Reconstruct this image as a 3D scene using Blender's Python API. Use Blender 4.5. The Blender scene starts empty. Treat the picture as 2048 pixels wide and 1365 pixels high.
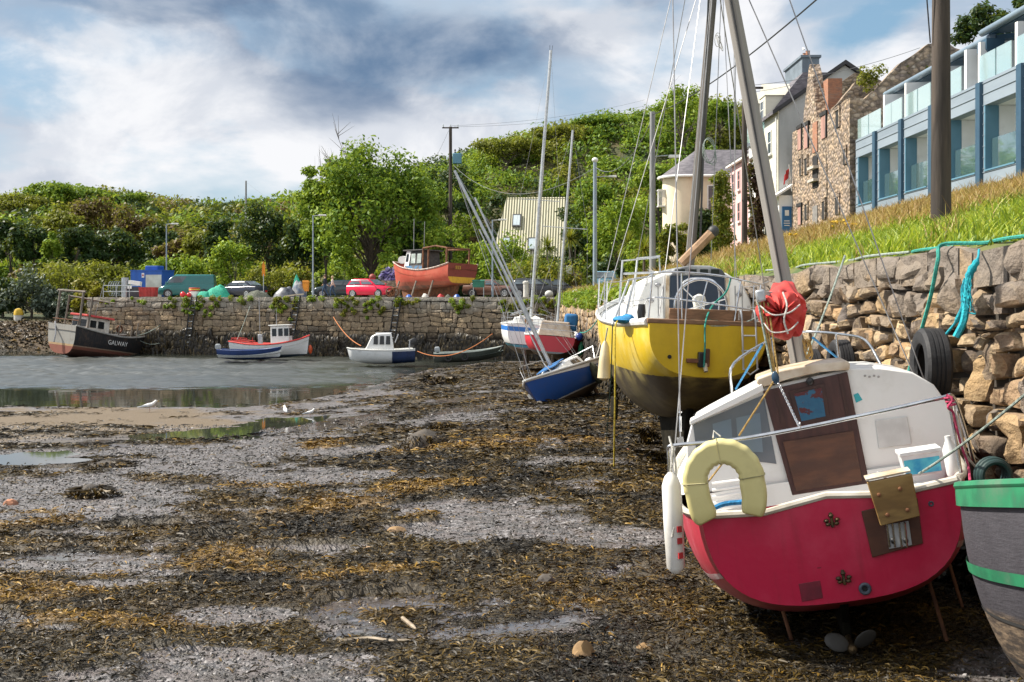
import bpy, bmesh, math, random
import numpy as np
from mathutils import Vector, Matrix
random.seed(7); rng = np.random.default_rng(7)
sc = bpy.context.scene; COL = sc.collection
R = math.radians; PI = math.pi
F, CX, HY, CZ = 2400.0, 1024.0, 600.0, 4.4        # focal length and horizon of the photograph in its own pixels; eye height above low water
def P(px, py, Y): return Vector(((px-CX)/F*Y, Y, CZ-(py-HY)/F*Y))   # survey: a sight line taken to a known distance
def lerp(a, b, t): return a+(b-a)*t
def U(a, b): return random.uniform(a, b)
# ---------------------------------------------------------------- noise
def _h(ix, iy, s):
    n = (ix.astype(np.int64)*374761393 + iy.astype(np.int64)*668265263 + s*1442695041) & 0x7fffffff
    n = ((n ^ (n >> 13))*1274126177) & 0x7fffffff
    return ((n ^ (n >> 16)) & 0xffff)/65535.0
def vnoise(x, y, s=0):
    x = np.asarray(x, float); y = np.asarray(y, float)
    ix = np.floor(x); iy = np.floor(y); fx = x-ix; fy = y-iy
    fx = fx*fx*(3-2*fx); fy = fy*fy*(3-2*fy)
    a = _h(ix, iy, s); b = _h(ix+1, iy, s); c = _h(ix, iy+1, s); d = _h(ix+1, iy+1, s)
    return (a*(1-fx)+b*fx)*(1-fy)+(c*(1-fx)+d*fx)*fy
def fbm(x, y, o=4, s=0):
    t = 0; a = .5; n = 0
    for i in range(o):
        t = t+a*vnoise(x, y, s+i*17); n += a; a *= .5; x = np.asarray(x)*2.03+11.7; y = np.asarray(y)*2.03+5.3
    return t/n
def sstep(a, b, x): t = np.clip((np.asarray(x, float)-a)/(b-a), 0, 1); return t*t*(3-2*t)
# ---------------------------------------------------------------- node helpers
def nd(t, typ, props=None, **ins):
    n = t.nodes.new(typ)
    for k, v in (props or {}).items(): setattr(n, k, v)
    for k, v in ins.items():
        k = int(k[1:]) if k[0] == 'i' and k[1:].isdigit() else k.replace('_', ' ')
        s = n.inputs[k]
        if isinstance(v, bpy.types.NodeSocket): t.links.new(v, s)
        else:
            if isinstance(v, (tuple, list)) and s.type == 'RGBA' and len(v) == 3: v = (*v, 1)
            s.default_value = v
    return n
def math_(t, op, a, b=0.0, c=0.0, clamp=False):
    return nd(t, 'ShaderNodeMath', {'operation': op, 'use_clamp': clamp}, i0=a, i1=b, i2=c).outputs[0]
def mix_(t, f, a, b, mode='MIX'):
    return nd(t, 'ShaderNodeMix', {'data_type': 'RGBA', 'blend_type': mode}, i0=f, i6=a, i7=b).outputs[2]
def ramp_(t, f, stops, interp='LINEAR'):
    n = nd(t, 'ShaderNodeValToRGB', None, i0=f); cr = n.color_ramp; cr.interpolation = interp
    while len(cr.elements) > max(len(stops), 1): cr.elements.remove(cr.elements[-1])
    while len(cr.elements) < len(stops): cr.elements.new(.5)
    for e, (p, c) in zip(cr.elements, stops):
        e.position = p; e.color = (*c, 1) if len(c) == 3 else c
    return n.outputs[0]
def noise_(t, vec, scale, detail=4, rough=.55):
    return nd(t, 'ShaderNodeTexNoise', None, Vector=vec, Scale=scale, Detail=detail, Roughness=rough).outputs[0]
def coords_(t, stretch=(1, 1, 1), kind='Object'):
    c = nd(t, 'ShaderNodeTexCoord').outputs[kind]
    return nd(t, 'ShaderNodeMapping', None, Vector=c, Scale=stretch).outputs[0] if tuple(stretch) != (1, 1, 1) else c
def sm_(t, a, b, x):
    return nd(t, 'ShaderNodeMapRange', {'interpolation_type': 'SMOOTHSTEP'}, Value=x, i1=a, i2=b).outputs[0]
def newmat(name):
    m = bpy.data.materials.new(name); m.use_nodes = True; t = m.node_tree; t.nodes.clear(); return m, t
def finish(t, col, rough=.6, metal=0., bump=None, bstr=.3, bdist=.02, spec=.5, **kw):
    b = nd(t, 'ShaderNodeBsdfPrincipled', None, Base_Color=col, Roughness=rough, Metallic=metal, **kw)
    b.inputs['Specular IOR Level'].default_value = spec
    if bump is not None:
        t.links.new(nd(t, 'ShaderNodeBump', None, Height=bump, Strength=bstr, Distance=bdist).outputs[0], b.inputs['Normal'])
    o = nd(t, 'ShaderNodeOutputMaterial', None, Surface=b.outputs[0]); return b
MC = {}
def mat(name, c1, c2=None, scale=4, rough=.6, metal=0., bump=0., bscale=30, stretch=(1, 1, 1), spec=.5, lo=.35, hi=.65, dirt=None, damt=.5, dscale=1.5, **kw):
    if name in MC: return MC[name]
    m, t = newmat(name); v = coords_(t, stretch)
    if c2 is None: c2 = tuple(x*.72 for x in c1)
    col = mix_(t, sm_(t, lo, hi, noise_(t, v, scale, 6)), c1, c2)
    if dirt: col = mix_(t, math_(t, 'MULTIPLY', sm_(t, .5, .75, noise_(t, v, dscale, 8, .65)), damt), col, dirt)
    b = noise_(t, v, bscale, 4) if bump else None
    rr = math_(t, 'ADD', math_(t, 'MULTIPLY', noise_(t, v, scale*2.3, 3), .25), rough-.12, clamp=True)
    finish(t, col, rr, metal, b, bump, .02, spec, **kw); MC[name] = m; return m
def bandmat(name, bands, grime=(.10, .085, .05), gz=None, gamt=.5, rough=.35, spec=.5, axis=2, wob=.01, streak=.25, fade=None):
    """paint in level bands (waterline, boot top, topsides) with weathering; bands = [(z from, colour), ...]"""
    m, t = newmat(name); v = coords_(t); z = nd(t, 'ShaderNodeSeparateXYZ', None, Vector=v).outputs[axis]
    zz = math_(t, 'ADD', z, math_(t, 'MULTIPLY', math_(t, 'SUBTRACT', noise_(t, v, 9, 4), .5), wob*2))
    z0 = bands[0][0]; z1 = bands[-1][0]+.5
    f = nd(t, 'ShaderNodeMapRange', None, Value=zz, i1=z0, i2=z1).outputs[0]
    col = ramp_(t, f, [((b[0]-z0)/(z1-z0), b[1]) for b in bands], 'CONSTANT')
    vs = coords_(t, (7, 7, .8))
    n1 = sm_(t, .48, .8, noise_(t, vs, 1.6, 8, .65)); n2 = sm_(t, .5, .78, noise_(t, v, 2.2, 8, .7))
    if fade: col = mix_(t, math_(t, 'MULTIPLY', sm_(t, .42, .62, noise_(t, v, 1.3, 7, .6)), fade[1]), col, fade[0])
    col = mix_(t, math_(t, 'MULTIPLY', n1, streak), col, grime)
    g = n2
    if gz: g = math_(t, 'MAXIMUM', math_(t, 'MULTIPLY', n2, .35), math_(t, 'MULTIPLY', sm_(t, gz[1], gz[0], math_(t, 'ADD', z, math_(t, 'MULTIPLY', noise_(t, v, 4, 6), .25))), 1.0))
    col = mix_(t, math_(t, 'MULTIPLY', g, gamt), col, grime)
    finish(t, col, math_(t, 'ADD', math_(t, 'MULTIPLY', n2, .3), rough), 0, noise_(t, v, 14, 5), .08, .02, spec); return m
# ---------------------------------------------------------------- mesh builder
class MB:
    def __init__(s): s.v = []; s.f = []; s.m = []
    def add(s, vs, fs, m=0, M=None):
        o = len(s.v)
        s.v += [tuple(M @ Vector(v)) for v in vs] if M is not None else [tuple(v) for v in vs]
        s.f += [tuple(i+o for i in f) for f in fs]; s.m += [m]*len(fs); return s
    def box(s, c, d, rot=None, m=0, M=None):
        x, y, z = [k/2 for k in d]
        vs = [Vector((a*x, b*y, e*z)) for a in (-1, 1) for b in (-1, 1) for e in (-1, 1)]
        if rot is not None:
            q = rot if isinstance(rot, Matrix) else Matrix.Rotation(rot, 3, 'Z'); vs = [q @ v for v in vs]
        vs = [v+Vector(c) for v in vs]
        return s.add(vs, [(0, 1, 3, 2), (4, 6, 7, 5), (0, 4, 5, 1), (2, 3, 7, 6), (0, 2, 6, 4), (1, 5, 7, 3)], m, M)
    def tube(s, pts, r, n=8, m=0, closed=False, caps=True, flat=None):
        pts = [Vector(p) for p in pts]; k = len(pts); rr = r if isinstance(r, (list, tuple)) else [r]*k
        rings = []; N = None
        for i, p in enumerate(pts):
            a = pts[(i-1) % k] if (closed or i > 0) else p; b = pts[(i+1) % k] if (closed or i < k-1) else p
            T = (b-a).normalized() if (b-a).length > 1e-9 else Vector((0, 0, 1))
            if N is None: N = T.orthogonal().normalized()
            N = (N-T*N.dot(T)); N = N.normalized() if N.length > 1e-6 else T.orthogonal().normalized(); B = T.cross(N)
            fy = flat or 1
            rings.append([p+(N*math.cos(2*PI*j/n)+B*math.sin(2*PI*j/n)*fy)*rr[i] for j in range(n)])
        return s.loft(rings, caps and not closed, m, closed)
    def loft(s, rings, caps=True, m=0, loop=False, wrap=True):
        n = len(rings[0]); vs = [p for r in rings for p in r]; fs = []; k = len(rings)
        for i in range(k if loop else k-1):
            a = i*n; b = ((i+1) % k)*n
            for j in range(n if wrap else n-1):
                j2 = (j+1) % n; fs.append((a+j, a+j2, b+j2, b+j))
        if caps: fs += [tuple(range(n))[::-1], tuple(range((k-1)*n, k*n))]
        return s.add(vs, fs, m)
    def lathe(s, prof, n=16, M=None, m=0):
        rings = [[Vector((r*math.cos(2*PI*j/n), r*math.sin(2*PI*j/n), z)) for j in range(n)] for r, z in prof]
        if M is not None: rings = [[M @ p for p in r] for r in rings]
        return s.loft(rings, True, m)
    def ball(s, c, r, m=0, nu=12, nv=8, M=None):
        r = (r, r, r) if not isinstance(r, (tuple, list, Vector)) else r; c = Vector(c); rings = []
        for i in range(nv+1):
            th = PI*i/nv; q = max(math.sin(th), .02)
            rings.append([c+Vector((r[0]*q*math.cos(2*PI*j/nu), r[1]*q*math.sin(2*PI*j/nu), -r[2]*math.cos(th))) for j in range(nu)])
        if M is not None: rings = [[M @ p for p in g] for g in rings]
        return s.loft(rings, True, m)
    def extr(s, poly, vec, m=0, M=None):
        a = [Vector(p) for p in poly]; v = Vector(vec); n = len(a)
        fs = [tuple(range(n))[::-1], tuple(range(n, 2*n))]+[(i, (i+1) % n, n+(i+1) % n, n+i) for i in range(n)]
        return s.add(a+[p+v for p in a], fs, m, M)
    def face(s, poly, m=0): return s.add([Vector(p) for p in poly], [tuple(range(len(poly)))], m)
    def grid(s, fn, nu, nv, m=0):
        vs = [fn(i/nu, j/nv) for i in range(nu+1) for j in range(nv+1)]
        return s.add(vs, [(i*(nv+1)+j, (i+1)*(nv+1)+j, (i+1)*(nv+1)+j+1, i*(nv+1)+j+1) for i in range(nu) for j in range(nv)], m)
    def torus(s, c, Rr, r, ax='Z', n=24, k=10, m=0, M=None):
        pts = []
        for i in range(n):
            a = 2*PI*i/n; q = (math.cos(a)*Rr, math.sin(a)*Rr, 0)
            q = {'Z': q, 'X': (0, q[0], q[1]), 'Y': (q[0], 0, q[1])}[ax]; q = Vector(q)+Vector(c); pts.append(M @ q if M is not None else q)
        return s.tube(pts, r, k, m, True)
    def build(s, name, mats, parent=None, smooth=40, bevel=0, bseg=2, fix=True, sub=0):
        me = bpy.data.meshes.new(name); me.from_pydata(s.v, [], s.f)
        for q in (mats if isinstance(mats, (list, tuple)) else [mats]): me.materials.append(q)
        me.polygons.foreach_set('material_index', s.m)
        if fix:
            b = bmesh.new(); b.from_mesh(me); bmesh.ops.recalc_face_normals(b, faces=b.faces); b.to_mesh(me); b.free()
        if smooth: me.shade_smooth(); me.set_sharp_from_angle(angle=R(smooth))
        o = bpy.data.objects.new(name, me); COL.objects.link(o); o.parent = parent
        if bevel:
            q = o.modifiers.new('bevel', 'BEVEL'); q.width = bevel; q.segments = bseg; q.limit_method = 'ANGLE'; q.angle_limit = R(38)
        if sub: q = o.modifiers.new('sub', 'SUBSURF'); q.levels = q.render_levels = sub
        return o
def npmesh(name, V, Q, mats, parent=None, attrs=None, smooth=False, mi=None):
    """fast mesh from arrays: V (n,3), Q (m,3 or 4)"""
    V = np.ascontiguousarray(V, np.float32).reshape(-1, 3); Q = np.ascontiguousarray(Q, np.int32); k = Q.shape[1]
    me = bpy.data.meshes.new(name); me.vertices.add(len(V)); me.vertices.foreach_set('co', V.ravel())
    me.loops.add(Q.size); me.loops.foreach_set('vertex_index', Q.ravel())
    me.polygons.add(len(Q)); me.polygons.foreach_set('loop_start', np.arange(len(Q), dtype=np.int32)*k)
    me.update(calc_edges=True)
    for q in (mats if isinstance(mats, (list, tuple)) else [mats]): me.materials.append(q)
    if mi is not None: me.polygons.foreach_set('material_index', np.asarray(mi, np.int32))
    for a, d in (attrs or {}).items():
        at = me.attributes.new(a, 'FLOAT', 'POINT'); at.data.foreach_set('value', np.asarray(d, np.float32))
    if smooth: me.shade_smooth()
    me.update(); o = bpy.data.objects.new(name, me); COL.objects.link(o); o.parent = parent; return o
def tag(o, label=None, cat=None, group=None, kind=None):
    for k, v in (('label', label), ('category', cat), ('group', group), ('kind', kind)):
        if v: o[k] = v
    return o
def thing(name, label, cat, M=None, group=None):
    o = bpy.data.objects.new(name, None); COL.objects.link(o); o.empty_display_size = .2
    if M is not None: o.matrix_world = M if isinstance(M, Matrix) else Matrix.Translation(M)
    return tag(o, label, cat, group)
def copy_tree(o, parent=None):
    c = o.copy(); COL.objects.link(c)
    if parent: c.parent = parent
    for ch in list(o.children): copy_tree(ch, c)
    return c
def frame(loc, yaw=0, heel=0, pitch=0):
    """x starboard, y forward, z up; yaw turns left, heel > 0 lifts starboard, pitch > 0 lifts the bow"""
    return Matrix.Translation(loc) @ Matrix.Rotation(yaw, 4, 'Z') @ Matrix.Rotation(pitch, 4, 'X') @ Matrix.Rotation(-heel, 4, 'Y')
CAM = Vector((0, 0, CZ))
def on_plane(M, px, py, ax, val):
    """where the sight line through a photo pixel meets the plane local[ax] = val of frame M (local coordinates)"""
    I = M.inverted(); o = I @ CAM; d = I.to_3x3() @ Vector(((px-CX)/F, 1, -(py-HY)/F)); return o+d*((val-o[ax])/d[ax])
def sag(p, q, s, n=12):
    p = Vector(p); q = Vector(q); return [p.lerp(q, i/n)-Vector((0, 0, s*4*(i/n)*(1-i/n))) for i in range(n+1)]
def rope(label, pts, r, m, name='mooring_rope', cat='rope', group=None, n=6):
    return tag(MB().tube(pts, r, n).build(name, m), label, cat, group)
def smooth_pts(pts, k=6):
    """Catmull-Rom through points"""
    pts = [Vector(p) for p in pts]; out = []; q = [pts[0]*2-pts[1]]+pts+[pts[-1]*2-pts[-2]]
    for i in range(1, len(q)-2):
        for j in range(k):
            t = j/k; a, b, c, d = q[i-1:i+3]
            out.append(.5*((2*b)+(c-a)*t+(2*a-5*b+4*c-d)*t*t+(3*b-a-3*c+d)*t**3))
    return out+[pts[-1]]
# ================================================================ camera, sun, sky
cam = bpy.data.cameras.new('camera'); co = bpy.data.objects.new('camera', cam); COL.objects.link(co)
co.location = CAM; co.rotation_euler = (R(90), 0, 0); cam.sensor_width = 36; cam.lens = F/2048*36
cam.shift_y = -(682.5-HY)/2048; cam.clip_start = .05; cam.clip_end = 3000; sc.camera = co
SAZ, SEL = R(13), R(46)                                    # sun: on the left, a little beyond the boats
sd = Vector((-math.cos(SEL)*math.cos(SAZ), math.cos(SEL)*math.sin(SAZ), math.sin(SEL)))
sl = bpy.data.lights.new('sun', 'SUN'); sl.energy = 5.0; sl.angle = R(.55); sl.color = (1, .93, .82)
so = bpy.data.objects.new('sun', sl); COL.objects.link(so); so.rotation_euler = sd.to_track_quat('Z', 'Y').to_euler(); so.location = (-30, 20, 40)
sc.view_settings.view_transform = 'Standard'; sc.view_settings.look = 'None'; sc.view_settings.gamma = 1; sc.view_settings.exposure = .86
w = bpy.data.worlds.new('World'); sc.world = w; w.use_nodes = True; t = w.node_tree; t.nodes.clear()
sky = nd(t, 'ShaderNodeTexSky', {'sky_type': 'NISHITA', 'sun_disc': False, 'sun_elevation': SEL, 'sun_rotation': math.atan2(sd.x, sd.y), 'air_density': 1.0, 'dust_density': 1.2, 'ozone_density': 2.5})
g = nd(t, 'ShaderNodeTexCoord').outputs['Generated']
sx = nd(t, 'ShaderNodeSeparateXYZ', None, Vector=g)
zc = math_(t, 'ADD', math_(t, 'MAXIMUM', sx.outputs[2], 0), .30)          # clouds lie on a layer: they flatten towards the horizon
fl = nd(t, 'ShaderNodeCombineXYZ', None, X=math_(t, 'DIVIDE', sx.outputs[0], zc), Y=math_(t, 'DIVIDE', sx.outputs[1], zc), Z=math_(t, 'MULTIPLY', sx.outputs[2], 1.2)).outputs[0]
wob = nd(t, 'ShaderNodeTexNoise', None, Vector=fl, Scale=1.7, Detail=8, Roughness=.55)
n1 = nd(t, 'ShaderNodeTexNoise', None, Vector=fl, Scale=1.7, Detail=10, Roughness=.56, Distortion=.1).outputs[0]
gp = nd(t, 'ShaderNodeMapping', None, Vector=g, Scale=(1, 1, 1.7)).outputs[0]
n2 = nd(t, 'ShaderNodeTexNoise', None, Vector=gp, Scale=6.5, Detail=11, Roughness=.57, Distortion=.35).outputs[0]
dv = nd(t, 'ShaderNodeVectorMath', {'operation': 'MULTIPLY_ADD'}, i0=wob.outputs[1], i1=(.26, .26, .15), i2=g).outputs[0]
dv = nd(t, 'ShaderNodeVectorMath', {'operation': 'SUBTRACT'}, i0=dv, i1=(.13, .13, .075)).outputs[0]
def blob(px, py, rx, rz, soft=.55):                        # a cloud in a given direction of the sky
    d = Vector(((px-CX)/F, 1, (HY-py)/F)).normalized()
    q = nd(t, 'ShaderNodeVectorMath', {'operation': 'SUBTRACT'}, i0=dv, i1=d).outputs[0]
    q = nd(t, 'ShaderNodeVectorMath', {'operation': 'MULTIPLY'}, i0=q, i1=(1/(rx/F), 1.5, 1/(rz/F))).outputs[0]
    return sm_(t, 1+soft, 1-soft, nd(t, 'ShaderNodeVectorMath', {'operation': 'LENGTH'}, i0=q).outputs[1])
def blobs(L):
    r = None
    for b in L:
        s = math_(t, 'MULTIPLY', blob(*b[:4]), b[4]); r = s if r is None else math_(t, 'MAXIMUM', r, s)
    return r
K = 10.0
dark = blobs([(830, 70, 300, 120, 1), (1000, 130, 120, 70, .8), (330, 5, 320, 45, .8), (560, -10, 250, 60, .9), (1230, 40, 120, 60, .55), (120, 60, 160, 40, .35), (1000, -300, 900, 180, .5)])
blue = blobs([(30, 175, 130, 50, .7), (20, 290, 90, 34, .35), (250, 90, 170, 40, .5), (1780, 60, 110, 70, .9), (1650, 20, 70, 40, .6), (600, 60, 60, 40, .6), (1150, 190, 90, 60, .4), (-900, -600, 700, 500, .9), (2600, -700, 700, 500, .8)])
white = blobs([(450, 190, 330, 60, .8), (700, 260, 330, 60, .9), (1200, 90, 90, 110, .7), (1420, 120, 180, 120, .6), (190, 280, 50, 60, .9), (60, 335, 70, 40, .8), (480, 370, 60, 30, .7), (620, 335, 620, 50, .85), (250, 300, 240, 40, .6), (1650, 130, 150, 90, .8), (1300, 200, 160, 60, .5)])
skyc = mix_(t, .42, sky.outputs[0], (.34*K, .60*K, .80*K))
cov = math_(t, 'ADD', sm_(t, .34, .56, n1), math_(t, 'MULTIPLY', white, .5), clamp=True)
cov = math_(t, 'MULTIPLY', cov, math_(t, 'SUBTRACT', 1, math_(t, 'MULTIPLY', blue, math_(t, 'SUBTRACT', 1.15, sm_(t, .42, .62, n2))), clamp=True), clamp=True)
cov = math_(t, 'MAXIMUM', cov, math_(t, 'MULTIPLY', dark, .97))
lit = mix_(t, sm_(t, .41, .57, n2), (.50*K, .55*K, .64*K), (.86*K, .865*K, .89*K))
lit = mix_(t, math_(t, 'MULTIPLY', white, .5), lit, (.85*K, .86*K, .885*K))
shade = mix_(t, sm_(t, .36, .66, n2), (.11*K, .19*K, .32*K), (.26*K, .34*K, .46*K))
cl = mix_(t, math_(t, 'MULTIPLY', dark, math_(t, 'ADD', .78, math_(t, 'MULTIPLY', sm_(t, .62, .38, n2), .22))), lit, shade)
out = mix_(t, cov, skyc, cl)
# unseen bright cumulus added behind the camera as fill for the shaded sides
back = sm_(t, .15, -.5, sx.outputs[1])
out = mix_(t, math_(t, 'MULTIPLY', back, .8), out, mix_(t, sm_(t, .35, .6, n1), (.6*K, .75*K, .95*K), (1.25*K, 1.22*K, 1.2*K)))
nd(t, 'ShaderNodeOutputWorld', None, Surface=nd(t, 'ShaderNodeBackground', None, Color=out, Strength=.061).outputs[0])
sc.cycles.max_bounces = 6; sc.cycles.transparent_max_bounces = 8; sc.cycles.caustics_reflective = False; sc.cycles.caustics_refractive = False
# ================================================================ the harbour bed, water
_yl = [-30, 0, 8, 17, 30, 40, 50, 60, 80, 140]; _zl = [2.3, 2.15, 1.95, 1.55, .72, .22, -.02, -.35, -.7, -1.2]
_yr = [-30, 0, 8, 17, 38, 60, 80, 92, 140]; _zr = [2.3, 2.15, 1.97, 1.78, 1.12, .5, .10, -.12, -.6]
def ground_base(X, Y):
    X = np.asarray(X, float); Y = np.asarray(Y, float)
    a = np.interp(Y, _yl, _zl); b = np.interp(Y, _yr, _zr)
    s = sstep(0, 1, (X+Y*.23)/(Y*.22+1.5)); z = a*(1-s)+b*s
    bank = sstep(-38, -47, X+.10*(Y-110)+2*fbm(X*.1, Y*.1, 3, 5))*sstep(96, 108, Y)      # weedy bank at the far left
    return z+bank*2.3
def gpix(px, py):
    Y = 3.0
    while Y < 130:
        if CZ-(py-HY)/F*Y <= float(ground_base((px-CX)/F*Y, Y)): break
        Y *= 1.01
    return (px-CX)/F*Y, Y
def patch(X, Y, px, py, rx, ry, ns=1.0):
    x0, y0 = gpix(px, py); _, y1 = gpix(px, py-ry); _, y2 = gpix(px, py+ry); q = max((y1-y2)/2, .2)
    d = np.sqrt(((X-x0)/(rx/F*y0))**2+((Y-y0)/q)**2)+ns*(fbm(X*.9, Y*.9, 4, 31)-.5)
    return sstep(1.15, .8, d)
BARE = [(150, 940, 520, 75), (330, 850, 330, 40), (60, 850, 420, 45), (560, 800, 240, 45), (640, 850, 190, 35), (80, 1000, 120, 45, .8), (980, 1235, 330, 62), (1000, 1020, 200, 40, .95), (1100, 1085, 260, 30, .8), (1170, 985, 160, 28, .7), (640, 960, 140, 14, .8), (130, 1130, 190, 24, .85), (330, 1065, 210, 14, .75), (470, 1235, 120, 20, .7), (300, 1340, 330, 40, .75), (950, 800, 130, 22, .85), (930, 830, 200, 10, .75), (800, 900, 120, 8, .7), (860, 855, 130, 9, .7), (1130, 930, 120, 10, .7), (700, 1350, 420, 40, .7), (1250, 1160, 150, 24, .7), (620, 1110, 150, 12, .7), (900, 1060, 150, 12, .8), (250, 1175, 120, 10, .7), (680, 1005, 120, 9, .7)]
GOLD = [(680, 1020, 110, 22), (880, 1030, 130, 20), (180, 1140, 110, 18), (420, 1135, 120, 22), (90, 1040, 130, 26), (660, 895, 60, 7), (60, 1200, 140, 30), (540, 1150, 100, 10), (800, 985, 140, 14), (640, 965, 160, 12), (250, 980, 60, 8), (700, 1165, 120, 10), (1150, 1210, 70, 10), (300, 1250, 200, 16), (100, 1260, 120, 20), (1000, 890, 180, 10)]
WET = [(980, 1225, 300, 50), (800, 1275, 160, 22), (60, 925, 140, 14), (1120, 1215, 180, 26), (300, 880, 200, 14), (680, 845, 160, 14), (960, 800, 140, 20), (150, 1110, 160, 16), (620, 770, 200, 20), (500, 1085, 140, 10), (880, 765, 200, 8), (330, 1060, 120, 8)]
def masks(X, Y):
    bare = np.zeros_like(X)
    for b in BARE: bare = np.maximum(bare, patch(X, Y, *b[:4])*(b[4] if len(b) > 4 else 1))
    n = fbm(X*.55+.25*Y, Y*.62, 5, 3); n2 = fbm(X*2.1, Y*2.1, 4, 9)
    weed = sstep(.40, .52, n+.46*(n2-.5)+.175-bare*.39)
    weed = weed*sstep(-.05, .12, ground_base(X, Y))
    weed = np.maximum(weed, sstep(95, 100, Y)*sstep(-30, -36, X))
    gold = np.zeros_like(X)
    for b in GOLD: gold = np.maximum(gold, patch(X, Y, *b, 1.4))
    gold = np.clip((gold*1.25+.2*sstep(.5, .66, fbm(X*.33+9, Y*.5, 4, 61)))*sstep(.3, .6, n2)*1.3, 0, 1)
    wet = np.zeros_like(X)
    for b in WET: wet = np.maximum(wet, patch(X, Y, *b, 1.2))
    sand = np.maximum(patch(X, Y, 60, 850, 400, 36), patch(X, Y, 250, 835, 200, 20))
    lump = fbm(X*.8+3, Y*.8, 4, 21)
    z = ground_base(X, Y)+weed*(.008+.10*sstep(.42, .85, lump)*sstep(4, 9, Y)+.04*(n2-.4))+.03*(n2-.5)*(1-wet)
    z = np.where(wet > .5, np.minimum(z, ground_base(X, Y)-.01+.015*(n2-.5)), z)
    return z, weed, gold, wet, sand
na, ny = 560, 430
aa = np.linspace(-.95, .46, na); yy = np.concatenate([np.linspace(-14, 3.5, 20)[:-1], np.geomspace(3.5, 125, ny-19)])
A, YY = np.meshgrid(aa, yy); XX = A*(np.maximum(YY, 0)+9); XX = np.minimum(XX, 4.6)
Zg, weed, gold, wet, sand = masks(XX, YY)
m, t = newmat('wet_shore'); v = coords_(t)
at = lambda n: nd(t, 'ShaderNodeAttribute', {'attribute_name': n}).outputs['Fac']
vor = nd(t, 'ShaderNodeTexVoronoi', {'feature': 'F1'}, Vector=v, Scale=26.0)
peb = nd(t, 'ShaderNodeTexVoronoi', {'feature': 'F1'}, Vector=v, Scale=13.0)
n_a = noise_(t, v, 5, 8, .6); n_b = noise_(t, v, 38, 5, .65); n_c = noise_(t, v, .7, 5)
rnd = nd(t, 'ShaderNodeSeparateColor', None, Color=vor.outputs['Color']).outputs[0]
gravel = mix_(t, rnd, (.018, .017, .018), (.215, .20, .20))
gravel = mix_(t, sm_(t, .5, .75, n_b), gravel, (.25, .23, .22))
pr2 = nd(t, 'ShaderNodeSeparateColor', None, Color=peb.outputs['Color']).outputs[0]; gravel = mix_(t, math_(t, 'MULTIPLY', sm_(t, .55, .75, pr2), .75), gravel, (.016, .015, .016)); gravel = mix_(t, math_(t, 'MULTIPLY', sm_(t, .18, .08, pr2), .6), gravel, (.36, .34, .34))
mud = mix_(t, n_a, (.085, .070, .066), (.18, .152, .143))
bed = mix_(t, sm_(t, .40, .58, n_a), mud, gravel)
bed = mix_(t, math_(t, 'MULTIPLY', sm_(t, .48, .66, noise_(t, v, 1.7, 7, .65)), .75), bed, (.035, .030, .024)); bed = mix_(t, at('sand'), bed, mix_(t, n_b, (.075, .052, .028), (.17, .125, .075)))
wd = mix_(t, n_b, (.010, .009, .006), (.055, .040, .018))
wd = mix_(t, math_(t, 'MULTIPLY', at('gold'), n_b), wd, (.22, .12, .018))
wmask = sm_(t, .38, .62, math_(t, 'ADD', at('weed'), math_(t, 'MULTIPLY', math_(t, 'SUBTRACT', n_b, .5), .5)))
col = mix_(t, wmask, bed, wd)
wt = at('wet'); pool = math_(t, 'MULTIPLY', sm_(t, .40, .56, math_(t, 'ADD', noise_(t, v, 2.6, 6, .6), math_(t, 'MULTIPLY', math_(t, 'SUBTRACT', wt, .5), .35))), math_(t, 'MULTIPLY', wt, math_(t, 'SUBTRACT', 1, wmask)))
col = mix_(t, math_(t, 'MULTIPLY', pool, .55), col, (.07, .06, .055))
rough = math_(t, 'ADD', .25, math_(t, 'MULTIPLY', n_b, .35)); rough = nd(t, 'ShaderNodeMix', {'data_type': 'FLOAT'}, i0=pool, i2=rough, i3=.06).outputs[0]
hgt = math_(t, 'ADD', math_(t, 'MULTIPLY', vor.outputs['Distance'], -.55), math_(t, 'ADD', math_(t, 'MULTIPLY', n_b, .8), math_(t, 'MULTIPLY', n_a, .6)))
hgt = math_(t, 'MULTIPLY', hgt, math_(t, 'SUBTRACT', 1, math_(t, 'MULTIPLY', pool, .97)))
rough = math_(t, 'ADD', rough, math_(t, 'MULTIPLY', math_(t, 'MAXIMUM', wmask, math_(t, 'MULTIPLY', at('sand'), 1.8)), .22)); b = finish(t, col, rough, 0, hgt, .8, .035, .6)
SHORE = m
idx = np.arange(len(yy)*na).reshape(len(yy), na)
Q = np.stack([idx[:-1, :-1], idx[:-1, 1:], idx[1:, 1:], idx[1:, :-1]], -1).reshape(-1, 4)
keep = (XX.ravel()[Q].max(1)-XX.ravel()[Q].min(1)) > 1e-5
tag(npmesh('shore', np.stack([XX, YY, Zg], -1), Q[keep], SHORE, attrs=dict(weed=weed.ravel(), gold=gold.ravel(), wet=wet.ravel(), sand=sand.ravel()), smooth=True), kind='structure')
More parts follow.
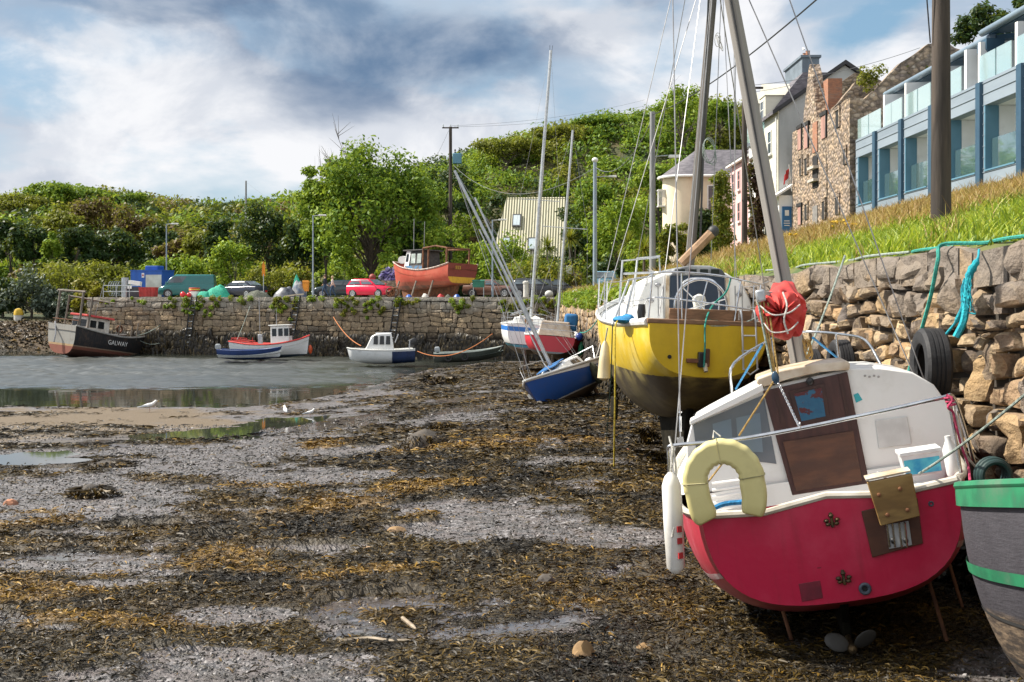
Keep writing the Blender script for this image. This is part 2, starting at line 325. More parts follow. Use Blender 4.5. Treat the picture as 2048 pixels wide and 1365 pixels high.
# --- water
m, t = newmat('harbour_water'); finish(t, (.022, .026, .02), math_(t, 'ADD', .05, math_(t, 'MULTIPLY', nd(t, 'ShaderNodeAttribute', {'attribute_name': 'ripple'}).outputs['Fac'], .36)), spec=.5, IOR=2.3); WATER = m
xs = np.concatenate([[-400, -200, -120], np.arange(-75, 3.6, .26)]); ys = np.concatenate([np.arange(40, 100, .17), np.arange(100, 130, 1.0), [180, 300]])
XX, YY = np.meshgrid(xs, ys, indexing='ij'); wb = 8*fbm(XX*.12, YY*.12, 4, 70)
rp = sstep(57, 63, YY+wb-4)*sstep(97, 88, YY+wb*.6-3)*sstep(-4, -14, XX+wb*1.2-5)
streak = sstep(.38, .6, fbm(XX*.10, YY*.55, 3, 90)); rq = rp*(.8+.2*streak); rp = rp*(.6+.4*streak)+.015
ZZ = rp*(.14*(fbm(XX*1.5, YY*2.3, 2, 60)-.5)*2+.045*(fbm(XX*2.6, YY*2.6, 2, 63)-.5)*2)
i = np.arange(XX.size).reshape(XX.shape); Q = np.stack([i[:-1, :-1], i[1:, :-1], i[1:, 1:], i[:-1, 1:]], -1).reshape(-1, 4)
tag(npmesh('water', np.stack([XX, YY, ZZ], -1), Q, WATER, attrs=dict(ripple=rq.ravel()), smooth=True), kind='structure')
# --- still tide pools left on the flat
m, t = newmat('pool_water'); v = coords_(t)
b = finish(t, (.035, .038, .03), .03, 0, noise_(t, v, 3, 2), .01, .02, .5); POOL = m
for (px, py, rx, ry) in [(400, 878, 125, 14), (600, 848, 130, 9), (45, 926, 120, 12), (790, 752, 130, 7)]:
    x0, y0 = gpix(px, py); z = float(ground_base(x0, y0))+.035; q = (gpix(px, py-ry)[1]-gpix(px, py+ry)[1])/2
    mb = MB(); pts = []
    for i in range(48):
        a = 2*PI*i/48; k = .35+1.2*float(fbm(math.cos(a)*2.2+px, math.sin(a)*2.2, 4, 2))
        pts.append((x0+rx/F*y0*k*math.cos(a), y0+q*k*math.sin(a), z))
    tag(mb.face(pts).build('pool_water', POOL, smooth=0, fix=False), kind='structure')
# --- seaweed fronds lying over the shore: nobody could count them
def ribbons(name, X, Y, Z, ang, L, W, lift, mats, attrs=None, droop=None, seg=3, parent=None):
    n = len(X); k = seg+1; tt = np.linspace(0, 1, k)[None, :]
    cur = rng.normal(0, .7, n)[:, None]; a = ang[:, None]+cur*tt
    dx = np.cumsum(np.cos(a), 1)/k*L[:, None]; dy = np.cumsum(np.sin(a), 1)/k*L[:, None]
    zz = Z[:, None]+lift[:, None]*np.sin(tt*PI*.85)
    w = W[:, None]*(.35+np.sin(tt*PI*.8+.25))*.5
    tw = rng.uniform(-.9, .9, n)[:, None]+cur*tt
    nx, nyy, nz = -np.sin(a)*np.cos(tw), np.cos(a)*np.cos(tw), np.sin(tw)
    cx = X[:, None]+dx; cy = Y[:, None]+dy
    Lf = np.stack([cx-nx*w, cy-nyy*w, zz-nz*w], -1); Rt = np.stack([cx+nx*w, cy+nyy*w, zz+nz*w], -1)
    V = np.stack([Lf, Rt], 2).reshape(n, k*2, 3)
    base = (np.arange(n)*k*2)[:, None]; q = np.array([[2*i, 2*i+1, 2*i+3, 2*i+2] for i in range(seg)])
    Qd = (base[:, None, :]+q[None]).reshape(-1, 4)
    return npmesh(name, V, Qd, mats, parent, {kk: np.repeat(d, k*2) for kk, d in (attrs or {}).items()}, True)
m, t = newmat('bladder_wrack'); gi = nd(t, 'ShaderNodeNewGeometry').outputs['Random Per Island']
c = ramp_(t, gi, [(0, (.008, .006, .003)), (.35, (.028, .019, .006)), (.65, (.060, .040, .010)), (.9, (.105, .068, .015)), (1, (.135, .09, .03))])
c = mix_(t, nd(t, 'ShaderNodeAttribute', {'attribute_name': 'gold'}).outputs['Fac'], c, ramp_(t, gi, [(0, (.05, .028, .005)), (.5, (.17, .092, .012)), (1, (.30, .18, .03))]))
c = mix_(t, math_(t, 'MULTIPLY', math_(t, 'MULTIPLY', sm_(t, .56, .40, noise_(t, coords_(t), .9, 6, .62)), math_(t, 'SUBTRACT', 1, math_(t, 'MULTIPLY', nd(t, 'ShaderNodeAttribute', {'attribute_name': 'gold'}).outputs['Fac'], .6))), .9), c, (.007, .0065, .006)); finish(t, c, .5, 0, None, spec=.22); WRACK = m
N = 1150000
a = rng.uniform(-.62, .46, N); Yf = 5.0*np.exp(rng.uniform(0, 1, N)**.85*math.log(84/5.0)); Xf = np.minimum(a*(Yf+3), 4.0)
Zf, wf, gf, wtf, sf = masks(Xf, Yf)
pr = wf*.96+.05*(1-sf)*np.interp(Yf, [10, 20], [1, .35]); kp = (rng.uniform(0, 1, N) < pr) & (Xf < 3.95) & ~((Yf > 6) & (a*(Yf+3) > 4.0)); Xf, Yf, Zf, gf = Xf[kp], Yf[kp], Zf[kp], gf[kp]; n = len(Xf)
sz = np.where(rng.uniform(0, 1, n) < .68, .62, 1.2)*np.minimum(.015+.0034*Yf, .115+.0006*Yf)*rng.uniform(.5, 1.6, n)
tag(ribbons('seaweed', Xf, Yf, Zf+.004, rng.uniform(0, 2*PI, n), sz*1.75, sz*.125, sz*rng.uniform(.05, .42, n)*np.interp(Yf, [20, 40], [1, .45]), WRACK, dict(gold=np.clip(gf*1.1*(rng.uniform(0, 1, n) < .8)+(rng.uniform(0, 1, n) < .04), 0, 1))),
    'brown and golden seaweed spread over the harbour bed', 'seaweed', kind='stuff')
# --- loose pebbles and shell grit
m, t = newmat('pebble_stone'); gi = nd(t, 'ShaderNodeNewGeometry').outputs['Random Per Island']
finish(t, ramp_(t, gi, [(0, (.012, .012, .012)), (.5, (.06, .055, .05)), (.85, (.13, .12, .115)), (1, (.30, .285, .28))]), .5, spec=.25); PEB = m
N = 95000
a = rng.uniform(-.62, .46, N); Yp = 5.5*np.exp(rng.uniform(0, 1, N)*math.log(40/5.5)); Xp = np.minimum(a*(Yp+3), 3.9)
Zp, wp, _, wtp, _ = masks(Xp, Yp); kp = (rng.uniform(0, 1, N) < (1-wp)*.9+.03)*(rng.uniform(0, 1, N) > wtp*.75); kp = kp.astype(bool); Xp, Yp, Zp = Xp[kp], Yp[kp], Zp[kp]; n = len(Xp)
r = (.006+.0006*Yp)*rng.uniform(.4, 1.5, n)
o8 = np.array([(1, 0, 0), (0, 1, 0), (-1, 0, 0), (0, -1, 0), (.5, .5, .6), (-.5, .5, .6), (-.5, -.5, .6), (.5, -.5, .6)], float)
V = np.stack([Xp, Yp, Zp], -1)[:, None, :]+o8[None]*r[:, None, None]*rng.uniform(.6, 1.4, (n, 8, 3))
q = np.array([[0, 1, 5, 4], [1, 2, 6, 5], [2, 3, 7, 6], [3, 0, 4, 7], [4, 5, 6, 7]])
tag(npmesh('pebbles', V, ((np.arange(n)*8)[:, None, None]+q[None]).reshape(-1, 4), PEB), 'small grey pebbles and shell grit on the mud', 'pebbles', kind='stuff')
# ================================================================ land, quay, stone walls, grass
def Xw(Y): return 4.02-.007*np.asarray(Y, float)
def Zw(Y): return np.interp(Y, [-10, 9, 20, 42, 88], [4.88, 4.86, 4.80, 4.60, 4.60])
QA, QB = Vector((-35.5, 100.3, 0)), Vector((3.41, 86.7, 0))          # face of the far quay
def quayY(X): return QA.y+(QB.y-QA.y)*(np.asarray(X, float)-QA.x)/(QB.x-QA.x)
def verge(X, Y):
    X = np.asarray(X, float); Y = np.asarray(Y, float); zw = Zw(Y)
    zb = np.interp(Y, [-10, 53, 66, 75, 90, 115], [7.9, 7.8, 7.0, 6.2, 5.0, 4.75]); tt = np.clip((X-Xw(Y))/11.2, 0, 1)
    z = zw+(zb-zw)*tt**1.06+.12*(fbm(X*.6, Y*.6, 3, 4)-.5)*sstep(0, .5, X-Xw(Y))
    return z+np.maximum(X-24, 0)*.22*sstep(112, 60, Y)
_cp = [-2500, -600, 0, 110, 300, 440, 560, 650, 760, 900, 1000, 1150, 1300, 1450, 1600, 2100, 3500]
_cz = [17, 20, 21.2, 22.2, 22.0, 20.3, 20.5, 19.5, 20, 20.5, 22.5, 24.6, 26, 27.5, 27, 26, 20]
_cy = [230, 230, 230, 230, 240, 235, 225, 190, 165, 150, 148, 148, 148, 150, 150, 150, 150]
def hill(X, Y):
    X = np.asarray(X, float); Y = np.asarray(Y, float); px = CX+F*X/Y
    zc = np.interp(px, _cp, _cz); yc = np.interp(px, _cp, _cy)
    b = np.where(X < -36.5, np.interp(Y, [103, 106, 114, 120], [-.7, .4, 2.5, 2.7]), np.where(X < 8, 4.62, verge(X, 112+0*X)))
    s = sstep(0, 1, (Y-111)/(yc-111))
    s = np.where(px < 600, s**1.25, s)
    return b+(zc-b)*s*(.93+.14*fbm(X*.05, Y*.05, 3, 8))+1.5*(fbm(X*.16, Y*.16, 3, 15)-.5)*sstep(112, 125, Y)-np.maximum(Y-yc-25, 0)*.05-.4*((Y < 111.6)&(X > -36.5))
def gridobj(name, X, Y, Z, m, **at):
    k = X.shape; i = np.arange(k[0]*k[1]).reshape(k); Q = np.stack([i[:-1, :-1], i[1:, :-1], i[1:, 1:], i[:-1, 1:]], -1).reshape(-1, 4)
    return npmesh(name, np.stack([X, Y, Z], -1), Q, m, attrs={a: d.ravel() for a, d in at.items()}, smooth=True)
EARTH = mat('grassy_earth', (.05, .085, .018), (.14, .13, .035), 1.2, .9, bump=.5, bscale=12, lo=.3, hi=.7)
SCRUBG, t = newmat('scrub_floor'); v = coords_(t); z = nd(t, 'ShaderNodeSeparateXYZ', None, Vector=v).outputs[2]
c = mix_(t, sm_(t, .35, .65, noise_(t, v, .25, 6)), (.028, .045, .014), (.085, .07, .022)); n_ = noise_(t, v, 1.4, 6, .7)
c = mix_(t, sm_(t, 2.75, 2.45, math_(t, 'ADD', z, math_(t, 'MULTIPLY', n_, .3))), c, mix_(t, n_, (.025, .016, .010), (.11, .075, .038)))
finish(t, c, .9, 0, n_, .7, .3)
CONC = mat('quay_concrete', (.36, .34, .30), (.24, .225, .20), .8, .9, bump=.25, bscale=20, dirt=(.12, .11, .08), dscale=.5)
u = np.linspace(0, 1, 70)**1.5; y = np.concatenate([np.linspace(-6, 60, 150), np.linspace(61, 112.5, 50)]); Ug, Yg = np.meshgrid(u, y, indexing='ij')
Xg = Xw(Yg)+.10+Ug*85; tag(gridobj('grass_bank', Xg, Yg, verge(Xg, Yg)-.06*(Ug < .001), EARTH), kind='structure')
u = np.linspace(0, 1, 60); Ug, Vg = np.meshgrid(u, np.linspace(0, 1, 14), indexing='ij'); Xg = lerp(-36.5, 3.6, Ug); Yg = lerp(quayY(Xg)+.15, 112.5, Vg)
tag(gridobj('quay_road', Xg, Yg, 4.60+0*Xg, CONC), kind='structure')
u = np.linspace(-.95, .75, 260); y = np.concatenate([np.linspace(103, 115, 26), np.geomspace(115.5, 420, 110)]); Ug, Yg = np.meshgrid(u, y, indexing='ij'); Xg = Ug*Yg
tag(gridobj('hillside', Xg, Yg, hill(Xg, Yg), SCRUBG), kind='structure')
# ---------------------------------------------------------------- stone material
def stonemat(name, stops, dark, dz, grey, gz, bs=1.0, lich=.14):
    m, t = newmat(name); v = coords_(t); z = nd(t, 'ShaderNodeSeparateXYZ', None, Vector=v).outputs[2]
    gi = nd(t, 'ShaderNodeNewGeometry').outputs['Random Per Island']
    vv = nd(t, 'ShaderNodeVectorMath', {'operation': 'ADD'}, i0=v, i1=nd(t, 'ShaderNodeCombineXYZ', None, X=math_(t, 'MULTIPLY', gi, 37.0), Y=math_(t, 'MULTIPLY', gi, 91.0)).outputs[0]).outputs[0]
    vs = nd(t, 'ShaderNodeMapping', None, Vector=vv, Scale=(1.6, 1.6, 3.2), Rotation=(.5, .4, 0)).outputs[0]
    na_ = noise_(t, vv, 3.5, 8, .65); nb = noise_(t, vs, 5, 7, .65); nc = noise_(t, v, 22, 5, .7)
    c = ramp_(t, gi, stops)
    c = mix_(t, sm_(t, .35, .7, na_), c, mix_(t, .45, c, (.05, .043, .035)))
    c = mix_(t, math_(t, 'MULTIPLY', sm_(t, .5, .72, nb), .6), c, mix_(t, .65, c, (.62, .47, .27), 'MIX'))
    g2 = math_(t, 'FRACT', math_(t, 'MULTIPLY', gi, 7.31))
    zz = math_(t, 'ADD', math_(t, 'ADD', z, math_(t, 'MULTIPLY', math_(t, 'SUBTRACT', noise_(t, v, .8, 5), .5), 1.6)), math_(t, 'MULTIPLY', math_(t, 'SUBTRACT', g2, .5), .5))
    c = mix_(t, math_(t, 'MULTIPLY', sm_(t, gz[0], gz[1], zz), .85), c, mix_(t, na_, grey[0], grey[1]))
    c = mix_(t, math_(t, 'MULTIPLY', sm_(t, .60, .74, nc), lich), c, (.50, .48, .42))
    c = mix_(t, sm_(t, dz[1], dz[0], zz), c, mix_(t, nc, dark, tuple(k*2.6 for k in dark)))
    fc = nd(t, 'ShaderNodeTexVoronoi', {'feature': 'F1'}, Vector=nd(t, 'ShaderNodeVectorMath', {'operation': 'MULTIPLY_ADD'}, i0=nd(t, 'ShaderNodeTexNoise', None, Vector=vv, Scale=3.0, Detail=4.0).outputs[1], i1=(.3, .3, .3), i2=vv).outputs[0], Scale=5.5).outputs['Distance']
    h = math_(t, 'ADD', math_(t, 'ADD', math_(t, 'MULTIPLY', na_, 1.2), math_(t, 'MULTIPLY', fc, .9)), math_(t, 'ADD', math_(t, 'MULTIPLY', nb, .5), math_(t, 'MULTIPLY', nc, .4)))
    finish(t, c, .82, 0, h, bs, .06, .25); return m
ST_NEAR = stonemat('harbour_stone', [(0, (.13, .10, .08)), (.2, (.52, .35, .175)), (.4, (.27, .21, .155)), (.58, (.64, .47, .27)), (.75, (.17, .145, .13)), (.88, (.40, .25, .125)), (1, (.30, .25, .21))], (.018, .015, .012), (2.5, 3.2), ((.10, .085, .075), (.28, .245, .215)), (4.15, 4.75))
ST_FAR = stonemat('quay_stone', [(0, (.20, .15, .10)), (.25, (.38, .28, .175)), (.5, (.29, .225, .16)), (.75, (.43, .33, .21)), (1, (.18, .15, .115))], (.016, .013, .010), (1.35, 2.1), ((.22, .205, .17), (.42, .39, .34)), (3.2, 4.3), .7, .35)
JOINT = mat('joint_mortar', (.055, .045, .035), (.03, .026, .02), 3, .95)  # dark mortar of the backing seen between the stones
def stonewall(mb, s0, s1, fn, base, top, rows, wid, res, bulge=.04, rough=.03, gap=.012, seed=1, cope=None, tall=.16):
    """irregular coursed masonry: each stone a rounded block on the face fn(s, h) -> point, pushed along fn's normal"""
    rd = random.Random(seed); h = 0; zs = [0]; Ht = max(top(s0+(s1-s0)*i/8)-base(s0+(s1-s0)*i/8) for i in range(9)); ch = cope[0] if cope else 0
    while h < Ht-ch-rows[0]*.7: h += rd.uniform(*rows); zs.append(h)
    zs[-1] = Ht-ch
    if cope: zs.append(Ht)
    def row(i, s):
        if i == 0: return -.05
        if i == len(zs)-1: return zs[i]
        return zs[i]+(.13 if not cope or i < len(zs)-2 else .16)*(float(vnoise(s*.9, i*7.3, seed))-.5)*2
    blocked = []
    for i in range(len(zs)-1):
        last = cope and i == len(zs)-2; s = s0; j0 = 0; w = cope[1] if last else wid; skip = blocked; blocked = []
        while s < s1-.05:
            L = min(rd.uniform(*w)*(1 if rd.random() < .7 else 1.25), s1-s); nx = [q for q in skip if q[1] > s+.02 and q[0] < s+L]
            if nx:
                if nx[0][0]-s < .12: s = nx[0][1]; j0 = 0; continue
                L = nx[0][0]-s
            up = 2 if (not last and i < len(zs)-(3 if cope else 2) and rd.random() < tall and L < .75) else 1
            if up == 2: blocked.append((s, s+L))
            if False: pass
            j1 = rd.uniform(-.06, .06) if not last else 0
            n = res(s); off = rd.uniform(-.035, .045)
            c = [(s+j0+gap, row(i, s)+gap), (s+L+j1-gap, row(i, s+L)+gap), (s+L-j1-gap, row(i+up, s+L)-gap), (s-j0+gap, row(i+up, s)-gap)]
            c = [(a+rd.uniform(-.03, .03), b+rd.uniform(-.025, .025)) for a, b in c]
            V = []; sc_ = rd.uniform(0, 99)
            for a in range(n+3):
                for b in range(n+3):
                    e = (a in (0, n+2)) or (b in (0, n+2)); uu = min(max(a-1, 0), n)/n; vv = min(max(b-1, 0), n)/n
                    ru = .5+(uu-.5)*(1-.08*(abs(vv-.5)*2)**4); rv = .5+(vv-.5)*(1-.08*(abs(uu-.5)*2)**4)
                    x = (c[0][0]*(1-ru)+c[1][0]*ru)*(1-rv)+(c[3][0]*(1-ru)+c[2][0]*ru)*rv; z = (c[0][1]*(1-ru)+c[1][1]*ru)*(1-rv)+(c[3][1]*(1-ru)+c[2][1]*ru)*rv
                    d = -.13 if e else off+bulge*(1-max(abs(2*uu-1), abs(2*vv-1))**5)-bulge*.4
                    V.append((x, z, d, sc_))
            V = np.array(V); nz = (fbm(V[:, 0]*3.2+V[:, 3], V[:, 1]*3.2, 3, 3)-.5)*2*rough*1.7+(fbm(V[:, 0]*9+V[:, 3], V[:, 1]*9, 2, 6)-.5)*rough
            V[:, 2] += np.where(V[:, 2] > -.12, nz, 0)
            k = (Ht, ); o = []
            for x, z, d, _ in V:
                sc2 = (top(x)-base(x))/Ht; p, nn = fn(x); o.append((p[0]+nn[0]*d, p[1]+nn[1]*d, base(x)+z*sc2))
            mb.add(o, [(a*(n+3)+b, (a+1)*(n+3)+b, (a+1)*(n+3)+b+1, a*(n+3)+b+1) for a in range(n+2) for b in range(n+2)])
            if last:                                                   # coping stones have a top that runs back into the bank
                p0, nn = fn(s+gap); p1, _ = fn(s+L-gap); zt = [base(q)+(top(q)-base(q))-.012 for q in (s, s+L)]
                A = Vector((p0[0], p0[1], zt[0])); B = Vector((p1[0], p1[1], zt[1])); N_ = Vector((*nn[:2], 0)); u_ = rd.uniform(-.01, .02)
                mb.extr([A+N_*.0, B+N_*.0, B-N_*.62, A-N_*.62], (0, 0, -.3))
            s += L; j0 = j1
wt_ = thing('stone_wall', 'high harbour wall of big rough tan and grey blocks along the right side', 'wall', Vector((4, 3, 1.5)))
wt_.location = (0, 0, 0)
mb = MB(); nrm = (-1, 0, 0)
stonewall(mb, 2.0, 26, lambda s: ((float(Xw(s)), s), nrm), lambda s: float(ground_base(3.9, s))-.15, lambda s: float(Zw(s))+.16*(float(vnoise(s*1.1, 3))-.5), (.15, .30), (.15, .50), lambda s: 6 if s < 14 else 4, .035, .075, .020, 4, ((.32), (.30, .9)))
mb.build('wall_stones', ST_NEAR, wt_, smooth=32, fix=False)
mb = MB()
stonewall(mb, 26, 86.6, lambda s: ((float(Xw(s)), s), nrm), lambda s: float(ground_base(3.9, s))-.15, lambda s: float(Zw(s)), (.34, .5), (.35, .95), lambda s: 3 if s < 45 else 2, .06, .05, .012, 9, ((.34), (.5, 1.1)))
mb.build('wall_stones', ST_NEAR, wt_, smooth=32, fix=False)
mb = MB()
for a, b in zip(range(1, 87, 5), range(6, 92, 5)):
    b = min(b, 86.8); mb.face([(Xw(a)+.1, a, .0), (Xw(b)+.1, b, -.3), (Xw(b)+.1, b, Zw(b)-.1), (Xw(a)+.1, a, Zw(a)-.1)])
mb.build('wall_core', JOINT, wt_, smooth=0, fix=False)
qd = (QB-QA).normalized(); qn = Vector((qd.y, -qd.x, 0)); QL = (QB-QA).length
def onq(s, z=0, d=0): p = QA+qd*s+qn*d; return Vector((p.x, p.y, z))
qt = thing('quay_wall', 'stone quay wall across the harbour with dark weed along its foot', 'wall')
mb = MB(); stonewall(mb, 0, QL, lambda s: (onq(s), qn), lambda s: -.35, lambda s: 4.62, (.30, .46), (.35, 1.0), lambda s: 2, .05, .05, .012, 21, (.32, (.7, 1.6)))
mb.build('wall_stones', ST_FAR, qt, smooth=50, fix=False)
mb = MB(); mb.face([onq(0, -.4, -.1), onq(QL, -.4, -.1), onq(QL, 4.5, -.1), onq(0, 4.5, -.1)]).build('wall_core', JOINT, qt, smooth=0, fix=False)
en = Vector((-1, -.1, 0)).normalized(); ed = Vector((-.1, 1, 0)).normalized()
mb = MB(); stonewall(mb, 0, 12, lambda s: (QA+ed*(12-s), en), lambda s: -.3, lambda s: 4.62, (.30, .46), (.35, .9), lambda s: 2, .05, .05, .012, 23, (.32, (.7, 1.5))); mb.build('end_stones', ST_FAR, qt, smooth=50, fix=False)
# ---------------------------------------------------------------- weed hanging on the walls
def hang(name, pts, nr, L, W, m, label):
    """pts (n,3) roots, nr (n,3) outward; strips droop down the face"""
    n = len(pts); k = 4; tt = np.linspace(0, 1, k)[None, :, None]; tg = np.cross(nr, [0, 0, 1.0])
    sw = rng.normal(0, .18, n)[:, None, None]; c = pts[:, None, :]+nr[:, None, :]*(.05+.10*np.sin(tt*2.6))*rng.uniform(.5, 1.6, n)[:, None, None]
    c = c+np.array([0, 0, -1.])*tt*L[:, None, None]+tg[:, None, :]*sw*tt*L[:, None, None]
    w = (W[:, None, None]*(.4+np.sin(tt*2.6)))*.5; V = np.stack([c-tg[:, None, :]*w, c+tg[:, None, :]*w+nr[:, None, :]*w*rng.uniform(-.8, .8, n)[:, None, None]], 2).reshape(n, k*2, 3)
    q = np.array([[2*i, 2*i+1, 2*i+3, 2*i+2] for i in range(k-1)])
    return tag(npmesh(name, V, ((np.arange(n)*k*2)[:, None, None]+q[None]).reshape(-1, 4), m, smooth=True), label, 'seaweed', kind='stuff')
m, t = newmat('rockweed'); gi = nd(t, 'ShaderNodeNewGeometry').outputs['Random Per Island']
finish(t, ramp_(t, gi, [(0, (.006, .005, .004)), (.5, (.022, .017, .010)), (.85, (.055, .040, .018)), (1, (.10, .075, .035))]), .45, spec=.4); ROCKW = m
n = 15000; s = rng.uniform(.2, QL, n); tp = 1.95+.5*(fbm(s*.6, s*0, 3, 2)-.5)*2-.25*sstep(15, 30, s); z = tp*rng.uniform(.12, 1, n)**.6; z = np.where(fbm(s*1.1, z*1.2, 3, 44) > .38, z, z*.35)
hang('hanging_seaweed', np.stack([QA.x+qd.x*s, QA.y+qd.y*s, z], -1), np.repeat(np.array([[qn.x, qn.y, 0.]]), n, 0), rng.uniform(.3, .95, n), rng.uniform(.03, .13, n), ROCKW, 'dark seaweed hanging along the foot of the quay wall')
n = 7000; Yh = 8.5*np.exp(rng.uniform(0, 1, n)*math.log(86/8.5)); zb = ground_base(3.9, Yh); z = zb+np.interp(Yh, [8, 13, 30, 60, 86], [.3, .6, .9, 1.3, 1.8])*rng.uniform(0, 1, n)*(.6+.7*fbm(Yh*.7, 0*Yh, 3, 8))
hang('hanging_seaweed', np.stack([Xw(Yh), Yh, z], -1), np.repeat(np.array([[-1., 0, 0]]), n, 0), rng.uniform(.1, .4, n)*np.interp(Yh, [9, 13, 60], [.5, .7, 1.4]), rng.uniform(.02, .07, n)*np.interp(Yh, [13, 60], [1, 2]), ROCKW, 'black seaweed clinging to the foot of the high wall')
# ---------------------------------------------------------------- leaves
def leafmat(name, stops, trans=.4, rough=.55):
    m, t = newmat(name); gi = nd(t, 'ShaderNodeNewGeometry').outputs['Random Per Island']; oi = nd(t, 'ShaderNodeObjectInfo').outputs['Random']
    n_ = noise_(t, coords_(t), .35, 3); f = math_(t, 'ADD', math_(t, 'MULTIPLY', gi, .55), math_(t, 'ADD', math_(t, 'MULTIPLY', sm_(t, .3, .7, n_), .35), math_(t, 'MULTIPLY', oi, .1)))
    c = ramp_(t, f, stops)
    p = nd(t, 'ShaderNodeBsdfPrincipled', None, Base_Color=c, Roughness=rough); p.inputs['Specular IOR Level'].default_value = .3
    tr = nd(t, 'ShaderNodeBsdfTranslucent', None, Color=mix_(t, .5, c, (.30, .34, .03)))
    nd(t, 'ShaderNodeOutputMaterial', None, Surface=nd(t, 'ShaderNodeMixShader', None, i0=trans, i1=p.outputs[0], i2=tr.outputs[0]).outputs[0]); return m
LF = dict(
    bright=leafmat('bright_leaf', [(0, (.06, .13, .010)), (.5, (.18, .29, .022)), (1, (.40, .47, .05))]),
    mid=leafmat('mid_leaf', [(0, (.034, .08, .009)), (.5, (.115, .22, .020)), (1, (.30, .40, .04))]),
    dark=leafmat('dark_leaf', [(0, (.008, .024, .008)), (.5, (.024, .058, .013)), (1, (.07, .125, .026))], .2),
    olive=leafmat('olive_leaf', [(0, (.05, .07, .010)), (.5, (.16, .18, .022)), (1, (.33, .30, .04))]),
    rust=leafmat('rust_leaf', [(0, (.05, .035, .014)), (.5, (.12, .075, .028)), (1, (.19, .12, .045))]),
    grey=leafmat('grey_leaf', [(0, (.025, .042, .028)), (.5, (.07, .10, .07)), (1, (.20, .24, .19))], .15),
    purple=leafmat('purple_leaf', [(0, (.03, .015, .014)), (.5, (.075, .038, .03)), (1, (.14, .08, .05))]),
    vine=leafmat('vine_leaf', [(0, (.05, .09, .012)), (.4, (.14, .18, .02)), (.8, (.30, .25, .03)), (1, (.36, .12, .03))]),
    gold=leafmat('gold_leaf', [(0, (.10, .11, .012)), (.5, (.24, .21, .02)), (1, (.44, .34, .03))]),
    lilac=leafmat('lilac_flower', [(0, (.12, .10, .30)), (.5, (.22, .18, .50)), (1, (.40, .35, .65))]))
def leaves(C, Rd, n, size, flat=.0, shell=.45):
    """leaf-sized faces through lumps: C (k,3) centres, Rd (k,3) radii, n leaves in each"""
    C = np.asarray(C, float); Rd = np.asarray(Rd, float); k = len(C); N = k*n
    d = rng.normal(0, 1, (N, 3)); d /= np.linalg.norm(d, axis=1, keepdims=True)
    rr = rng.uniform(shell, 1.05, N)[:, None]; c = np.repeat(C, n, 0)+d*np.repeat(Rd, n, 0)*rr
    nn = d*.8+rng.normal(0, .7, (N, 3)); nn[:, 2] += .35; nn /= np.linalg.norm(nn, axis=1, keepdims=True)
    a = np.cross(nn, rng.normal(0, 1, (N, 3))); a /= np.linalg.norm(a, axis=1, keepdims=True)+1e-9; b = np.cross(nn, a)
    s = (size*rng.uniform(.55, 1.35, N))[:, None]
    V = np.stack([c-a*s, c-b*s*.5+nn*s*.12, c+a*s, c+b*s*.5+nn*s*.12], 1)
    return V.reshape(-1, 3), np.arange(N*4).reshape(N, 4)
def leafobj(name, C, Rd, n, size, m, parent=None, **kw):
    V, Q = leaves(C, Rd, n, size, **kw); return npmesh(name, V, Q, m, parent)
# ---------------------------------------------------------------- grass on the bank
m, t = newmat('grass_blade'); gi = nd(t, 'ShaderNodeNewGeometry').outputs['Random Per Island']; dr = nd(t, 'ShaderNodeAttribute', {'attribute_name': 'dry'}).outputs['Fac']
c = mix_(t, dr, ramp_(t, gi, [(0, (.09, .17, .010)), (.5, (.25, .37, .018)), (1, (.48, .54, .045))]), ramp_(t, gi, [(0, (.20, .11, .035)), (.5, (.40, .22, .075)), (1, (.56, .38, .17))]))
p = nd(t, 'ShaderNodeBsdfPrincipled', None, Base_Color=c, Roughness=.5); tr = nd(t, 'ShaderNodeBsdfTranslucent', None, Color=c)
nd(t, 'ShaderNodeOutputMaterial', None, Surface=nd(t, 'ShaderNodeMixShader', None, i0=.4, i1=p.outputs[0], i2=tr.outputs[0]).outputs[0]); GRASS = m
def blades(name, X, Y, Z, H, W, dry, label):
    n = len(X); k = 4; tt = np.linspace(0, 1, k)[None, :]; az = rng.uniform(0, 2*PI, n)[:, None]; be = rng.uniform(.1, .75, n)[:, None]*H[:, None]
    cx = X[:, None]+np.cos(az)*be*tt**2+.12*H[:, None]*tt; cy = Y[:, None]+np.sin(az)*be*tt**2; cz = Z[:, None]+H[:, None]*tt*(1-.22*tt)
    w = W[:, None]*(1-tt*.9)*.5; pa = rng.uniform(0, 2*PI, n)[:, None]; ox, oy = np.cos(pa)*w, np.sin(pa)*w
    V = np.stack([np.stack([cx-ox, cy-oy, cz], -1), np.stack([cx+ox, cy+oy, cz], -1)], 2).reshape(n, k*2, 3)
    q = np.array([[2*i, 2*i+1, 2*i+3, 2*i+2] for i in range(k-1)])
    return tag(npmesh(name, V, ((np.arange(n)*k*2)[:, None, None]+q[None]).reshape(-1, 4), GRASS, attrs=dict(dry=np.repeat(dry, k*2)), smooth=True), label, 'grass', kind='stuff')
n = 90000; Yb = 7.0*np.exp(rng.uniform(0, 1, n)**.9*math.log(88/7.0)); Xb = Xw(Yb)+.22+rng.uniform(0, 1, n)**1.15*np.interp(Yb, [7, 50, 70, 88], [10.8, 10.5, 8, 5.5])
Zb = verge(Xb, Yb); pt = fbm(Xb*.45, Yb*.3, 4, 77); tx = (Xb-Xw(Yb))/11
dryp = np.clip(sstep(.22, .55, tx)*.8+sstep(.5, .68, pt)*.6+sstep(16, 26, Yb)*.35-.25, 0, 1)
dry = np.where(rng.uniform(0, 1, n) < dryp, rng.uniform(.6, 1, n), rng.uniform(0, .15, n))
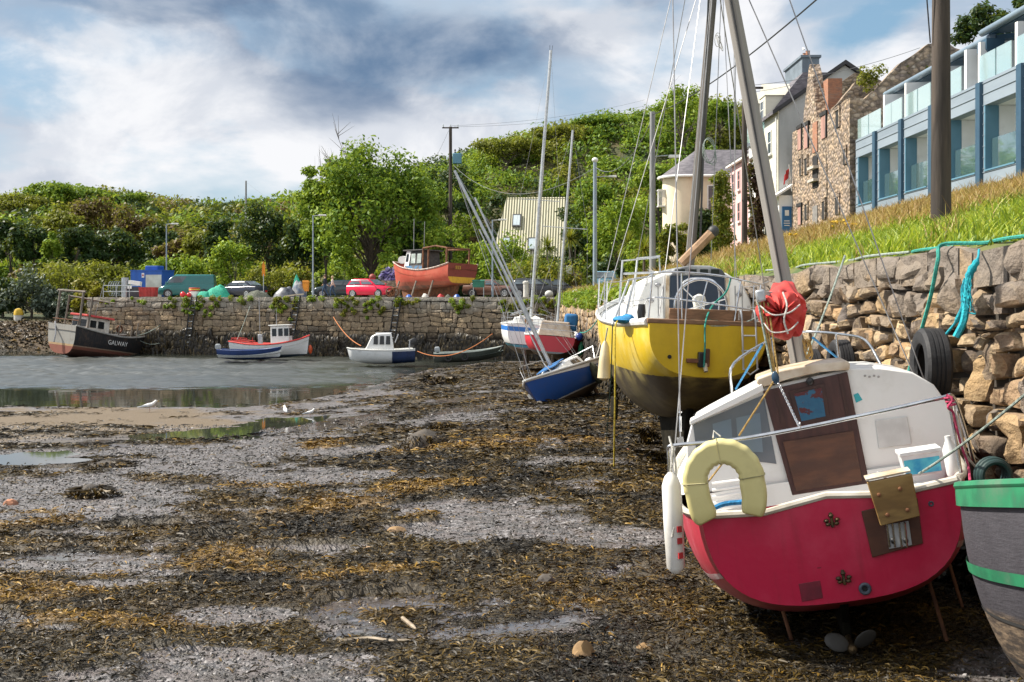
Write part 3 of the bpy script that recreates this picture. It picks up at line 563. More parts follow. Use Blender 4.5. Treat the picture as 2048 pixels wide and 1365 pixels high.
H = (.12+.16*sstep(.3, .7, pt)+.22*dry*rng.uniform(.5, 1.3, n)+.004*Yb)*rng.uniform(.6, 1.3, n); H *= .5+.5*sstep(0, .6, Xb-Xw(Yb)-.2)
blades('grass', Xb, Yb, Zb-.02, H, (.008+.0011*Yb)*rng.uniform(.7, 1.6, n)*(1.25-.6*dry), dry, 'long green and straw coloured grass on the bank above the wall')
# ================================================================ buildings
ZINC = mat('zinc_cladding', (.26, .315, .365), (.21, .26, .305), .8, .55, metal=.15, bump=.05, bscale=6, stretch=(1, .3, 2))
NAVY = mat('navy_frame', (.035, .085, .135), (.028, .07, .115), 2, .45)
REVEAL = mat('blue_reveal', (.11, .24, .33), (.09, .21, .29), 1, .5)
WHITE = mat('white_render', (.80, .80, .79), (.72, .72, .70), .7, .8, dirt=(.45, .44, .40), damt=.25)
SLATE = mat('roof_slate', (.15, .138, .15), (.09, .083, .092), 2.5, .55, bump=.7, bscale=3, stretch=(1, 1, 4), lo=.4, hi=.6)
def glassmat(name, tint, haze=.25, hz=(.7, .85, .85), refl=.25):
    m, t = newmat(name)
    tr = nd(t, 'ShaderNodeBsdfTransparent', None, Color=tint); gl = nd(t, 'ShaderNodeBsdfGlossy', None, Color=(1, 1, 1), Roughness=.03); df = nd(t, 'ShaderNodeBsdfDiffuse', None, Color=hz)
    a = nd(t, 'ShaderNodeMixShader', None, i0=haze, i1=tr.outputs[0], i2=df.outputs[0])
    fr = math_(t, 'ADD', math_(t, 'MULTIPLY', nd(t, 'ShaderNodeLayerWeight', None, Blend=.35).outputs['Facing'], .5), refl*.4, clamp=True)
    nd(t, 'ShaderNodeOutputMaterial', None, Surface=nd(t, 'ShaderNodeMixShader', None, i0=fr, i1=a.outputs[0], i2=gl.outputs[0]).outputs[0]); return m
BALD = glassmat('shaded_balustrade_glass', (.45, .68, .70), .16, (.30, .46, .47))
BALG = glassmat('balustrade_glass', (.72, .90, .90), .38, (.62, .80, .80))
PANE = mat('window_pane', (.035, .05, .06), (.06, .08, .09), 1.2, .12, spec=.8)
TEAL = mat('teal_pane', (.05, .16, .20), (.09, .24, .27), .6, .15, spec=.7)
WOODW = mat('white_joinery', (.78, .78, .76), (.70, .70, .68), 3, .5)
def window(par, c, w, h, ax='X', sgn=-1, bars=(1, 1), pane=None, sill=True, frm=None, dep=.06):
    """sash window on a wall whose outward side is sgn*ax; c is the middle of the opening on the wall face"""
    c = Vector(c); r = Vector((0, 1, 0)) if ax == 'X' else Vector((1, 0, 0)); o = (Vector((1, 0, 0)) if ax == 'X' else Vector((0, 1, 0)))*sgn
    def bx(mb, cc, a, b, d): mb.box(cc, tuple(abs(k) for k in (r*a+Vector((0, 0, b))+o*d)))
    f = MB(); k = min(.07, w*.12)
    for s in (-1, 1): bx(f, c+r*s*(w/2-k/2)+o*dep*.5, k, h, dep); bx(f, c+Vector((0, 0, s*(h/2-k/2)))+o*dep*.48, w-2*k, k, dep*.9)
    for i in range(bars[0]): bx(f, c+r*(-w/2+w*(i+1)/(bars[0]+1))+o*dep*.4, k*.5, h-2*k, dep*.6)
    for i in range(bars[1]): bx(f, c+Vector((0, 0, -h/2+h*(i+1)/(bars[1]+1)))+o*dep*.38, w-2*k, k*.6, dep*.55)
    fo = f.build('window', frm or WOODW, par, smooth=0)
    p = MB(); bx(p, c+o*.012, w-.02, h-.02, .02); p.build('pane', pane or PANE, fo, smooth=0)
    if sill:
        q = MB(); bx(q, c-Vector((0, 0, h/2+.05))+o*.07, w+.2, .1, .16); q.build('sill', WOODW, fo, smooth=0)
    return fo
# ---------------------------------------------------------------- modern apartments
X0 = 15.2; ap = thing('apartment_building', 'modern terrace clad in pale blue zinc with glass balconies', 'building', Vector((X0, 44, 7.8))); ap.matrix_world = Matrix()
OP = [(50.6, 52.6), (47.2, 49.6), (43.9, 46.3), (39.3, 41.7), (36.2, 38.5), (32.9, 35.3), (29.4, 31.8)]; YE = 53.05; YS = 28.0; d = .35
mb = MB(); mb.box((X0+d/2, (YE+YS)/2, 7.75), (d, YE-YS, 1.56)); mb.box((X0+d/2, (YE+YS)/2, 11.02), (d, YE-YS, .76))
ed_ = [YS]+[k for a, b in sorted(OP) for k in (a, b)]+[YE]
for a, b in zip(ed_[::2], ed_[1::2]):
    mb.box((X0+d/2, (a+b)/2, 9.586), (d, b-a, 2.108))
    for z in np.arange(8.62, 10.7, .36): mb.box((X0-.012, (a+b)/2, z), (.03, b-a-.01, .022))
for z in (8.10, 8.50, 10.66, 11.02, 11.37): mb.box((X0-.012, (YE+YS)/2, z), (.03, YE-YS-.02, .024))
mb.box((X0+4.2, YE-.1, 9.5), (7.6, .2, 5.0)); mb.build('wall', ZINC, ap, smooth=0)
for y in (50.1, 46.72, 43.35, 38.9, 35.75, 32.4): MB().box((X0-.05, y, 9.4), (.13, .36, 4.05)).build('pilaster', NAVY, ap, smooth=0)
for a, b in OP:
    r = MB(); x1 = X0+2.0
    r.box((x1+.05, (a+b)/2, 9.57), (.1, b-a+.4, 2.4)); r.box((X0+1.2, (a+b)/2, 10.70), (1.68, b-a+.4, .09)); r.box((X0+1.2, (a+b)/2, 8.46), (1.68, b-a+.4, .09)); r.box((X0+1.18, a-.06, 9.57), (1.6, .1, 2.14)); r.box((X0+1.22, b+.06, 9.57), (1.58, .1, 2.14))
    ro = r.build('balcony', WHITE, ap, smooth=0)
    MB().box((X0+.2, b+.046, 9.58), (.44, .1, 2.12)).box((X0+.02, (a+b)/2, 8.545), (.14, b-a-.01, .05)).build('reveal', REVEAL, ro, smooth=0)
    MB().box((X0+.2, (a+b)/2, 9.07), (.03, b-a-.06, 1.0)).build('balustrade', BALD, ro, smooth=0)
    window(ro, (x1, lerp(a, b, .2), 9.45), .8, 1.95, 'X', -1, (0, 0), TEAL, False, NAVY)
mb = MB(); mb.box((X0+2.6, (YE+YS)/2-.2, 12.2), (.2, YE-YS-.8, 1.6)); uw = mb.build('upper_wall', WHITE, ap, smooth=0)
MB().box((X0+1.35, (YE+YS)/2, 11.43), (2.7, YE-YS, .06)).build('terrace_floor', ZINC, ap, smooth=0)
for y in (49.5, 46.8, 43.6, 40.6, 39.4, 36.5, 33.2, 31):
    zt = 12.85; MB().extr([(X0+.14, y-.1, 11.46), (X0+2.5, y-.1, 11.46), (X0+2.5, y-.1, zt+.1), (X0+.14, y-.1, zt)], (0, .2, 0)).build('partition', WHITE, ap, smooth=0)
for i, (a, b) in enumerate([(51.4, 52.95), (49.7, 51.3), (48.3, 49.3), (47, 48.25), (45.2, 46.6), (43.8, 45.1), (42.1, 43.4), (40.8, 42.0), (37.9, 39.2), (36.7, 37.8), (34.8, 36.3), (33.4, 34.7)]):
    MB().box((X0+.07, (a+b)/2, 11.88), (.03, b-a, .92)).build('balustrade', BALG, ap, smooth=0)
for y in (48.2, 45.2, 42.1, 37.9, 34.8): window(uw, (X0+2.5, y, 12.2), 1.5, 1.4, 'X', -1, (1, 0), TEAL, False, NAVY)
def roofslab(a, b, xe, z, mt): return [(xe, a, z), (xe+7.5, a, z+.9), (xe+7.5, b, z+.9), (xe, b, z)]
rf = MB().extr(roofslab(39.6, 51.0, X0+.75, 12.98, 0), (0, 0, .16)).extr(roofslab(YS, 39.5, X0+.5, 13.12, 0), (0, 0, .16)).build('roof', NAVY, ap, smooth=0)
mb = MB()
for a, b, xe, z in ((39.6, 51.0, X0+.68, 13.12), (YS, 39.9, X0+.43, 13.26)): mb.tube([(xe, a, z), (xe, b, z)], .12, 10)
mb.build('gutter', mat('gutter_metal', (.22, .29, .35), (.17, .23, .29), 1, .4, metal=.3), rf)
MB().extr([(X0+.3, 39.2, 12.95), (X0+.9, 39.2, 12.95), (X0+.9, 39.2, 12.4), (X0+.5, 39.2, 12.35), (X0+.3, 39.2, 12.6)], (0, .8, 0)).build('rain_hopper', NAVY, rf, smooth=0)
# ---------------------------------------------------------------- ruined stone mill
m, t = newmat('rubble_stone'); v = coords_(t)
vo = nd(t, 'ShaderNodeTexVoronoi', {'feature': 'F1'}, Vector=nd(t, 'ShaderNodeVectorMath', {'operation': 'MULTIPLY_ADD'}, i0=nd(t, 'ShaderNodeTexNoise', None, Vector=v, Scale=2.0).outputs[1], i1=(.25, .25, .25), i2=nd(t, 'ShaderNodeMapping', None, Vector=v, Scale=(1, 1, 1.35)).outputs[0]).outputs[0], Scale=4.4)
r_ = nd(t, 'ShaderNodeSeparateColor', None, Color=vo.outputs['Color']).outputs[0]
c = ramp_(t, r_, [(0, (.13, .10, .08)), (.3, (.30, .22, .15)), (.55, (.42, .31, .21)), (.8, (.24, .19, .16)), (1, (.50, .40, .29))])
c = mix_(t, math_(t, 'MULTIPLY', sm_(t, .5, .7, noise_(t, v, .5, 6, .7)), .6), c, (.13, .11, .10)); c = mix_(t, sm_(t, .62, .75, noise_(t, v, 3, 5)), c, (.55, .50, .42))
c = mix_(t, math_(t, 'MULTIPLY', sm_(t, .4, .6, vo.outputs['Distance']), .55), c, (.10, .08, .06))
finish(t, c, .9, 0, math_(t, 'ADD', math_(t, 'MULTIPLY', vo.outputs['Distance'], -1.2), math_(t, 'MULTIPLY', noise_(t, v, 8, 4), .4)), 1, .08); RUBBLE = m
BRICK = mat('old_brick', (.38, .17, .095), (.26, .13, .085), 5, .9, bump=.6, bscale=14, stretch=(1, 1, 3), dirt=(.3, .25, .2))
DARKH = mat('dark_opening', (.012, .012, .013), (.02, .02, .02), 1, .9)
BOARD = mat('pink_boards', (.40, .23, .19), (.30, .17, .14), 3, .85, stretch=(1, 1, .3))
rm = thing('stone_mill', 'roofless old mill of rubble stone with small dark window slits', 'building'); xm = 15.0
mb = MB(); ya, yb = 53.3, 64.2
def ragged(pts, seed, step=.5, amp=.16):
    """walk along a broken wall top"""
    out = []; rd = random.Random(seed)
    for p, q in zip(pts, pts[1:]):
        n = max(1, int(math.hypot(q[0]-p[0], q[1]-p[1])/step))
        for i in range(n): out.append((lerp(p[0], q[0], i/n)+rd.uniform(-.05, .05), lerp(p[1], q[1], i/n)+rd.uniform(-amp, amp)))
    return out+[pts[-1]]
def wallX(prof, x, th): return MB().extr([(x, a, b) for a, b in prof], (th, 0, 0))
def wallY(prof, y, th): return MB().extr([(a, y, b) for a, b in prof], (0, th, 0))
fr_ = wallX([(ya, 6.0), (yb, 6.0)]+ragged([(yb, 13.3), (60, 13.2), (58.6, 13.4), (57.6, 13.2), (ya, 13.35)], 5, .6, .07), xm, .6).build('front_wall', RUBBLE, rm, smooth=0)
wallY([(xm+.61, 6.0), (22.3, 6.0)]+ragged([(22.3, 13.5), (20.5, 15.4), (18.9, 15.9), (17.3, 14.9), (xm+.61, 13.3)], 8, .4, .12), ya, .6).build('gable_wall', RUBBLE, rm, smooth=0)
wallY([(xm+.61, 6.0), (22.3, 6.0)]+ragged([(22.3, 13.5), (19, 16.4), (18.2, 16.5), (16.5, 15.0), (xm+.61, 13.2)], 11, .4, .12), yb-.6, .6).build('gable_wall', RUBBLE, rm, smooth=0)
wallY([(xm+.4, 13.2), (xm+3.2, 13.2)]+ragged([(xm+3.2, 14.2), (xm+1.5, 14.9), (xm+.4, 13.6)], 3, .4, .1), 57.6, .5).build('cross_wall', RUBBLE, rm, smooth=0)
pk = wallX([(59.2, 13.0), (62.2, 13.0)]+ragged([(62.2, 13.4), (60.9, 16.0), (60.6, 16.3), (60.2, 15.8), (59.2, 13.4)], 2, .4, .06), xm+.05, .5).build('dormer_gable', RUBBLE, rm, smooth=0)
MB().box((xm+.9, 59.5, 14.2), (.7, .9, 2.2)).build('brick_stack', BRICK, rm, smooth=0)
def yx(px, X): return X*F/(px-CX)
def zy(py, Y): return CZ-(py-HY)/F*Y
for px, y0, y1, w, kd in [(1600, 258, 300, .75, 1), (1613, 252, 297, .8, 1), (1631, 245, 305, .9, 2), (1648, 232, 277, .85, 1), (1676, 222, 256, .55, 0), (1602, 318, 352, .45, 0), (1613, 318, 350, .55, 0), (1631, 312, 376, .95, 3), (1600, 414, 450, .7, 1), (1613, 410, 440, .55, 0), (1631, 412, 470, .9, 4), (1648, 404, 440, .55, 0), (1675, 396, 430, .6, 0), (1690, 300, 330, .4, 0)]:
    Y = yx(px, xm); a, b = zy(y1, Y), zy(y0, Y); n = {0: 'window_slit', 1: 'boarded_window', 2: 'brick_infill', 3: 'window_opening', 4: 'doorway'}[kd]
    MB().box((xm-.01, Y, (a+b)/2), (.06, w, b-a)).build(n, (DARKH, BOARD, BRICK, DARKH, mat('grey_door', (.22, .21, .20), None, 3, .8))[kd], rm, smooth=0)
    if kd in (1, 0): MB().box((xm-.02, Y-w/2-.09, (a+b)/2), (.09, .16, b-a)).box((xm-.03, Y, b+.1), (.1, w+.4, .18)).build('jamb', DARKH if kd == 1 else RUBBLE, rm, smooth=0)
    if kd == 3:
        for z in (a+.35, a+(b-a)*.62): MB().box((xm-.12, Y, z), (.3, w+.3, .13)).build('lintel', mat('pale_lintel', (.5, .47, .42), None, 3, .8), rm, smooth=0)
# ---------------------------------------------------------------- tall grey house with a plain gable
GREYR = mat('grey_render', (.46, .47, .46), (.37, .385, .385), .6, .9, dirt=(.22, .22, .21), damt=.6, stretch=(1, 1, .4), dscale=.5)
CREAMR = mat('ivory_render', (.62, .60, .50), (.54, .52, .43), .6, .9, dirt=(.3, .29, .24), damt=.4)
gh = thing('grey_house', 'tall grey rendered house with a blank gable and dark bargeboards', 'house'); y0, y1 = 66.0, 69.6
wallY([(14.7, 5.8), (22, 5.8), (22, 14.8), (18.3, 17.3), (14.7, 14.8)], y0, y1-y0).build('wall', [GREYR], gh, smooth=0)
MB().box((14.66, (y0+y1)/2, 10.3), (.06, y1-y0-.02, 9.0)).build('front_wall', CREAMR, gh, smooth=0)
mb = MB()
for s, (xa, za), (xb, zb) in ((0, (14.35, 14.62), (18.3, 17.36)), (1, (22.35, 14.62), (18.3, 17.36))): mb.extr([(xa, y0-.16, za), (xb, y0-.16, zb), (xb, y0-.16, zb+.2), (xa, y0-.16, za+.2)], (0, y1-y0+.2, 0))
mb.build('roof', SLATE, gh, smooth=0)
mb = MB()
for (xa, za), (xb, zb) in (((14.3, 14.55), (18.3, 17.33)), ((22.4, 14.55), (18.3, 17.33))): mb.extr([(xa, y0-.22, za), (xb, y0-.22, zb), (xb, y0-.22, zb+.24), (xa, y0-.22, za+.24)], (0, .055, 0))
mb.build('bargeboard', mat('black_board', (.03, .03, .035), None, 2, .6), gh, smooth=0)
MB().tube([(14.58, y0+.25, 14.5), (14.58, y0+.25, 7)], .05, 8).build('downpipe', WOODW, gh)
for z in (8.6, 11.0, 13.3): window(gh, (14.63, 68, z), .95, 1.35, 'X', -1, (0, 1))
# ---------------------------------------------------------------- slate roofed house with dormers
sh = thing('slate_house', 'white fronted house with steep slate roof, chimney stack and glass balcony', 'house'); y0, y1 = 69.65, 75.5; xf = 14.9
mb = MB().box((xf+3.5, (y0+y1)/2, 10.3), (7, y1-y0, 9.2)).build('wall', WHITE, sh, smooth=0)
MB().extr([(xf-.15, y0, 14.9), (xf+2.0, y0, 17.6), (xf+5, y0, 17.6), (xf+7, y0, 14.9)], (0, y1-y0, 0)).build('roof', SLATE, sh, smooth=0)
MB().box((xf+2.6, 72.5, 18.0), (1.0, 4.4, 1.2)).box((xf+2.6, 72.5, 18.66), (1.2, 4.6, .14)).build('chimney', mat('slate_blue_render', (.16, .20, .24), None, 1, .8), sh, smooth=0)
for y in (71, 71.7, 73.2, 74.1): MB().lathe([(.14, 18.7), (.12, 19.1), (.15, 19.12)], 10, Matrix.Translation((xf+2.6, y, 0))).build('chimney_pot', BRICK, sh)
for y in (70.6, 73.6):
    dm = MB().box((xf+.5, y, 15.6), (1.3, 1.5, 1.4)).extr([(xf-.2, y-.9, 16.3), (xf-.2, y+.9, 16.3), (xf-.2, y, 17.1)], (1.6, 0, 0)).build('dormer', CREAMR, sh, smooth=0); window(dm, (xf-.15, y, 15.55), .9, 1.1, 'X', -1, (0, 1), None, False)
bl = MB().box((xf-.45, 71.0, 13.55), (.9, 2.3, .14)).build('balcony', ZINC, sh, smooth=0); MB().box((xf-.88, 71.0, 14.2), (.04, 2.3, 1.1)).box((xf-.45, 69.88, 14.2), (.8, .04, 1.1)).build('balustrade', BALG, bl, smooth=0)
for y in (70.5, 72.4, 74.4):
    for z in (8.2, 10.6, 12.6): window(sh, (xf, y, z), 1.0, 1.4, 'X', -1, (0, 1))
# ---------------------------------------------------------------- pink house
PINK = mat('pink_render', (.72, .46, .44), (.62, .40, .385), .5, .9, dirt=(.5, .38, .34), damt=.35)
ph = thing('pink_house', 'pink rendered house with narrow windows beside the cream house', 'house'); y0, y1 = 75.6, 82.4; xf = 15.0
MB().box((xf+3, (y0+y1)/2, 9.3), (6, y1-y0, 8.6)).build('wall', PINK, ph, smooth=0)
MB().extr([(xf-.35, y0-.02, 13.58), (xf+3, y0-.02, 15.6), (xf+6.3, y0-.02, 13.58)], (0, y1-y0+.3, 0)).build('roof', SLATE, ph, smooth=0)
MB().box((xf-.2, (y0+y1)/2, 13.5), (.22, y1-y0+.3, .16)).build('gutter', WOODW, ph, smooth=0)
for y in (77, 79.2, 81.2):
    for z in (7.6, 10.2, 12.3): window(ph, (xf, y, z), .8, 1.3, 'X', -1, (0, 1), None, True, PINK)
# ---------------------------------------------------------------- cream house with round bay
CREAM = mat('cream_render', (.78, .68, .50), (.70, .60, .44), .5, .9, dirt=(.5, .42, .3), damt=.3)
ch = thing('cream_house', 'cream house with rounded corner bay under a purple slate roof', 'house'); yc = 84.2
mb = MB().box((14.4, yc+3.5, 9.2), (4.2, 7, 8.0)); rg = [Vector((12.3+1.55*math.cos(a), yc+1.5+1.55*math.sin(a), 0)) for a in np.linspace(0, 2*PI, 33)[:-1]]
mb.loft([[p+Vector((0, 0, z)) for p in rg] for z in (5.2, 13.18)]); mb.build('wall', CREAM, ch, smooth=40)
ap_ = Vector((13.4, yc+3, 15.3)); b2 = Vector((18.6, yc+3, 15.3)); mb = MB()
ev = [Vector((12.3+1.85*math.cos(a), yc+1.5+1.85*math.sin(a), 13.1)) for a in np.linspace(PI*.9, PI*1.5, 12)]; ring = ev+[Vector((18.6, yc-.35, 13.1))]
for p, q in zip(ring, ring[1:-1]): mb.face([p, q, ap_])
mb.face([ring[-2], ring[-1], b2, ap_]); mb.face([ap_, b2, Vector((18.6, yc+7.3, 13.1)), Vector((11.9, yc+7.3, 13.1))]); mb.face([ap_, Vector((11.9, yc+7.3, 13.1)), ring[0]])
mb.face([p+Vector((0, 0, -.02)) for p in [ring[0]]+ring[1:]+[Vector((18.6, yc+7.3, 13.1)), Vector((11.9, yc+7.3, 13.1))]]); mb.build('roof', SLATE, ch, smooth=0)
MB().tube([p+Vector((0, 0, -.02)) for p in ring], .09, 6).build('gutter', WOODW, ch)
window(ch, (14.2, yc, 11.4), 1.0, 2.1, 'Y', -1, (1, 1)); window(ch, (14.1, yc, 8.4), 1.1, 1.9, 'Y', -1, (1, 1))
MB().box((14.2, yc-.09, 10.15), (1.7, .2, .16)).build('window_ledge', WOODW, ch, smooth=0)
bl = MB(); 
for z in (11.05, 12.2): bl.box((10.62, yc+1.3, z), (.5, .9, .07))
for i in range(6): bl.box((10.42, yc+.9+i*.16, 11.6), (.035, .035, 1.15)); bl.box((10.42+.08*i, yc+.88, 11.6), (.035, .035, 1.15))
bl.build('balcony', WOODW, ch, smooth=0)
# ---------------------------------------------------------------- notice porch
sp = thing('white_porch', 'small white lean-to porch at the corner of the stone mill', 'porch')
MB().box((14.72, 65.1, 8.2), (.8, 1.5, 3.6)).build('wall', WHITE, sp, smooth=0); MB().extr([(14.0, 64.2, 9.8), (15.25, 64.2, 10.6), (15.25, 64.2, 10.72), (14.0, 64.2, 9.93)], (0, 1.7, 0)).build('roof', WOODW, sp, smooth=0)
BLUES = mat('blue_sign', (.02, .13, .30), (.018, .115, .27), 1, .4); sg = thing('notice_board', 'tall blue notice board with white panels on the white porch', 'sign')
MB().box((14.72, 64.28, 8.55), (.5, .05, 1.7)).build('board', BLUES, sg, smooth=0)
mb = MB()
for z, h_, w_ in ((9.05, .3, .22), (8.62, .04, .3), (8.5, .04, .34), (8.38, .04, .28), (8.0, .16, .16), (7.86, .04, .3)): mb.box((14.72, 64.245, z), (w_, .012, h_))
mb.build('lettering', WOODW, sg, smooth=0)
fl_ = thing('flag', 'small red and white flag hanging by the white porch', 'flag'); MB().tube([(14.95, 64.1, 10.2), (14.75, 63.9, 11.6)], .02, 6).build('pole', WOODW, fl_)
fm = bpy.data.materials.new; RED = mat('red_cloth', (.50, .03, .03), (.38, .025, .03), 2, .7)
MB().grid(lambda u, v: (14.78-.05*u-.28*v+.05*math.sin(v*9), 63.93+.06*math.sin(v*7+u), 11.5-.55*u-.45*v), 4, 8).build('cloth', RED, fl_, fix=False); MB().grid(lambda u, v: (14.9-.05*u-.28*v+.05*math.sin(v*9), 63.94+.06*math.sin(v*7+u), 11.0-.3*u-.45*v), 3, 8).build('white_band', WHITE, fl_, fix=False)
# ---------------------------------------------------------------- house with ribbed roof up the slope
OLIVER = None; m, t = newmat('ribbed_roof'); v = coords_(t); wv = nd(t, 'ShaderNodeTexWave', {'bands_direction': 'X'}, Vector=v, Scale=1.15, Distortion=0).outputs['Fac']
finish(t, mix_(t, sm_(t, .35, .55, wv), (.22, .21, .115), mix_(t, noise_(t, v, .5, 4), (.46, .43, .29), (.54, .51, .36))), .6, 0, wv, 1, .06)
hx = thing('chalet', 'chalet with steep ribbed olive roof and skylights among the trees', 'house', frame((1.6, 119.5, 8.3), R(-6)))
A_ = [(-3.6, 0, .4), (3.5, 0, .4), (3.5, 3.6, 6.6), (-2.55, 3.6, 6.6)]
MB().extr(A_, (0, .12, -.1)).extr([(-2.55, 3.62, 6.6), (3.5, 3.62, 6.6), (3.5, 7.2, .4), (-3.6, 7.2, .4)], (0, -.12, -.1)).build('roof', m, hx, smooth=0)
MB().extr([(-2.9, .6, -1), (-2.9, 6.6, -1), (-2.6, 3.6, 6.2)], (5.9, 0, 0)).build('wall', WHITE, hx, smooth=0)
for x, y in ((-1.35, 2.15), (-2.2, .75), (.35, .72)):
    c = Vector((x, y-.06, .4+y*6.2/3.6+.03)); M = Matrix.Translation(c) @ Matrix.Rotation(math.atan2(6.2, 3.6), 4, 'X'); sk = MB().box((0, 0, .05), (.9, 1.5, .1), M=M).build('skylight', mat('grey_flashing', (.1, .1, .1), None, 2, .4), hx, smooth=0)
    MB().box((0, 0, .108), (.66, 1.2, .02), M=M).build('pane', mat('sky_pane', (.45, .55, .62), (.6, .68, .72), .5, .1), sk, smooth=0)
# ================================================================ trees, shrubs, poles, wires
BARK = mat('bark', (.13, .105, .08), (.06, .05, .04), 6, .9, bump=.6, bscale=14, stretch=(1, 1, .25))
def zland(X, Y):
    if Y < 111.5: return 4.6 if X < 3.4 else float(verge(X, Y))
    return float(hill(np.array(X), np.array(float(Y))))
def plant(label, px, pb, pt, pw, Y, kind, name='tree', cat='tree', lobes=22, n=150, leaf=.2, loose=0., trunk=True, group=None, bare=0, depth=.8):
    """a tree or shrub: pb/pt base and top, pw width as surveyed at distance Y"""
    c = P(px, pb, Y); top = P(px, pt, Y).z; X = c.x; z0 = zland(X, Y) if trunk else c.z
    zc = c.z if not trunk else z0+.01 if bare == 5 else z0+(top-z0)*(-.1 if name == 'shrub' else .14); w = pw/F*Y/2; h = (top-zc)/2; mid = Vector((0, 0, zc+h))
    rd = np.random.default_rng(int(px*7+pt*3)); C = []; Rr = []
    for i in range(lobes):
        d = rd.normal(0, 1, 3); d /= np.linalg.norm(d); d[2] = d[2] if d[2] > (-.8 if name == 'shrub' else -.6) else -d[2]*.6
        q = rd.uniform(.45, .86)**(1 if not loose else .7); r = rd.uniform(.24, .42)*(1-.35*loose)
        C.append((d[0]*w*q, d[1]*w*q*depth, d[2]*h*q+zc+h)); Rr.append((w*r*1.05, w*r*depth, min(w, h*1.3)*r*.85))
    zc = z0+(top-z0)*.0 if bare == 5 else zc; o = thing(name, label, cat, Vector((X, Y, z0)), group); sh = np.array(C); sh[:, 2] -= z0
    leafobj('crown', sh, Rr, n, leaf, LF[kind], o, shell=.35 if not loose else .2)
    if not trunk: zt_ = float(verge(X, Y)); MB().tube(smooth_pts([(0, 0, zt_-z0-.3), (.15, .1, (zt_-z0)*.5), (0, 0, h)], 4), [.22]*4+[.17]*4+[.10], 7).build('trunk', BARK, o)
    if trunk:
        mb = MB(); tr = max(.06, w*.04); f = Vector((rd.uniform(-.2, .2)*w*.4, 0, (zc-z0)+h*.7))
        stem = smooth_pts([(0, 0, -.3), f*.35+Vector((rd.uniform(-.1, .1), 0, 0)), f*.7, f], 3); mb.tube(stem, [tr*lerp(1.15, .4, i/(len(stem)-1)) for i in range(len(stem))], 7)
        for i in range(0, lobes, 2):
            p = Vector(sh[i]); a = stem[min(len(stem)-1, int(len(stem)*rd.uniform(.3, .9)))]; mb.tube(smooth_pts([a, a.lerp(p, .5)+Vector((0, 0, h*.08)), p], 2), [tr*.42, tr*.3, tr*.2, tr*.14, tr*.07], 5)
        for i in range(bare):
            a = stem[-2]; p = Vector((rd.uniform(-.75, .55)*w, rd.uniform(-.3, .3)*w, (zc-z0)+h*rd.uniform(1.5, 2.1)))
            m1 = a.lerp(p, .5)+Vector((0, 0, h*.1)); mb.tube(smooth_pts([a, m1, p], 3), [tr*.4, tr*.35, tr*.28, tr*.22, tr*.15, tr*.1, tr*.05], 5)
            for k in range(5):
                b = m1.lerp(p, rd.uniform(.1, .9)); mb.tube([b, b+Vector((rd.uniform(-.25, .25)*w, rd.uniform(-.2, .2)*w, h*rd.uniform(.1, .35)))], [tr*.12, tr*.03], 4)
        mb.build('trunk', BARK, o)
    return o
T = plant
T('broad leafy tree with bare twigs on top standing behind the red car', 738, 570, 280, 300, 114, 'mid', lobes=86, n=230, leaf=.22, loose=.5, bare=5)
T('loose twiggy tree leaning left of the broad tree', 652, 560, 288, 125, 115, 'bright', lobes=46, n=190, leaf=.2, loose=.5, bare=4)
T('bushy tree leaning right of the broad tree', 812, 570, 316, 130, 117, 'bright', lobes=30, n=170, leaf=.2, loose=.4, bare=2)
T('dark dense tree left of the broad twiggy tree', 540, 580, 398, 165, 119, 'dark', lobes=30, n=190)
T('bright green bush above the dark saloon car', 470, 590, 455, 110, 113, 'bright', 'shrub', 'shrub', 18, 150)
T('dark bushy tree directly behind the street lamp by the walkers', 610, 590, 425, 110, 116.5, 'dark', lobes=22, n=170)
T('bright young tree behind the two walking people', 692, 590, 462, 76, 109.5, 'bright', 'shrub', 'shrub', 18, 150, .17)
T('small bright sapling in front of the twiggy tree trunk', 778, 560, 478, 56, 109, 'bright', 'shrub', 'shrub', 12, 130, .16)
T('mid green tree right of the broad twiggy tree', 845, 570, 335, 125, 121, 'mid', lobes=26, n=170)
T('dark tree beside the pole with the transformer', 900, 540, 318, 120, 127, 'dark', lobes=22, n=170)
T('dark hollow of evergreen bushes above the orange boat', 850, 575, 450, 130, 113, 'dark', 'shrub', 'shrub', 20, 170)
T('round bright shrub beside the transformer pole foot', 885, 560, 428, 100, 111, 'bright', 'shrub', 'shrub', 16, 150, .18)
T('golden green shrub spreading below the chalet roof', 1010, 590, 468, 165, 110, 'bright', 'shrub', 'shrub', 24, 170, .17)
T('reddish shrub at the left foot of the chalet', 957, 520, 462, 66, 112.5, 'rust', 'shrub', 'shrub', 12, 130, .17)
T('clipped yellow green hedge behind the dark cars', 1090, 592, 512, 165, 103, 'vine', 'shrub', 'hedge', 26, 150, .16)
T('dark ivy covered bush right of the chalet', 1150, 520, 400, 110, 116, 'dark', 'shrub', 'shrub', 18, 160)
T('bright leafy tree between the chalet and the grey pole', 1235, 530, 375, 150, 114, 'bright', lobes=24, n=170)
T('dark green tree behind the grey pole', 1190, 480, 345, 120, 124, 'mid', lobes=22, n=150)
T('olive tree on the crest above the chalet roof', 1015, 420, 268, 165, 139, 'olive', lobes=26, n=170)
T('rounded olive tree near the middle of the hill crest', 1120, 400, 252, 150, 141, 'olive', lobes=24, n=160)
T('broad dark green tree on the crest left of the tall ash', 1225, 380, 232, 160, 143, 'mid', lobes=26, n=160)
T('tall loose ash tree standing highest on the hill', 1368, 350, 168, 150, 134, 'bright', lobes=26, n=130, loose=.6, bare=3)
T('leafy tree on the skyline right of the tall ash', 1440, 340, 196, 95, 136, 'mid', lobes=20, n=140, loose=.5)
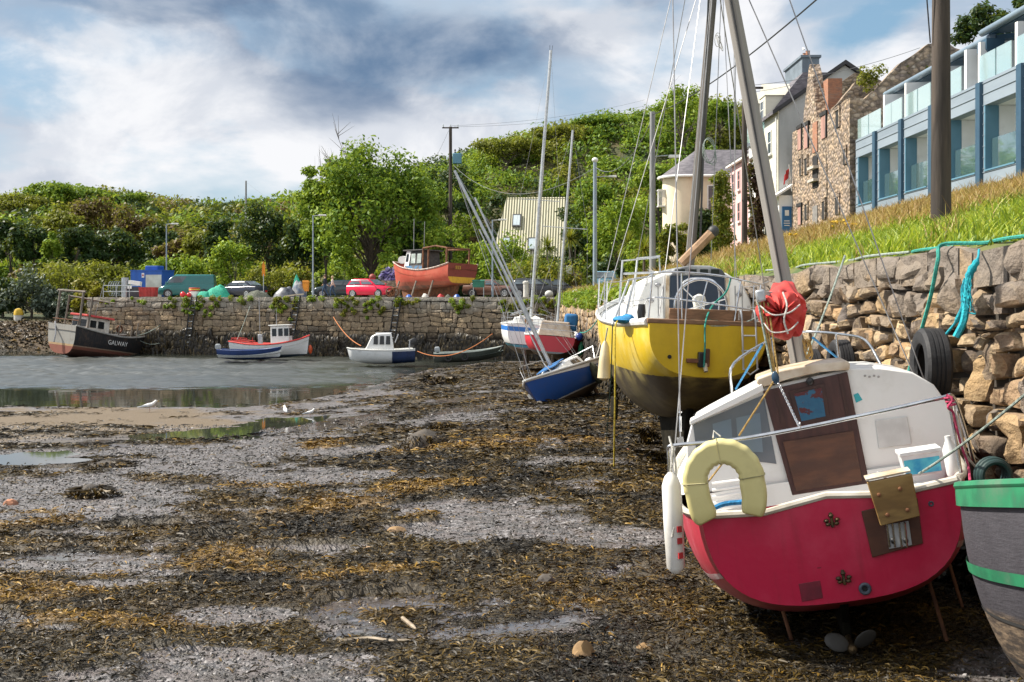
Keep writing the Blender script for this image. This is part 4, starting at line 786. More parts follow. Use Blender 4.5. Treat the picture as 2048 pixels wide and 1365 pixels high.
T('bright green tree on the slope above the cream house', 1320, 400, 272, 130, 121, 'bright', lobes=24, n=170)
T('mid green tree directly behind the cream house roof', 1420, 400, 262, 130, 118, 'mid', lobes=24, n=170)
T('yellow green shrub against the rounded wall of the cream house', 1345, 560, 424, 84, 81, 'vine', 'shrub', 'shrub', 22, 150, .14)
T('leafy garden shrub by the foot of the lamp pole', 1275, 570, 470, 70, 90, 'bright', 'shrub', 'shrub', 16, 140, .16)
T('dark glossy bush left of the cream house', 1215, 590, 500, 80, 96, 'dark', 'shrub', 'shrub', 16, 150, .16)
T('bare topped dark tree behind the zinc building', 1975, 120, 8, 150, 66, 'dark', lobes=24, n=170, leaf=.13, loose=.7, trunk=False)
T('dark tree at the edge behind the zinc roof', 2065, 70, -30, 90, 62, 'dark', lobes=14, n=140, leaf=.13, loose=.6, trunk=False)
# creepers on the house fronts
for lb, px, pb, pt, pw, Y, k in (('yellow green creeper climbing the side of the cream house', 1446, 500, 348, 44, 75.2, 'vine'), ('purple brown creeper covering the white house front', 1512, 480, 328, 38, 69.2, 'purple'), ('dark creeper around the lower window of the cream house', 1405, 520, 425, 45, 83.6, 'dark')):
    a, b = P(px, pb, Y), P(px, pt, Y); w = pw/F*Y/2; r2 = np.random.default_rng(px)
    C = [(a.x+r2.uniform(-.75, .75)*w, Y+r2.uniform(-.15, .15), lerp(a.z, b.z, (i+.5)/16)) for i in range(16) for _ in range(2)]
    o = thing('creeper', lb, 'creeper', Vector((a.x, Y, a.z))); leafobj('foliage', np.array(C)-np.array([a.x, Y, a.z]), [(w*.55, .35, .42)]*32, 110, .12, LF[k], o)
# left shore and far wood
T('tall green tree crown highest on the left hill', 105, 520, 362, 120, 205, 'mid', lobes=24, n=150, leaf=.34)
for lb, *a in [('dark tree at the left edge of the photo', 20, 560, 420, 120, 150, 'dark'), ('pale olive tree second in the left wood', 115, 560, 400, 110, 158, 'olive'), ('russet tree in the middle of the left wood', 190, 560, 388, 130, 163, 'rust'),
    ('wide russet tree right of the middle of the left wood', 270, 560, 408, 130, 161, 'rust'), ('dark tree under the russet trees', 225, 560, 440, 120, 150, 'dark'), ('dark tree in front of the olive one', 150, 560, 432, 90, 147, 'dark'),
    ('dark tree behind the lamp post on the left', 318, 560, 438, 110, 149, 'dark'), ('light green slim tree at the dark wood edge', 103, 560, 450, 46, 139, 'bright'), ('mid green tree above the green van', 400, 570, 446, 90, 140, 'olive'),
    ('brown tinged tree above the blue cabin', 345, 560, 450, 80, 143, 'rust'), ('dark tree right of the left edge tree', 65, 560, 428, 90, 148, 'dark'), ('dark pointed bush beyond the green van', 440, 580, 430, 80, 128, 'dark'), ('olive tree left of the highest crown', 40, 470, 385, 120, 200, 'olive'),
    ('green tree on the ridge right of the highest crown', 185, 480, 374, 110, 214, 'mid'), ('green tree on the ridge above the russet trees', 255, 480, 384, 100, 218, 'mid')]:
    T(lb, *a, lobes=22, n=150, leaf=.27)
for lb, *a in [('low olive bush along the left shore road', 130, 620, 512, 200, 126, 'olive'), ('low olive bush behind the moored trawler', 225, 620, 512, 140, 124, 'olive'), ('bright low bush left of the blue cabin', 300, 610, 512, 90, 122, 'bright'),
    ('grey green sallow bush on the left shore', 62, 660, 540, 140, 117, 'grey'), ('pale grey sallow by the yellow mooring post', 112, 650, 566, 90, 116, 'grey'), ('dark bush at the far left shore', 5, 660, 545, 90, 117, 'dark'), ('yellow gorse bush behind the trawler mast', 178, 640, 548, 80, 115, 'gold'),
    ('green bush behind the blue cabin', 360, 600, 500, 130, 116, 'bright'), ('yellow gorse at the left end of the quay', 196, 640, 575, 34, 110, 'gold')]:
    T(lb, *a, 'shrub', 'shrub', 20, 170, .2)
for lb, *a in [('rough brambles behind the dark saloon car', 535, 594, 528, 120, 110.5, 'olive'), ('bramble bank behind the net pile', 595, 594, 535, 80, 109.5, 'vine'), ('low bush behind the red car', 735, 594, 540, 70, 109.5, 'mid'), ('purple blossomed bush by the orange boat bow', 782, 590, 502, 52, 104.5, 'lilac')]:
    T(lb, *a, 'shrub', 'shrub', 14, 150, .15)
# scrub too dense to count
def scrub(name, label, k, kinds, region, r, n, leaf):
    r2 = np.random.default_rng(len(label)); Yv = r2.uniform(region[2], region[3], k)**1; pxv = r2.uniform(region[0], region[1], k); Xv = (pxv-CX)/F*Yv
    rr = r2.uniform(*r, k); Zv = hill(Xv, Yv)+rr*.35; kd = fbm(Xv*.07, Yv*.05, 3, 50); o = np.argsort(kd); qs = np.array_split(o, len(kinds))
    for q, kk in zip(qs, kinds): tag(leafobj(name, np.stack([Xv, Yv, Zv], -1)[q], np.stack([rr*1.1, rr*1.1, rr*.85], -1)[q], n, leaf, LF[kk]), label, 'scrub', kind='stuff')
scrub('hillside_scrub', 'dense mixed scrub covering the middle hill', 950, ['dark', 'mid', 'olive', 'bright'], (800, 1720, ), (0, 0), 0, 0) if False else None
scrub('hillside_scrub', 'dense scrub covering the hill behind the harbour', 800, ['dark', 'mid', 'bright', 'olive', 'mid'], (640, 1750, 116, 158), (.9, 2.1), 190, .24)
scrub('hillside_scrub', 'distant scrub over the left hillside', 1500, ['olive', 'mid', 'dark', 'olive', 'rust', 'mid'], (-260, 700, 135, 245), (1.2, 3.0), 120, .42)
scrub('bank_brambles', 'brambles and bracken at the foot of the slope', 380, ['olive', 'mid', 'vine', 'dark'], (330, 1350, 111.5, 120), (.6, 1.4), 170, .17)
# spiky cabbage palms
for lb, px, pb, pt, Y in (('spiky palm right of the mast stays by the hedge', 1140, 520, 462, 104), ('spiky yellow palm below the grey pole', 1258, 540, 470, 92), ('spiky palm beside the lamp pole', 1288, 560, 482, 86), ('spiky palm beside the hedge wall', 1095, 520, 478, 104.5)):
    a, b = P(px, pb, Y), P(px, pt, Y); z0 = min(zland(a.x, Y), a.z); o = thing('cabbage_palm', lb, 'palm', Vector((a.x, Y, z0))); MB().tube([(0, 0, 0), (0, 0, b.z-z0-.6)], [.13, .09], 7).build('trunk', BARK, o)
    n = 190; az = rng.uniform(0, 2*PI, n); el = rng.uniform(-.5, 1.4, n); L = rng.uniform(.9, 1.5, n); tt = np.linspace(0, 1, 4)
    dx = np.cos(el)[:, None]*L[:, None]*tt; zz = np.sin(el)[:, None]*L[:, None]*tt-.5*tt**2*np.cos(el)[:, None]; w = (.05*(1-tt)+.006)[None]*np.ones((n, 1))
    cx, cy = np.cos(az)[:, None]*dx, np.sin(az)[:, None]*dx; ox, oy = -np.sin(az)[:, None]*w, np.cos(az)[:, None]*w; zz = zz+b.z-z0-.7
    V = np.stack([np.stack([cx-ox, cy-oy, zz], -1), np.stack([cx+ox, cy+oy, zz], -1)], 2).reshape(n, 8, 3); q = np.array([[0, 1, 3, 2], [2, 3, 5, 4], [4, 5, 7, 6]])
    npmesh('crown', V, ((np.arange(n)*8)[:, None, None]+q[None]).reshape(-1, 4), LF['vine'], o)
# tufts and ferns hanging from the quay coping
r2 = np.random.default_rng(5); C = []; Rr = []
for s, k in [(2, 3), (5, 3), (8.3, 5), (10, 7), (11.3, 7), (12.5, 6), (14.5, 3), (15.8, 2), (17.6, 5), (18.6, 7), (19.4, 5), (21.5, 4), (23.4, 6), (24.6, 6), (26, 6), (27, 5), (28.6, 5), (29.4, 4), (33, 5), (34, 4), (36.5, 3), (37.3, 5), (38.2, 6), (39.2, 7), (40.2, 8), (40.8, 6)]:
    for _ in range(max(1, int(k*1.2))):
        z = 4.55-abs(r2.normal(0, .12*k)); p = onq(min(max(s*QL/41.2*1.0+r2.normal(0, .4), .1), QL-.1), z, .06+r2.uniform(0, .12)); C.append(p); r_ = r2.uniform(.12, .30); Rr.append((r_, r_, r_*.9))
h_ = len(C)//2; ix = r2.permutation(len(C)); C = np.array([tuple(c) for c in C]); Rr = np.array(Rr)
tag(leafobj('wall_ferns', C[ix[:h_]], Rr[ix[:h_]], 90, .085, LF['bright']), 'green ferns and grasses hanging from the quay coping', 'wall plants', kind='stuff')
tag(leafobj('wall_ferns', C[ix[h_:]], Rr[ix[h_:]], 90, .085, LF['vine']), 'yellowing weeds hanging from the quay coping', 'wall plants', kind='stuff')
Yv = r2.uniform(38, 86, 90); tag(leafobj('wall_weeds', np.stack([Xw(Yv)-.05, Yv, Zw(Yv)-r2.uniform(-.1, .5, 90)], -1), np.repeat(r2.uniform(.12, .34, 90)[:, None], 3, 1), 80, .085, LF['bright']), 'green weeds sprouting from the far part of the high wall', 'wall plants', kind='stuff')
Yv = np.concatenate([r2.uniform(54, 64, 40)]); tag(leafobj('wall_moss', np.stack([15.2+r2.uniform(0, 3.6, 40), 0*Yv+53.5+r2.choice([0, 10], 40), 13.4+r2.uniform(0, .4, 40)+1.1*r2.uniform(0, 1, 40)], -1), np.full((40, 3), .28), 60, .08, LF['olive']), 'plants growing along the broken top of the mill', 'wall plants', kind='stuff')
# wild flowers on the bank: ragwort
for i, (px, py, Y, s) in enumerate([(1672, 462, 34, .34), (1700, 470, 30, .28), (1585, 500, 38, .3)]):
    X = (px-CX)/F*Y; z = float(verge(X, Y)); o = thing('ragwort', ['yellow ragwort in bloom on the bank below the mill', 'ragwort just right of the largest yellow one', 'ragwort near the foot of the notice porch', 'yellow weed below the purple creeper', 'yellow weed left of the wooden boom', 'yellow weed above the yellow boat cabin', 'small ragwort at the front of the bank'][i], 'flower', Vector((X, Y, z)))
    mb = MB(); 
    for k in range(9): mb.tube([(0, 0, 0), (U(-.4, .4)*s, U(-.4, .4)*s, s*U(1, 1.7))], [.012, .006], 4)
    mb.build('stems', LF['mid'], o); leafobj('foliage', [(U(-.3, .3)*s, U(-.3, .3)*s, s*U(.3, .9)) for _ in range(8)], [(s*.3,)*3]*8, 50, .06, LF['bright'], o); leafobj('blossom', [(U(-.45, .45)*s, U(-.45, .45)*s, s*U(1.1, 1.6)) for _ in range(9)], [(s*.2, s*.2, s*.08)]*9, 70, .035, MC.get('rw') or mat('ragwort_yellow', (.75, .52, .02), (.6, .38, .01), 8, .6), o)
# ---------------------------------------------------------------- poles and wires
POLE = mat('pole_timber', (.032, .025, .021), (.075, .058, .046), 5, .85, bump=.5, bscale=16, stretch=(1, 1, .12), dirt=(.04, .035, .03))
POLEG = mat('grey_pole', (.27, .27, .27), (.19, .195, .20), 4, .8, stretch=(1, 1, .2)); STEEL = mat('galvanised_steel', (.42, .45, .47), (.33, .36, .38), 5, .4, metal=.6); LAMPB = mat('lamp_glass', (.75, .75, .70), None, 2, .25)
CABLE = mat('black_cable', (.012, .012, .013), None, 4, .6); THIN = mat('thin_wire', (.16, .17, .18), None, 4, .5)
def pole(label, px, Y, ptop, r0, r1, m, z0=None, name='utility_pole', lean=0):
    X = (px-CX)/F*Y; z = zland(X, Y) if z0 is None else z0; h = P(px, ptop, Y).z-z; o = thing(name, label, 'pole', Vector((X, Y, z)))
    MB().tube([(0, 0, -.3), (0, 0, h*.4), (lean, 0, h)], [r0, lerp(r0, r1, .4), r1], 14).build('post', m, o); o['h'] = h; return o, h
o, h = pole('dark timber telegraph pole standing in the grass before the zinc building', 1882, 20.5, -262, .175, .135, POLE)
MB().tube([(-.19, -.02, 3.1), (-.26, -.04, 3.9), (-.2, -.03, 4.9), (-.30, -.05, 6.5)], .012, 6).build('cable', CABLE, o)
for z in (4.6, 5.3): MB().box((-.15, -.1, z), (.26, .03, .02)).build('step', STEEL, o, smooth=0)
pa, h1 = pole('grey pole with a lamp arm in front of the bushes left of the cream house', 1305, 60, 224, .16, .13, POLEG)
MB().tube([(0, 0, P(0, 314, 60).z-pa.location.z), (.75, -.1, P(0, 312, 60).z-pa.location.z)], .03, 6).build('arm', STEEL, pa); lh = MB().box((1.1, -.1, P(0, 314, 60).z-pa.location.z), (.62, .22, .16)).build('lamp_head', LAMPB, pa, bevel=.03)
pb_, h2 = pole('bluish steel pole with a small lamp arm beside the hedge', 1190, 75, 322, .14, .11, mat('blue_grey_pole', (.24, .30, .35), (.20, .25, .30), 3, .6))
MB().tube([(0, 0, h2-1.0), (.9, 0, h2-.98)], .03, 6).build('arm', STEEL, pb_); MB().ball((0, 0, h2+.05), (.2, .2, .16)).build('cap', LAMPB, pb_); MB().box((1.1, 0, h2-.98), (.5, .2, .13)).build('lamp_head', LAMPB, pb_, bevel=.03)
pc, h3 = pole('dark pole with short cross arm before the pink house', 1489, 58, 170, .15, .12, POLE)
MB().box((.35, 0, h3-.15), (1.1, .1, .1)).build('cross_arm', POLE, pc, smooth=0); MB().box((.4, 0, h3-2.9), (.8, .1, .14)).build('bracket', STEEL, pc, smooth=0)
pt_, h4 = pole('timber pole carrying a blue transformer above the trees', 901, 116, 254, .2, .15, POLE)
tz = P(0, 318, 116).z-pt_.location.z; tb = MB().box((.65, -.1, tz), (.85, .7, 1.0)).build('transformer', mat('transformer_blue', (.10, .24, .32), (.08, .2, .27), 1, .5), pt_, bevel=.05)
for x in (.45, .85): MB().lathe([(.05, 0), (.09, .1), (.04, .2), (.09, .3), (.04, .42)], 8, Matrix.Translation((x, -.1, tz+.5))).build('insulator', mat('brown_porcelain', (.05, .03, .025), None, 2, .3), tb)
MB().box((0, 0, h4-.1), (1.6, .1, .12)).build('cross_arm', POLE, pt_, smooth=0)
for x in (-.7, 0, .7): MB().lathe([(.03, 0), (.07, .05), (.03, .15), (.06, .2), (.02, .3)], 8, Matrix.Translation((x, 0, h4-.04))).build('insulator', STEEL, pt_)
pole('short grey pole alone on the left skyline', 492, 190, 362, .17, .13, POLEG)
def lamp(label, px, Y, pt):
    X = (px-CX)/F*Y; z = zland(X, Y); h = P(px, pt, Y).z-z; o = thing('street_lamp', label, 'lamp post', Vector((X, Y, z)), 'quayside street lamps')
    MB().tube([(0, 0, 0), (0, 0, 1.4), (0, 0, 1.42), (0, 0, h)], [.09, .09, .065, .05], 10).build('post', MC['blue_grey_pole'], o); MB().tube([(0, 0, h-.05), (.5, 0, h)], .03, 6).build('arm', STEEL, o); MB().box((.78, 0, h), (.62, .22, .13)).build('lamp_head', LAMPB, o, bevel=.03)
lamp('street lamp standing beside the two walkers', 626, 98, 431); lamp('street lamp rising behind the blue cabin', 333, 109, 448); lamp('street lamp standing by the bronze car', 985, 93, 440)
TOPA = pa.location+Vector((0, 0, h1-.15)); BIG = Vector((o.location)) if False else P(1890, -235, 20.5)
rope('thick black cable strung from the lamp pole up to the dark telegraph pole', sag(TOPA, BIG, .55, 24), .022, CABLE, 'overhead_cable', 'cable')
for i, (a, b, s, lb) in enumerate([(P(901, 252, 116), P(1290, 200, 150), .6, 'upper thin wire running right from the transformer pole'), (P(908, 254, 116), P(1290, 212, 150), .6, 'lower thin wire running right from the transformer pole'), (P(1490, 172, 58), P(1840, 96, 58), .3, 'thin wire from the cross arm pole over the mill'), (P(906, 330, 116), P(1190, 336, 75), 2.2, 'slack wire from the transformer pole to the steel pole'),
    (P(1190, 334, 75), P(1305, 238, 60), 1.2, 'slack wire between the steel pole and the lamp pole'), (P(492, 364, 190), P(600, 425, 150), .5, 'wire running down from the skyline pole'), (P(1490, 186, 58), P(1620, 160, 72), .1, 'short service wire to the slate house'), (P(897, 262, 116), P(868, 322, 118), .1, 'left guy wire of the transformer pole')]):
    rope(lb, sag(a, b, s, 14), .018 if i in (3, 4) else .012, THIN, 'overhead_wire', 'wire')

n = 9000; Xb = rng.uniform(-75, -36.5, n); Yb = rng.uniform(98, 115, n); Zb = np.maximum(hill(Xb, Yb), ground_base(Xb, Yb)); kp = (Zb > .0) & (Zb < 2.5); Xb, Yb, Zb = Xb[kp], Yb[kp], Zb[kp]; n = len(Xb)
tag(ribbons('seaweed', Xb, Yb, Zb, rng.uniform(0, 2*PI, n), rng.uniform(.3, .8, n), rng.uniform(.06, .16, n), rng.uniform(.03, .2, n), WRACK, dict(gold=(rng.uniform(0, 1, n) < .15)*.7)), 'brown seaweed covering the far left shore', 'seaweed', kind='stuff')
# ================================================================ boats: shared builders
class Hull:
    """stations (y, half beam, keel z, sheer z, fullness n, rake) from stern to bow, local axes x starboard, y forward, z up"""
    def __init__(s, st, k=5, m=11):
        s.st = smooth_pts([Vector(a) for a in st], k); s.m = m
    def pt(s, i, t, side=1):
        y, B, zk, zs, n, rk = s.st[i]; th = t*PI/2; B = max(B, .004)
        x = B*max(math.sin(th), 0)**(2/n); z = zs-(zs-zk)*max(math.cos(th), 0)**(2/n); return Vector((side*x, y+rk*(z-zk), z))
    def at(s, y, t, side=1):
        for i in range(len(s.st)-1):
            if s.st[i][0] <= y <= s.st[i+1][0]+1e-6:
                f = (y-s.st[i][0])/max(s.st[i+1][0]-s.st[i][0], 1e-6); return s.pt(i, t, side).lerp(s.pt(i+1, t, side), f)
        return s.pt(len(s.st)-1 if y > 0 else 0, t, side)
    def shell(s, mats, parent, name='hull', transom=True, tm=0):
        mb = MB(); m = s.m; rings = []
        for i in range(len(s.st)): rings.append([s.pt(i, 1-j/m, -1) for j in range(m)]+[s.pt(i, j/m, 1) for j in range(m+1)])
        mb.loft(rings, False, 0, False, False)
        if transom: mb.face([p for p in rings[0]], tm)
        return mb.build(name, mats, parent, smooth=40)
    def deck(s, m, parent, drop=.03, a=0, b=None, camber=.03, name='deck', inset=.985):
        b = b or len(s.st); mb = MB(); R_ = []
        for i in range(a, b):
            p = s.pt(i, 1, 1); B = p.x*inset; R_.append([Vector((B*u, p.y, p.z-drop+camber*(1-u*u))) for u in (-1, -.5, 0, .5, 1)])
        return mb.loft(R_, False, 0, False, False).build(name, m, parent, smooth=40)
    def rail(s, m, parent, r=.03, dz=0, name='gunwale', a=0, b=None, sides=(-1, 1), t=1, out=0, flat=1.3):
        b = b or len(s.st); mb = MB()
        for sd_ in sides: mb.tube([s.pt(i, t, sd_)+Vector((out*sd_, 0, dz)) for i in range(a, b)], r, 8, flat=flat)
        return mb.build(name, m, parent)
    def band(s, m, parent, t0, t1, name='rubbing_strake', a=0, b=None, proud=.012, k=4, sides=(-1, 1)):
        b = b or len(s.st); mb = MB()
        for sd_ in sides: r = MB().loft([[s.pt(i, lerp(t0, t1, j/k), sd_)+Vector((proud*sd_, 0, 0)) for j in range(k+1)] for i in range(a, b)], False, 0, False, False).build(name, m, parent)
        return r
ALU = mat('weathered_aluminium', (.50, .52, .53), (.38, .40, .42), 6, .42, metal=.55); CHROME = mat('stainless_tube', (.62, .63, .65), None, 6, .22, metal=.95)
WIREM = mat('rigging_wire', (.36, .36, .37), None, 6, .4, metal=.5); MASTW = mat('grey_spar', (.30, .285, .26), (.22, .205, .185), 5, .75, bump=.3, bscale=10, stretch=(1, 1, .08), dirt=(.10, .09, .08), damt=.7)
GLASSD = mat('dark_glass', (.012, .015, .018), (.02, .026, .03), 1, .12, spec=.35); GELW = mat('white_gelcoat', (.80, .80, .78), (.73, .73, .70), 1.2, .32, dirt=(.42, .38, .30), damt=.35, dscale=2.2)
RUST = mat('rusty_steel', (.21, .085, .035), (.09, .04, .022), 4, .85, bump=.3, bscale=20); TEAK = mat('worn_teak', (.24, .13, .065), (.15, .08, .04), 6, .65, stretch=(1, 6, 6), bump=.2, bscale=30)
RUBBER = mat('black_rubber', (.009, .009, .011), (.017, .017, .019), 8, .7, bump=.2, bscale=40); BLACKP = mat('black_plastic', (.015, .016, .018), None, 4, .35)
def ropemat(n, c): return mat(n, c, tuple(k*.6 for k in c), 26, .85, bump=.6, bscale=60)
R_TEAL = ropemat('teal_rope', (.03, .30, .24)); R_BLUE = ropemat('blue_rope', (.02, .22, .48)); R_OCH = ropemat('ochre_rope', (.42, .27, .08)); R_WHITE = ropemat('white_rope', (.62, .60, .55)); R_YEL = ropemat('yellow_rope', (.62, .48, .05)); R_ORG = ropemat('orange_rope', (.50, .17, .05)); R_PINK = ropemat('pink_rope', (.52, .05, .13)); R_GREY = ropemat('grey_green_rope', (.30, .36, .32))
def bar(parent, name, pts, r, m, n=8): return MB().tube(pts, r, n).build(name, m, parent)
def stays(parent, prs, r=.006, m=None, name='stay'):
    for a, b in prs: MB().tube([a, b], r, 5).build(name, m or WIREM, parent)
def text(parent, s, M, size, m, name='lettering', ex=.004):
    c = bpy.data.curves.new(name, 'FONT'); c.body = s; c.size = size; c.extrude = ex; c.align_x = 'CENTER'; c.align_y = 'CENTER'; c.materials.append(m)
    q = bpy.data.objects.new(name, c); me = bpy.data.meshes.new_from_object(q); me.transform(M); bpy.data.objects.remove(q)
    if not me.materials: me.materials.append(m)
    o = bpy.data.objects.new(name, me); COL.objects.link(o); o.parent = parent; return o
def tyre(parent, M, Ro=.31, w=.2, name='tyre', label=None, cat=None):
    pr = [(Ro*.60, -w*.42), (Ro*.72, -w*.5), (Ro*.92, -w*.47), (Ro, -w*.36), (Ro, -w*.19), (Ro*.975, -w*.18), (Ro*.975, -w*.13), (Ro, -w*.12), (Ro, -w*.02), (Ro*.975, -w*.015), (Ro*.975, w*.015), (Ro, w*.02), (Ro, w*.12), (Ro*.975, w*.13), (Ro*.975, w*.18), (Ro, w*.19), (Ro, w*.36), (Ro*.92, w*.47), (Ro*.72, w*.5), (Ro*.60, w*.42), (Ro*.57, w*.3), (Ro*.8, w*.36), (Ro*.86, 0), (Ro*.8, -w*.36), (Ro*.57, -w*.3)]
    mb = MB(); rings = [[M @ Vector((r*math.cos(2*PI*j/36), r*math.sin(2*PI*j/36), z)) for j in range(36)] for r, z in pr]; mb.loft(rings, False, 0, True)
    return tag(mb.build(name, RUBBER, parent, smooth=35), label, cat)
def winbox(parent, pts, nrm, m=None, name='window', frm=None, proud=.012):
    """flat pane from a polygon on a cabin side, with an optional frame"""
    n_ = Vector(nrm).normalized(); o = MB().extr([Vector(p)+n_*.002 for p in pts], n_*proud).build(name, m or GLASSD, parent, smooth=0)
    if frm: MB().tube([Vector(p)+n_*.012 for p in pts], .022, 5, closed=True).build('frame', frm, o)
    return o
def outboard(parent, M, m, s=1.0):
    mb = MB(); mb.loft([[M @ Vector((x*s*k, y*s*k-.05*s, z*s)) for x, y in ((-.14, -.22), (.14, -.22), (.17, 0), (.14, .24), (-.14, .24), (-.17, 0))] for z, k in ((.25, .75), (.32, 1), (.55, 1), (.66, .8), (.70, .45))]); o = mb.build('outboard', m, parent, smooth=45, bevel=.01)
    l = MB(); l.loft([[M @ Vector((x*s, y*s, z*s)) for x, y in ((-.05, -.12), (.05, -.12), (.05, .10), (-.05, .10))] for z in (.27, -.25, -.55)]); l.box(M @ Vector((0, -.03*s, -.32*s)), (.2*s, .3*s, .03*s)); l.build('leg', BLACKP, o, smooth=0); return o
# ================================================================ boats across the harbour
# --- rusty black trawler under the quay end
M = frame((-34.6, 91.8, .2), R(-28), R(-4), R(-8)); bt = thing('trawler', 'rusty black wooden trawler lying against the left end of the quay', 'boat', M)
H = Hull([(0, 1.5, .1, 2.35, 3.2, -.1), (2, 1.75, -.1, 2.1, 2.8, 0), (4.5, 1.7, -.1, 2.0, 2.4, 0), (6.8, 1.05, .0, 2.25, 1.9, .12), (8.3, .12, .25, 2.6, 1.6, .2), (8.6, .01, .4, 2.7, 1.5, .2)])
TRB = bandmat('trawler_black', [(-.5, (.06, .022, .015)), (.55, (.22, .085, .06)), (.78, (.30, .22, .16)), (.86, (.012, .014, .018))], (.16, .10, .07), rough=.6, streak=.45, wob=.03); TRT = bandmat('trawler_stern', [(-.5, (.26, .09, .06)), (.75, (.45, .30, .16)), (.9, (.33, .32, .29))], (.12, .07, .045), rough=.7, streak=.55, wob=.03)
H.shell([TRB, TRT], bt, tm=1); H.deck(TEAK, bt, .45); H.rail(mat('grey_timber', (.30, .29, .27), None, 4, .8), bt, .06)
sh_ = MB().extr([(-.9, 1.4, 1.7), (.9, 1.4, 1.7), (.8, 1.4, 3.2), (-.8, 1.4, 3.2)], (0, 2.3, 0)).build('wheelhouse', mat('cream_paint', (.68, .66, .60), (.5, .47, .42), 2, .7, dirt=(.25, .15, .08)), bt, smooth=0, bevel=.04)
MB().extr([(-1.0, 1.2, 3.2), (1.0, 1.2, 3.2), (.9, 1.2, 3.36), (-.9, 1.2, 3.36)], (0, 2.8, 0)).build('roof', mat('red_trim', (.55, .05, .04), (.42, .04, .035), 3, .6), sh_, smooth=0, bevel=.03)
for x in (-.45, .45): winbox(sh_, [(x-.3, 1.4, 2.4), (x+.3, 1.4, 2.4), (x+.3, 1.4, 2.95), (x-.3, 1.4, 2.95)], (0, -1, 0))
for y in (1.7, 2.5): winbox(sh_, [(.87, y, 2.4), (.87, y+.6, 2.4), (.83, y+.6, 2.95), (.83, y, 2.95)], (1, 0, 0))
GT = mat('old_timber', (.20, .17, .14), (.12, .10, .08), 5, .85)
for x in (-1.35, 1.2): bar(bt, 'gallows_post', [(x, .35, 2.2), (x-.1, .35, 5.0)], .09, GT); bar(bt, 'gallows_post', [(x, 1.2, 2.2), (x-.05, 1.25, 4.7)], .07, GT)
bar(bt, 'gallows_beam', [(-1.7, .35, 4.95), (1.3, .35, 5.0)], .09, GT); bar(bt, 'gallows_beam', [(-1.5, 1.25, 4.65), (2.6, 2.2, 4.45)], .07, GT); bar(bt, 'aerial', [(.9, 2, 3.3), (1.2, 2.1, 6.0)], .02, WIREM)
for y, h in ((.1, 2.9), (4.3, 3.2), (5.6, 3.0), (6.2, 3.3)): bar(bt, 'stanchion', [(1.3, y, 1.9), (1.3, y, h)], .05, GT)
bar(bt, 'rail', [(-1.4, .05, 2.75), (1.4, .05, 2.75)], .03, RUST); bar(bt, 'derrick', [(-.9, -.15, 2.5), (-.4, -.35, 1.6), (-.45, -.35, .9)], .06, WIREM)
MB().torus((1.0, 4.6, 2.6), .25, .08, 'X').build('winch_drum', RUST, bt)
y_ = 3.9; p0 = H.at(y_, .86, 1); text(bt, 'GALWAY', Matrix.Translation(p0+Vector((.09, 0, .06))) @ Matrix.Rotation(R(92), 4, 'Z') @ Matrix.Rotation(R(84), 4, 'X'), .5, WOODW)
# --- clinker fishing boat with wheelhouse
def boatM(px, py, Y, yaw, heel=0, pitch=0): return frame(P(px, py, Y), R(yaw), R(heel), R(pitch))
M = boatM(467, 713, 87.5, -93, 0, 1.5); bt = thing('fishing_boat', 'white clinker fishing boat with red rails and small wheelhouse afloat', 'boat', M)
H = Hull([(0, .8, .0, 1.12, 2.6, -.1), (1.5, 1.05, -.2, .88, 2.5, 0), (3.2, 1.02, -.22, .86, 2.2, 0), (4.6, .55, -.12, 1.08, 1.8, .1), (5.35, .05, .05, 1.36, 1.5, .15), (5.4, .01, .1, 1.4, 1.5, .15)])
H.shell([bandmat('clinker_white', [(-.5, (.03, .06, .10)), (.05, (.74, .76, .78))], (.35, .3, .25), streak=.15)], bt); H.deck(mat('grey_deck', (.30, .31, .30), None, 3, .7), bt, .3); RP = mat('red_paint', (.60, .055, .04), (.48, .04, .035), 4, .4); H.rail(RP, bt, .05)
for t in (.55, .68, .8, .9): H.band(GELW, bt, t, t+.02, 'plank_line', proud=.008, k=1)
sh_ = MB().extr([(-.55, 2.9, .8), (.55, 2.9, .8), (.5, 2.9, 2.15), (-.5, 2.9, 2.15)], (0, 1.35, 0)).build('wheelhouse', GELW, bt, smooth=0, bevel=.05); MB().box((0, 3.55, 2.18), (1.2, 1.55, .07)).build('roof', GELW, sh_, bevel=.02)
for y in (3.02, 3.48, 3.9): winbox(sh_, [(.535, y, 1.4), (.535, y+.32, 1.4), (.51, y+.32, 1.95), (.51, y, 1.95)], (1, 0, .03), frm=None)
winbox(sh_, [(-.4, 4.25, 1.4), (.4, 4.25, 1.4), (.4, 4.25, 1.95), (-.4, 4.25, 1.95)], (0, 1, 0)); winbox(sh_, [(-.4, 2.9, 1.3), (.4, 2.9, 1.3), (.4, 2.9, 1.95), (-.4, 2.9, 1.95)], (0, -1, 0))
bar(bt, 'aerial', [(.2, 3.3, 2.2), (.2, 3.3, 3.4)], .02, WIREM); bar(bt, 'aerial', [(-.1, 3.2, 2.2), (-.1, 3.2, 3.0)], .015, WIREM)
for z in (1.18, 1.34): bar(bt, 'stern_rail', [(.95, 1.9, z-.25), (.9, .8, z-.1), (.75, .1, z), (-.75, .1, z), (-.9, .8, z-.1)], .03, RP)
for x, y in ((.75, .1), (.9, .8), (-.75, .1), (.95, 1.7)): bar(bt, 'stanchion', [(x, y, .95), (x, y, 1.36)], .025, RP)
MB().box((.3, 2.1, 1.15), (.3, .3, .8)).build('pot_hauler', ALU, bt, bevel=.03); bar(bt, 'mast', [(0, 2.0, .7), (0, 2.0, 4.3)], .03, WIREM)
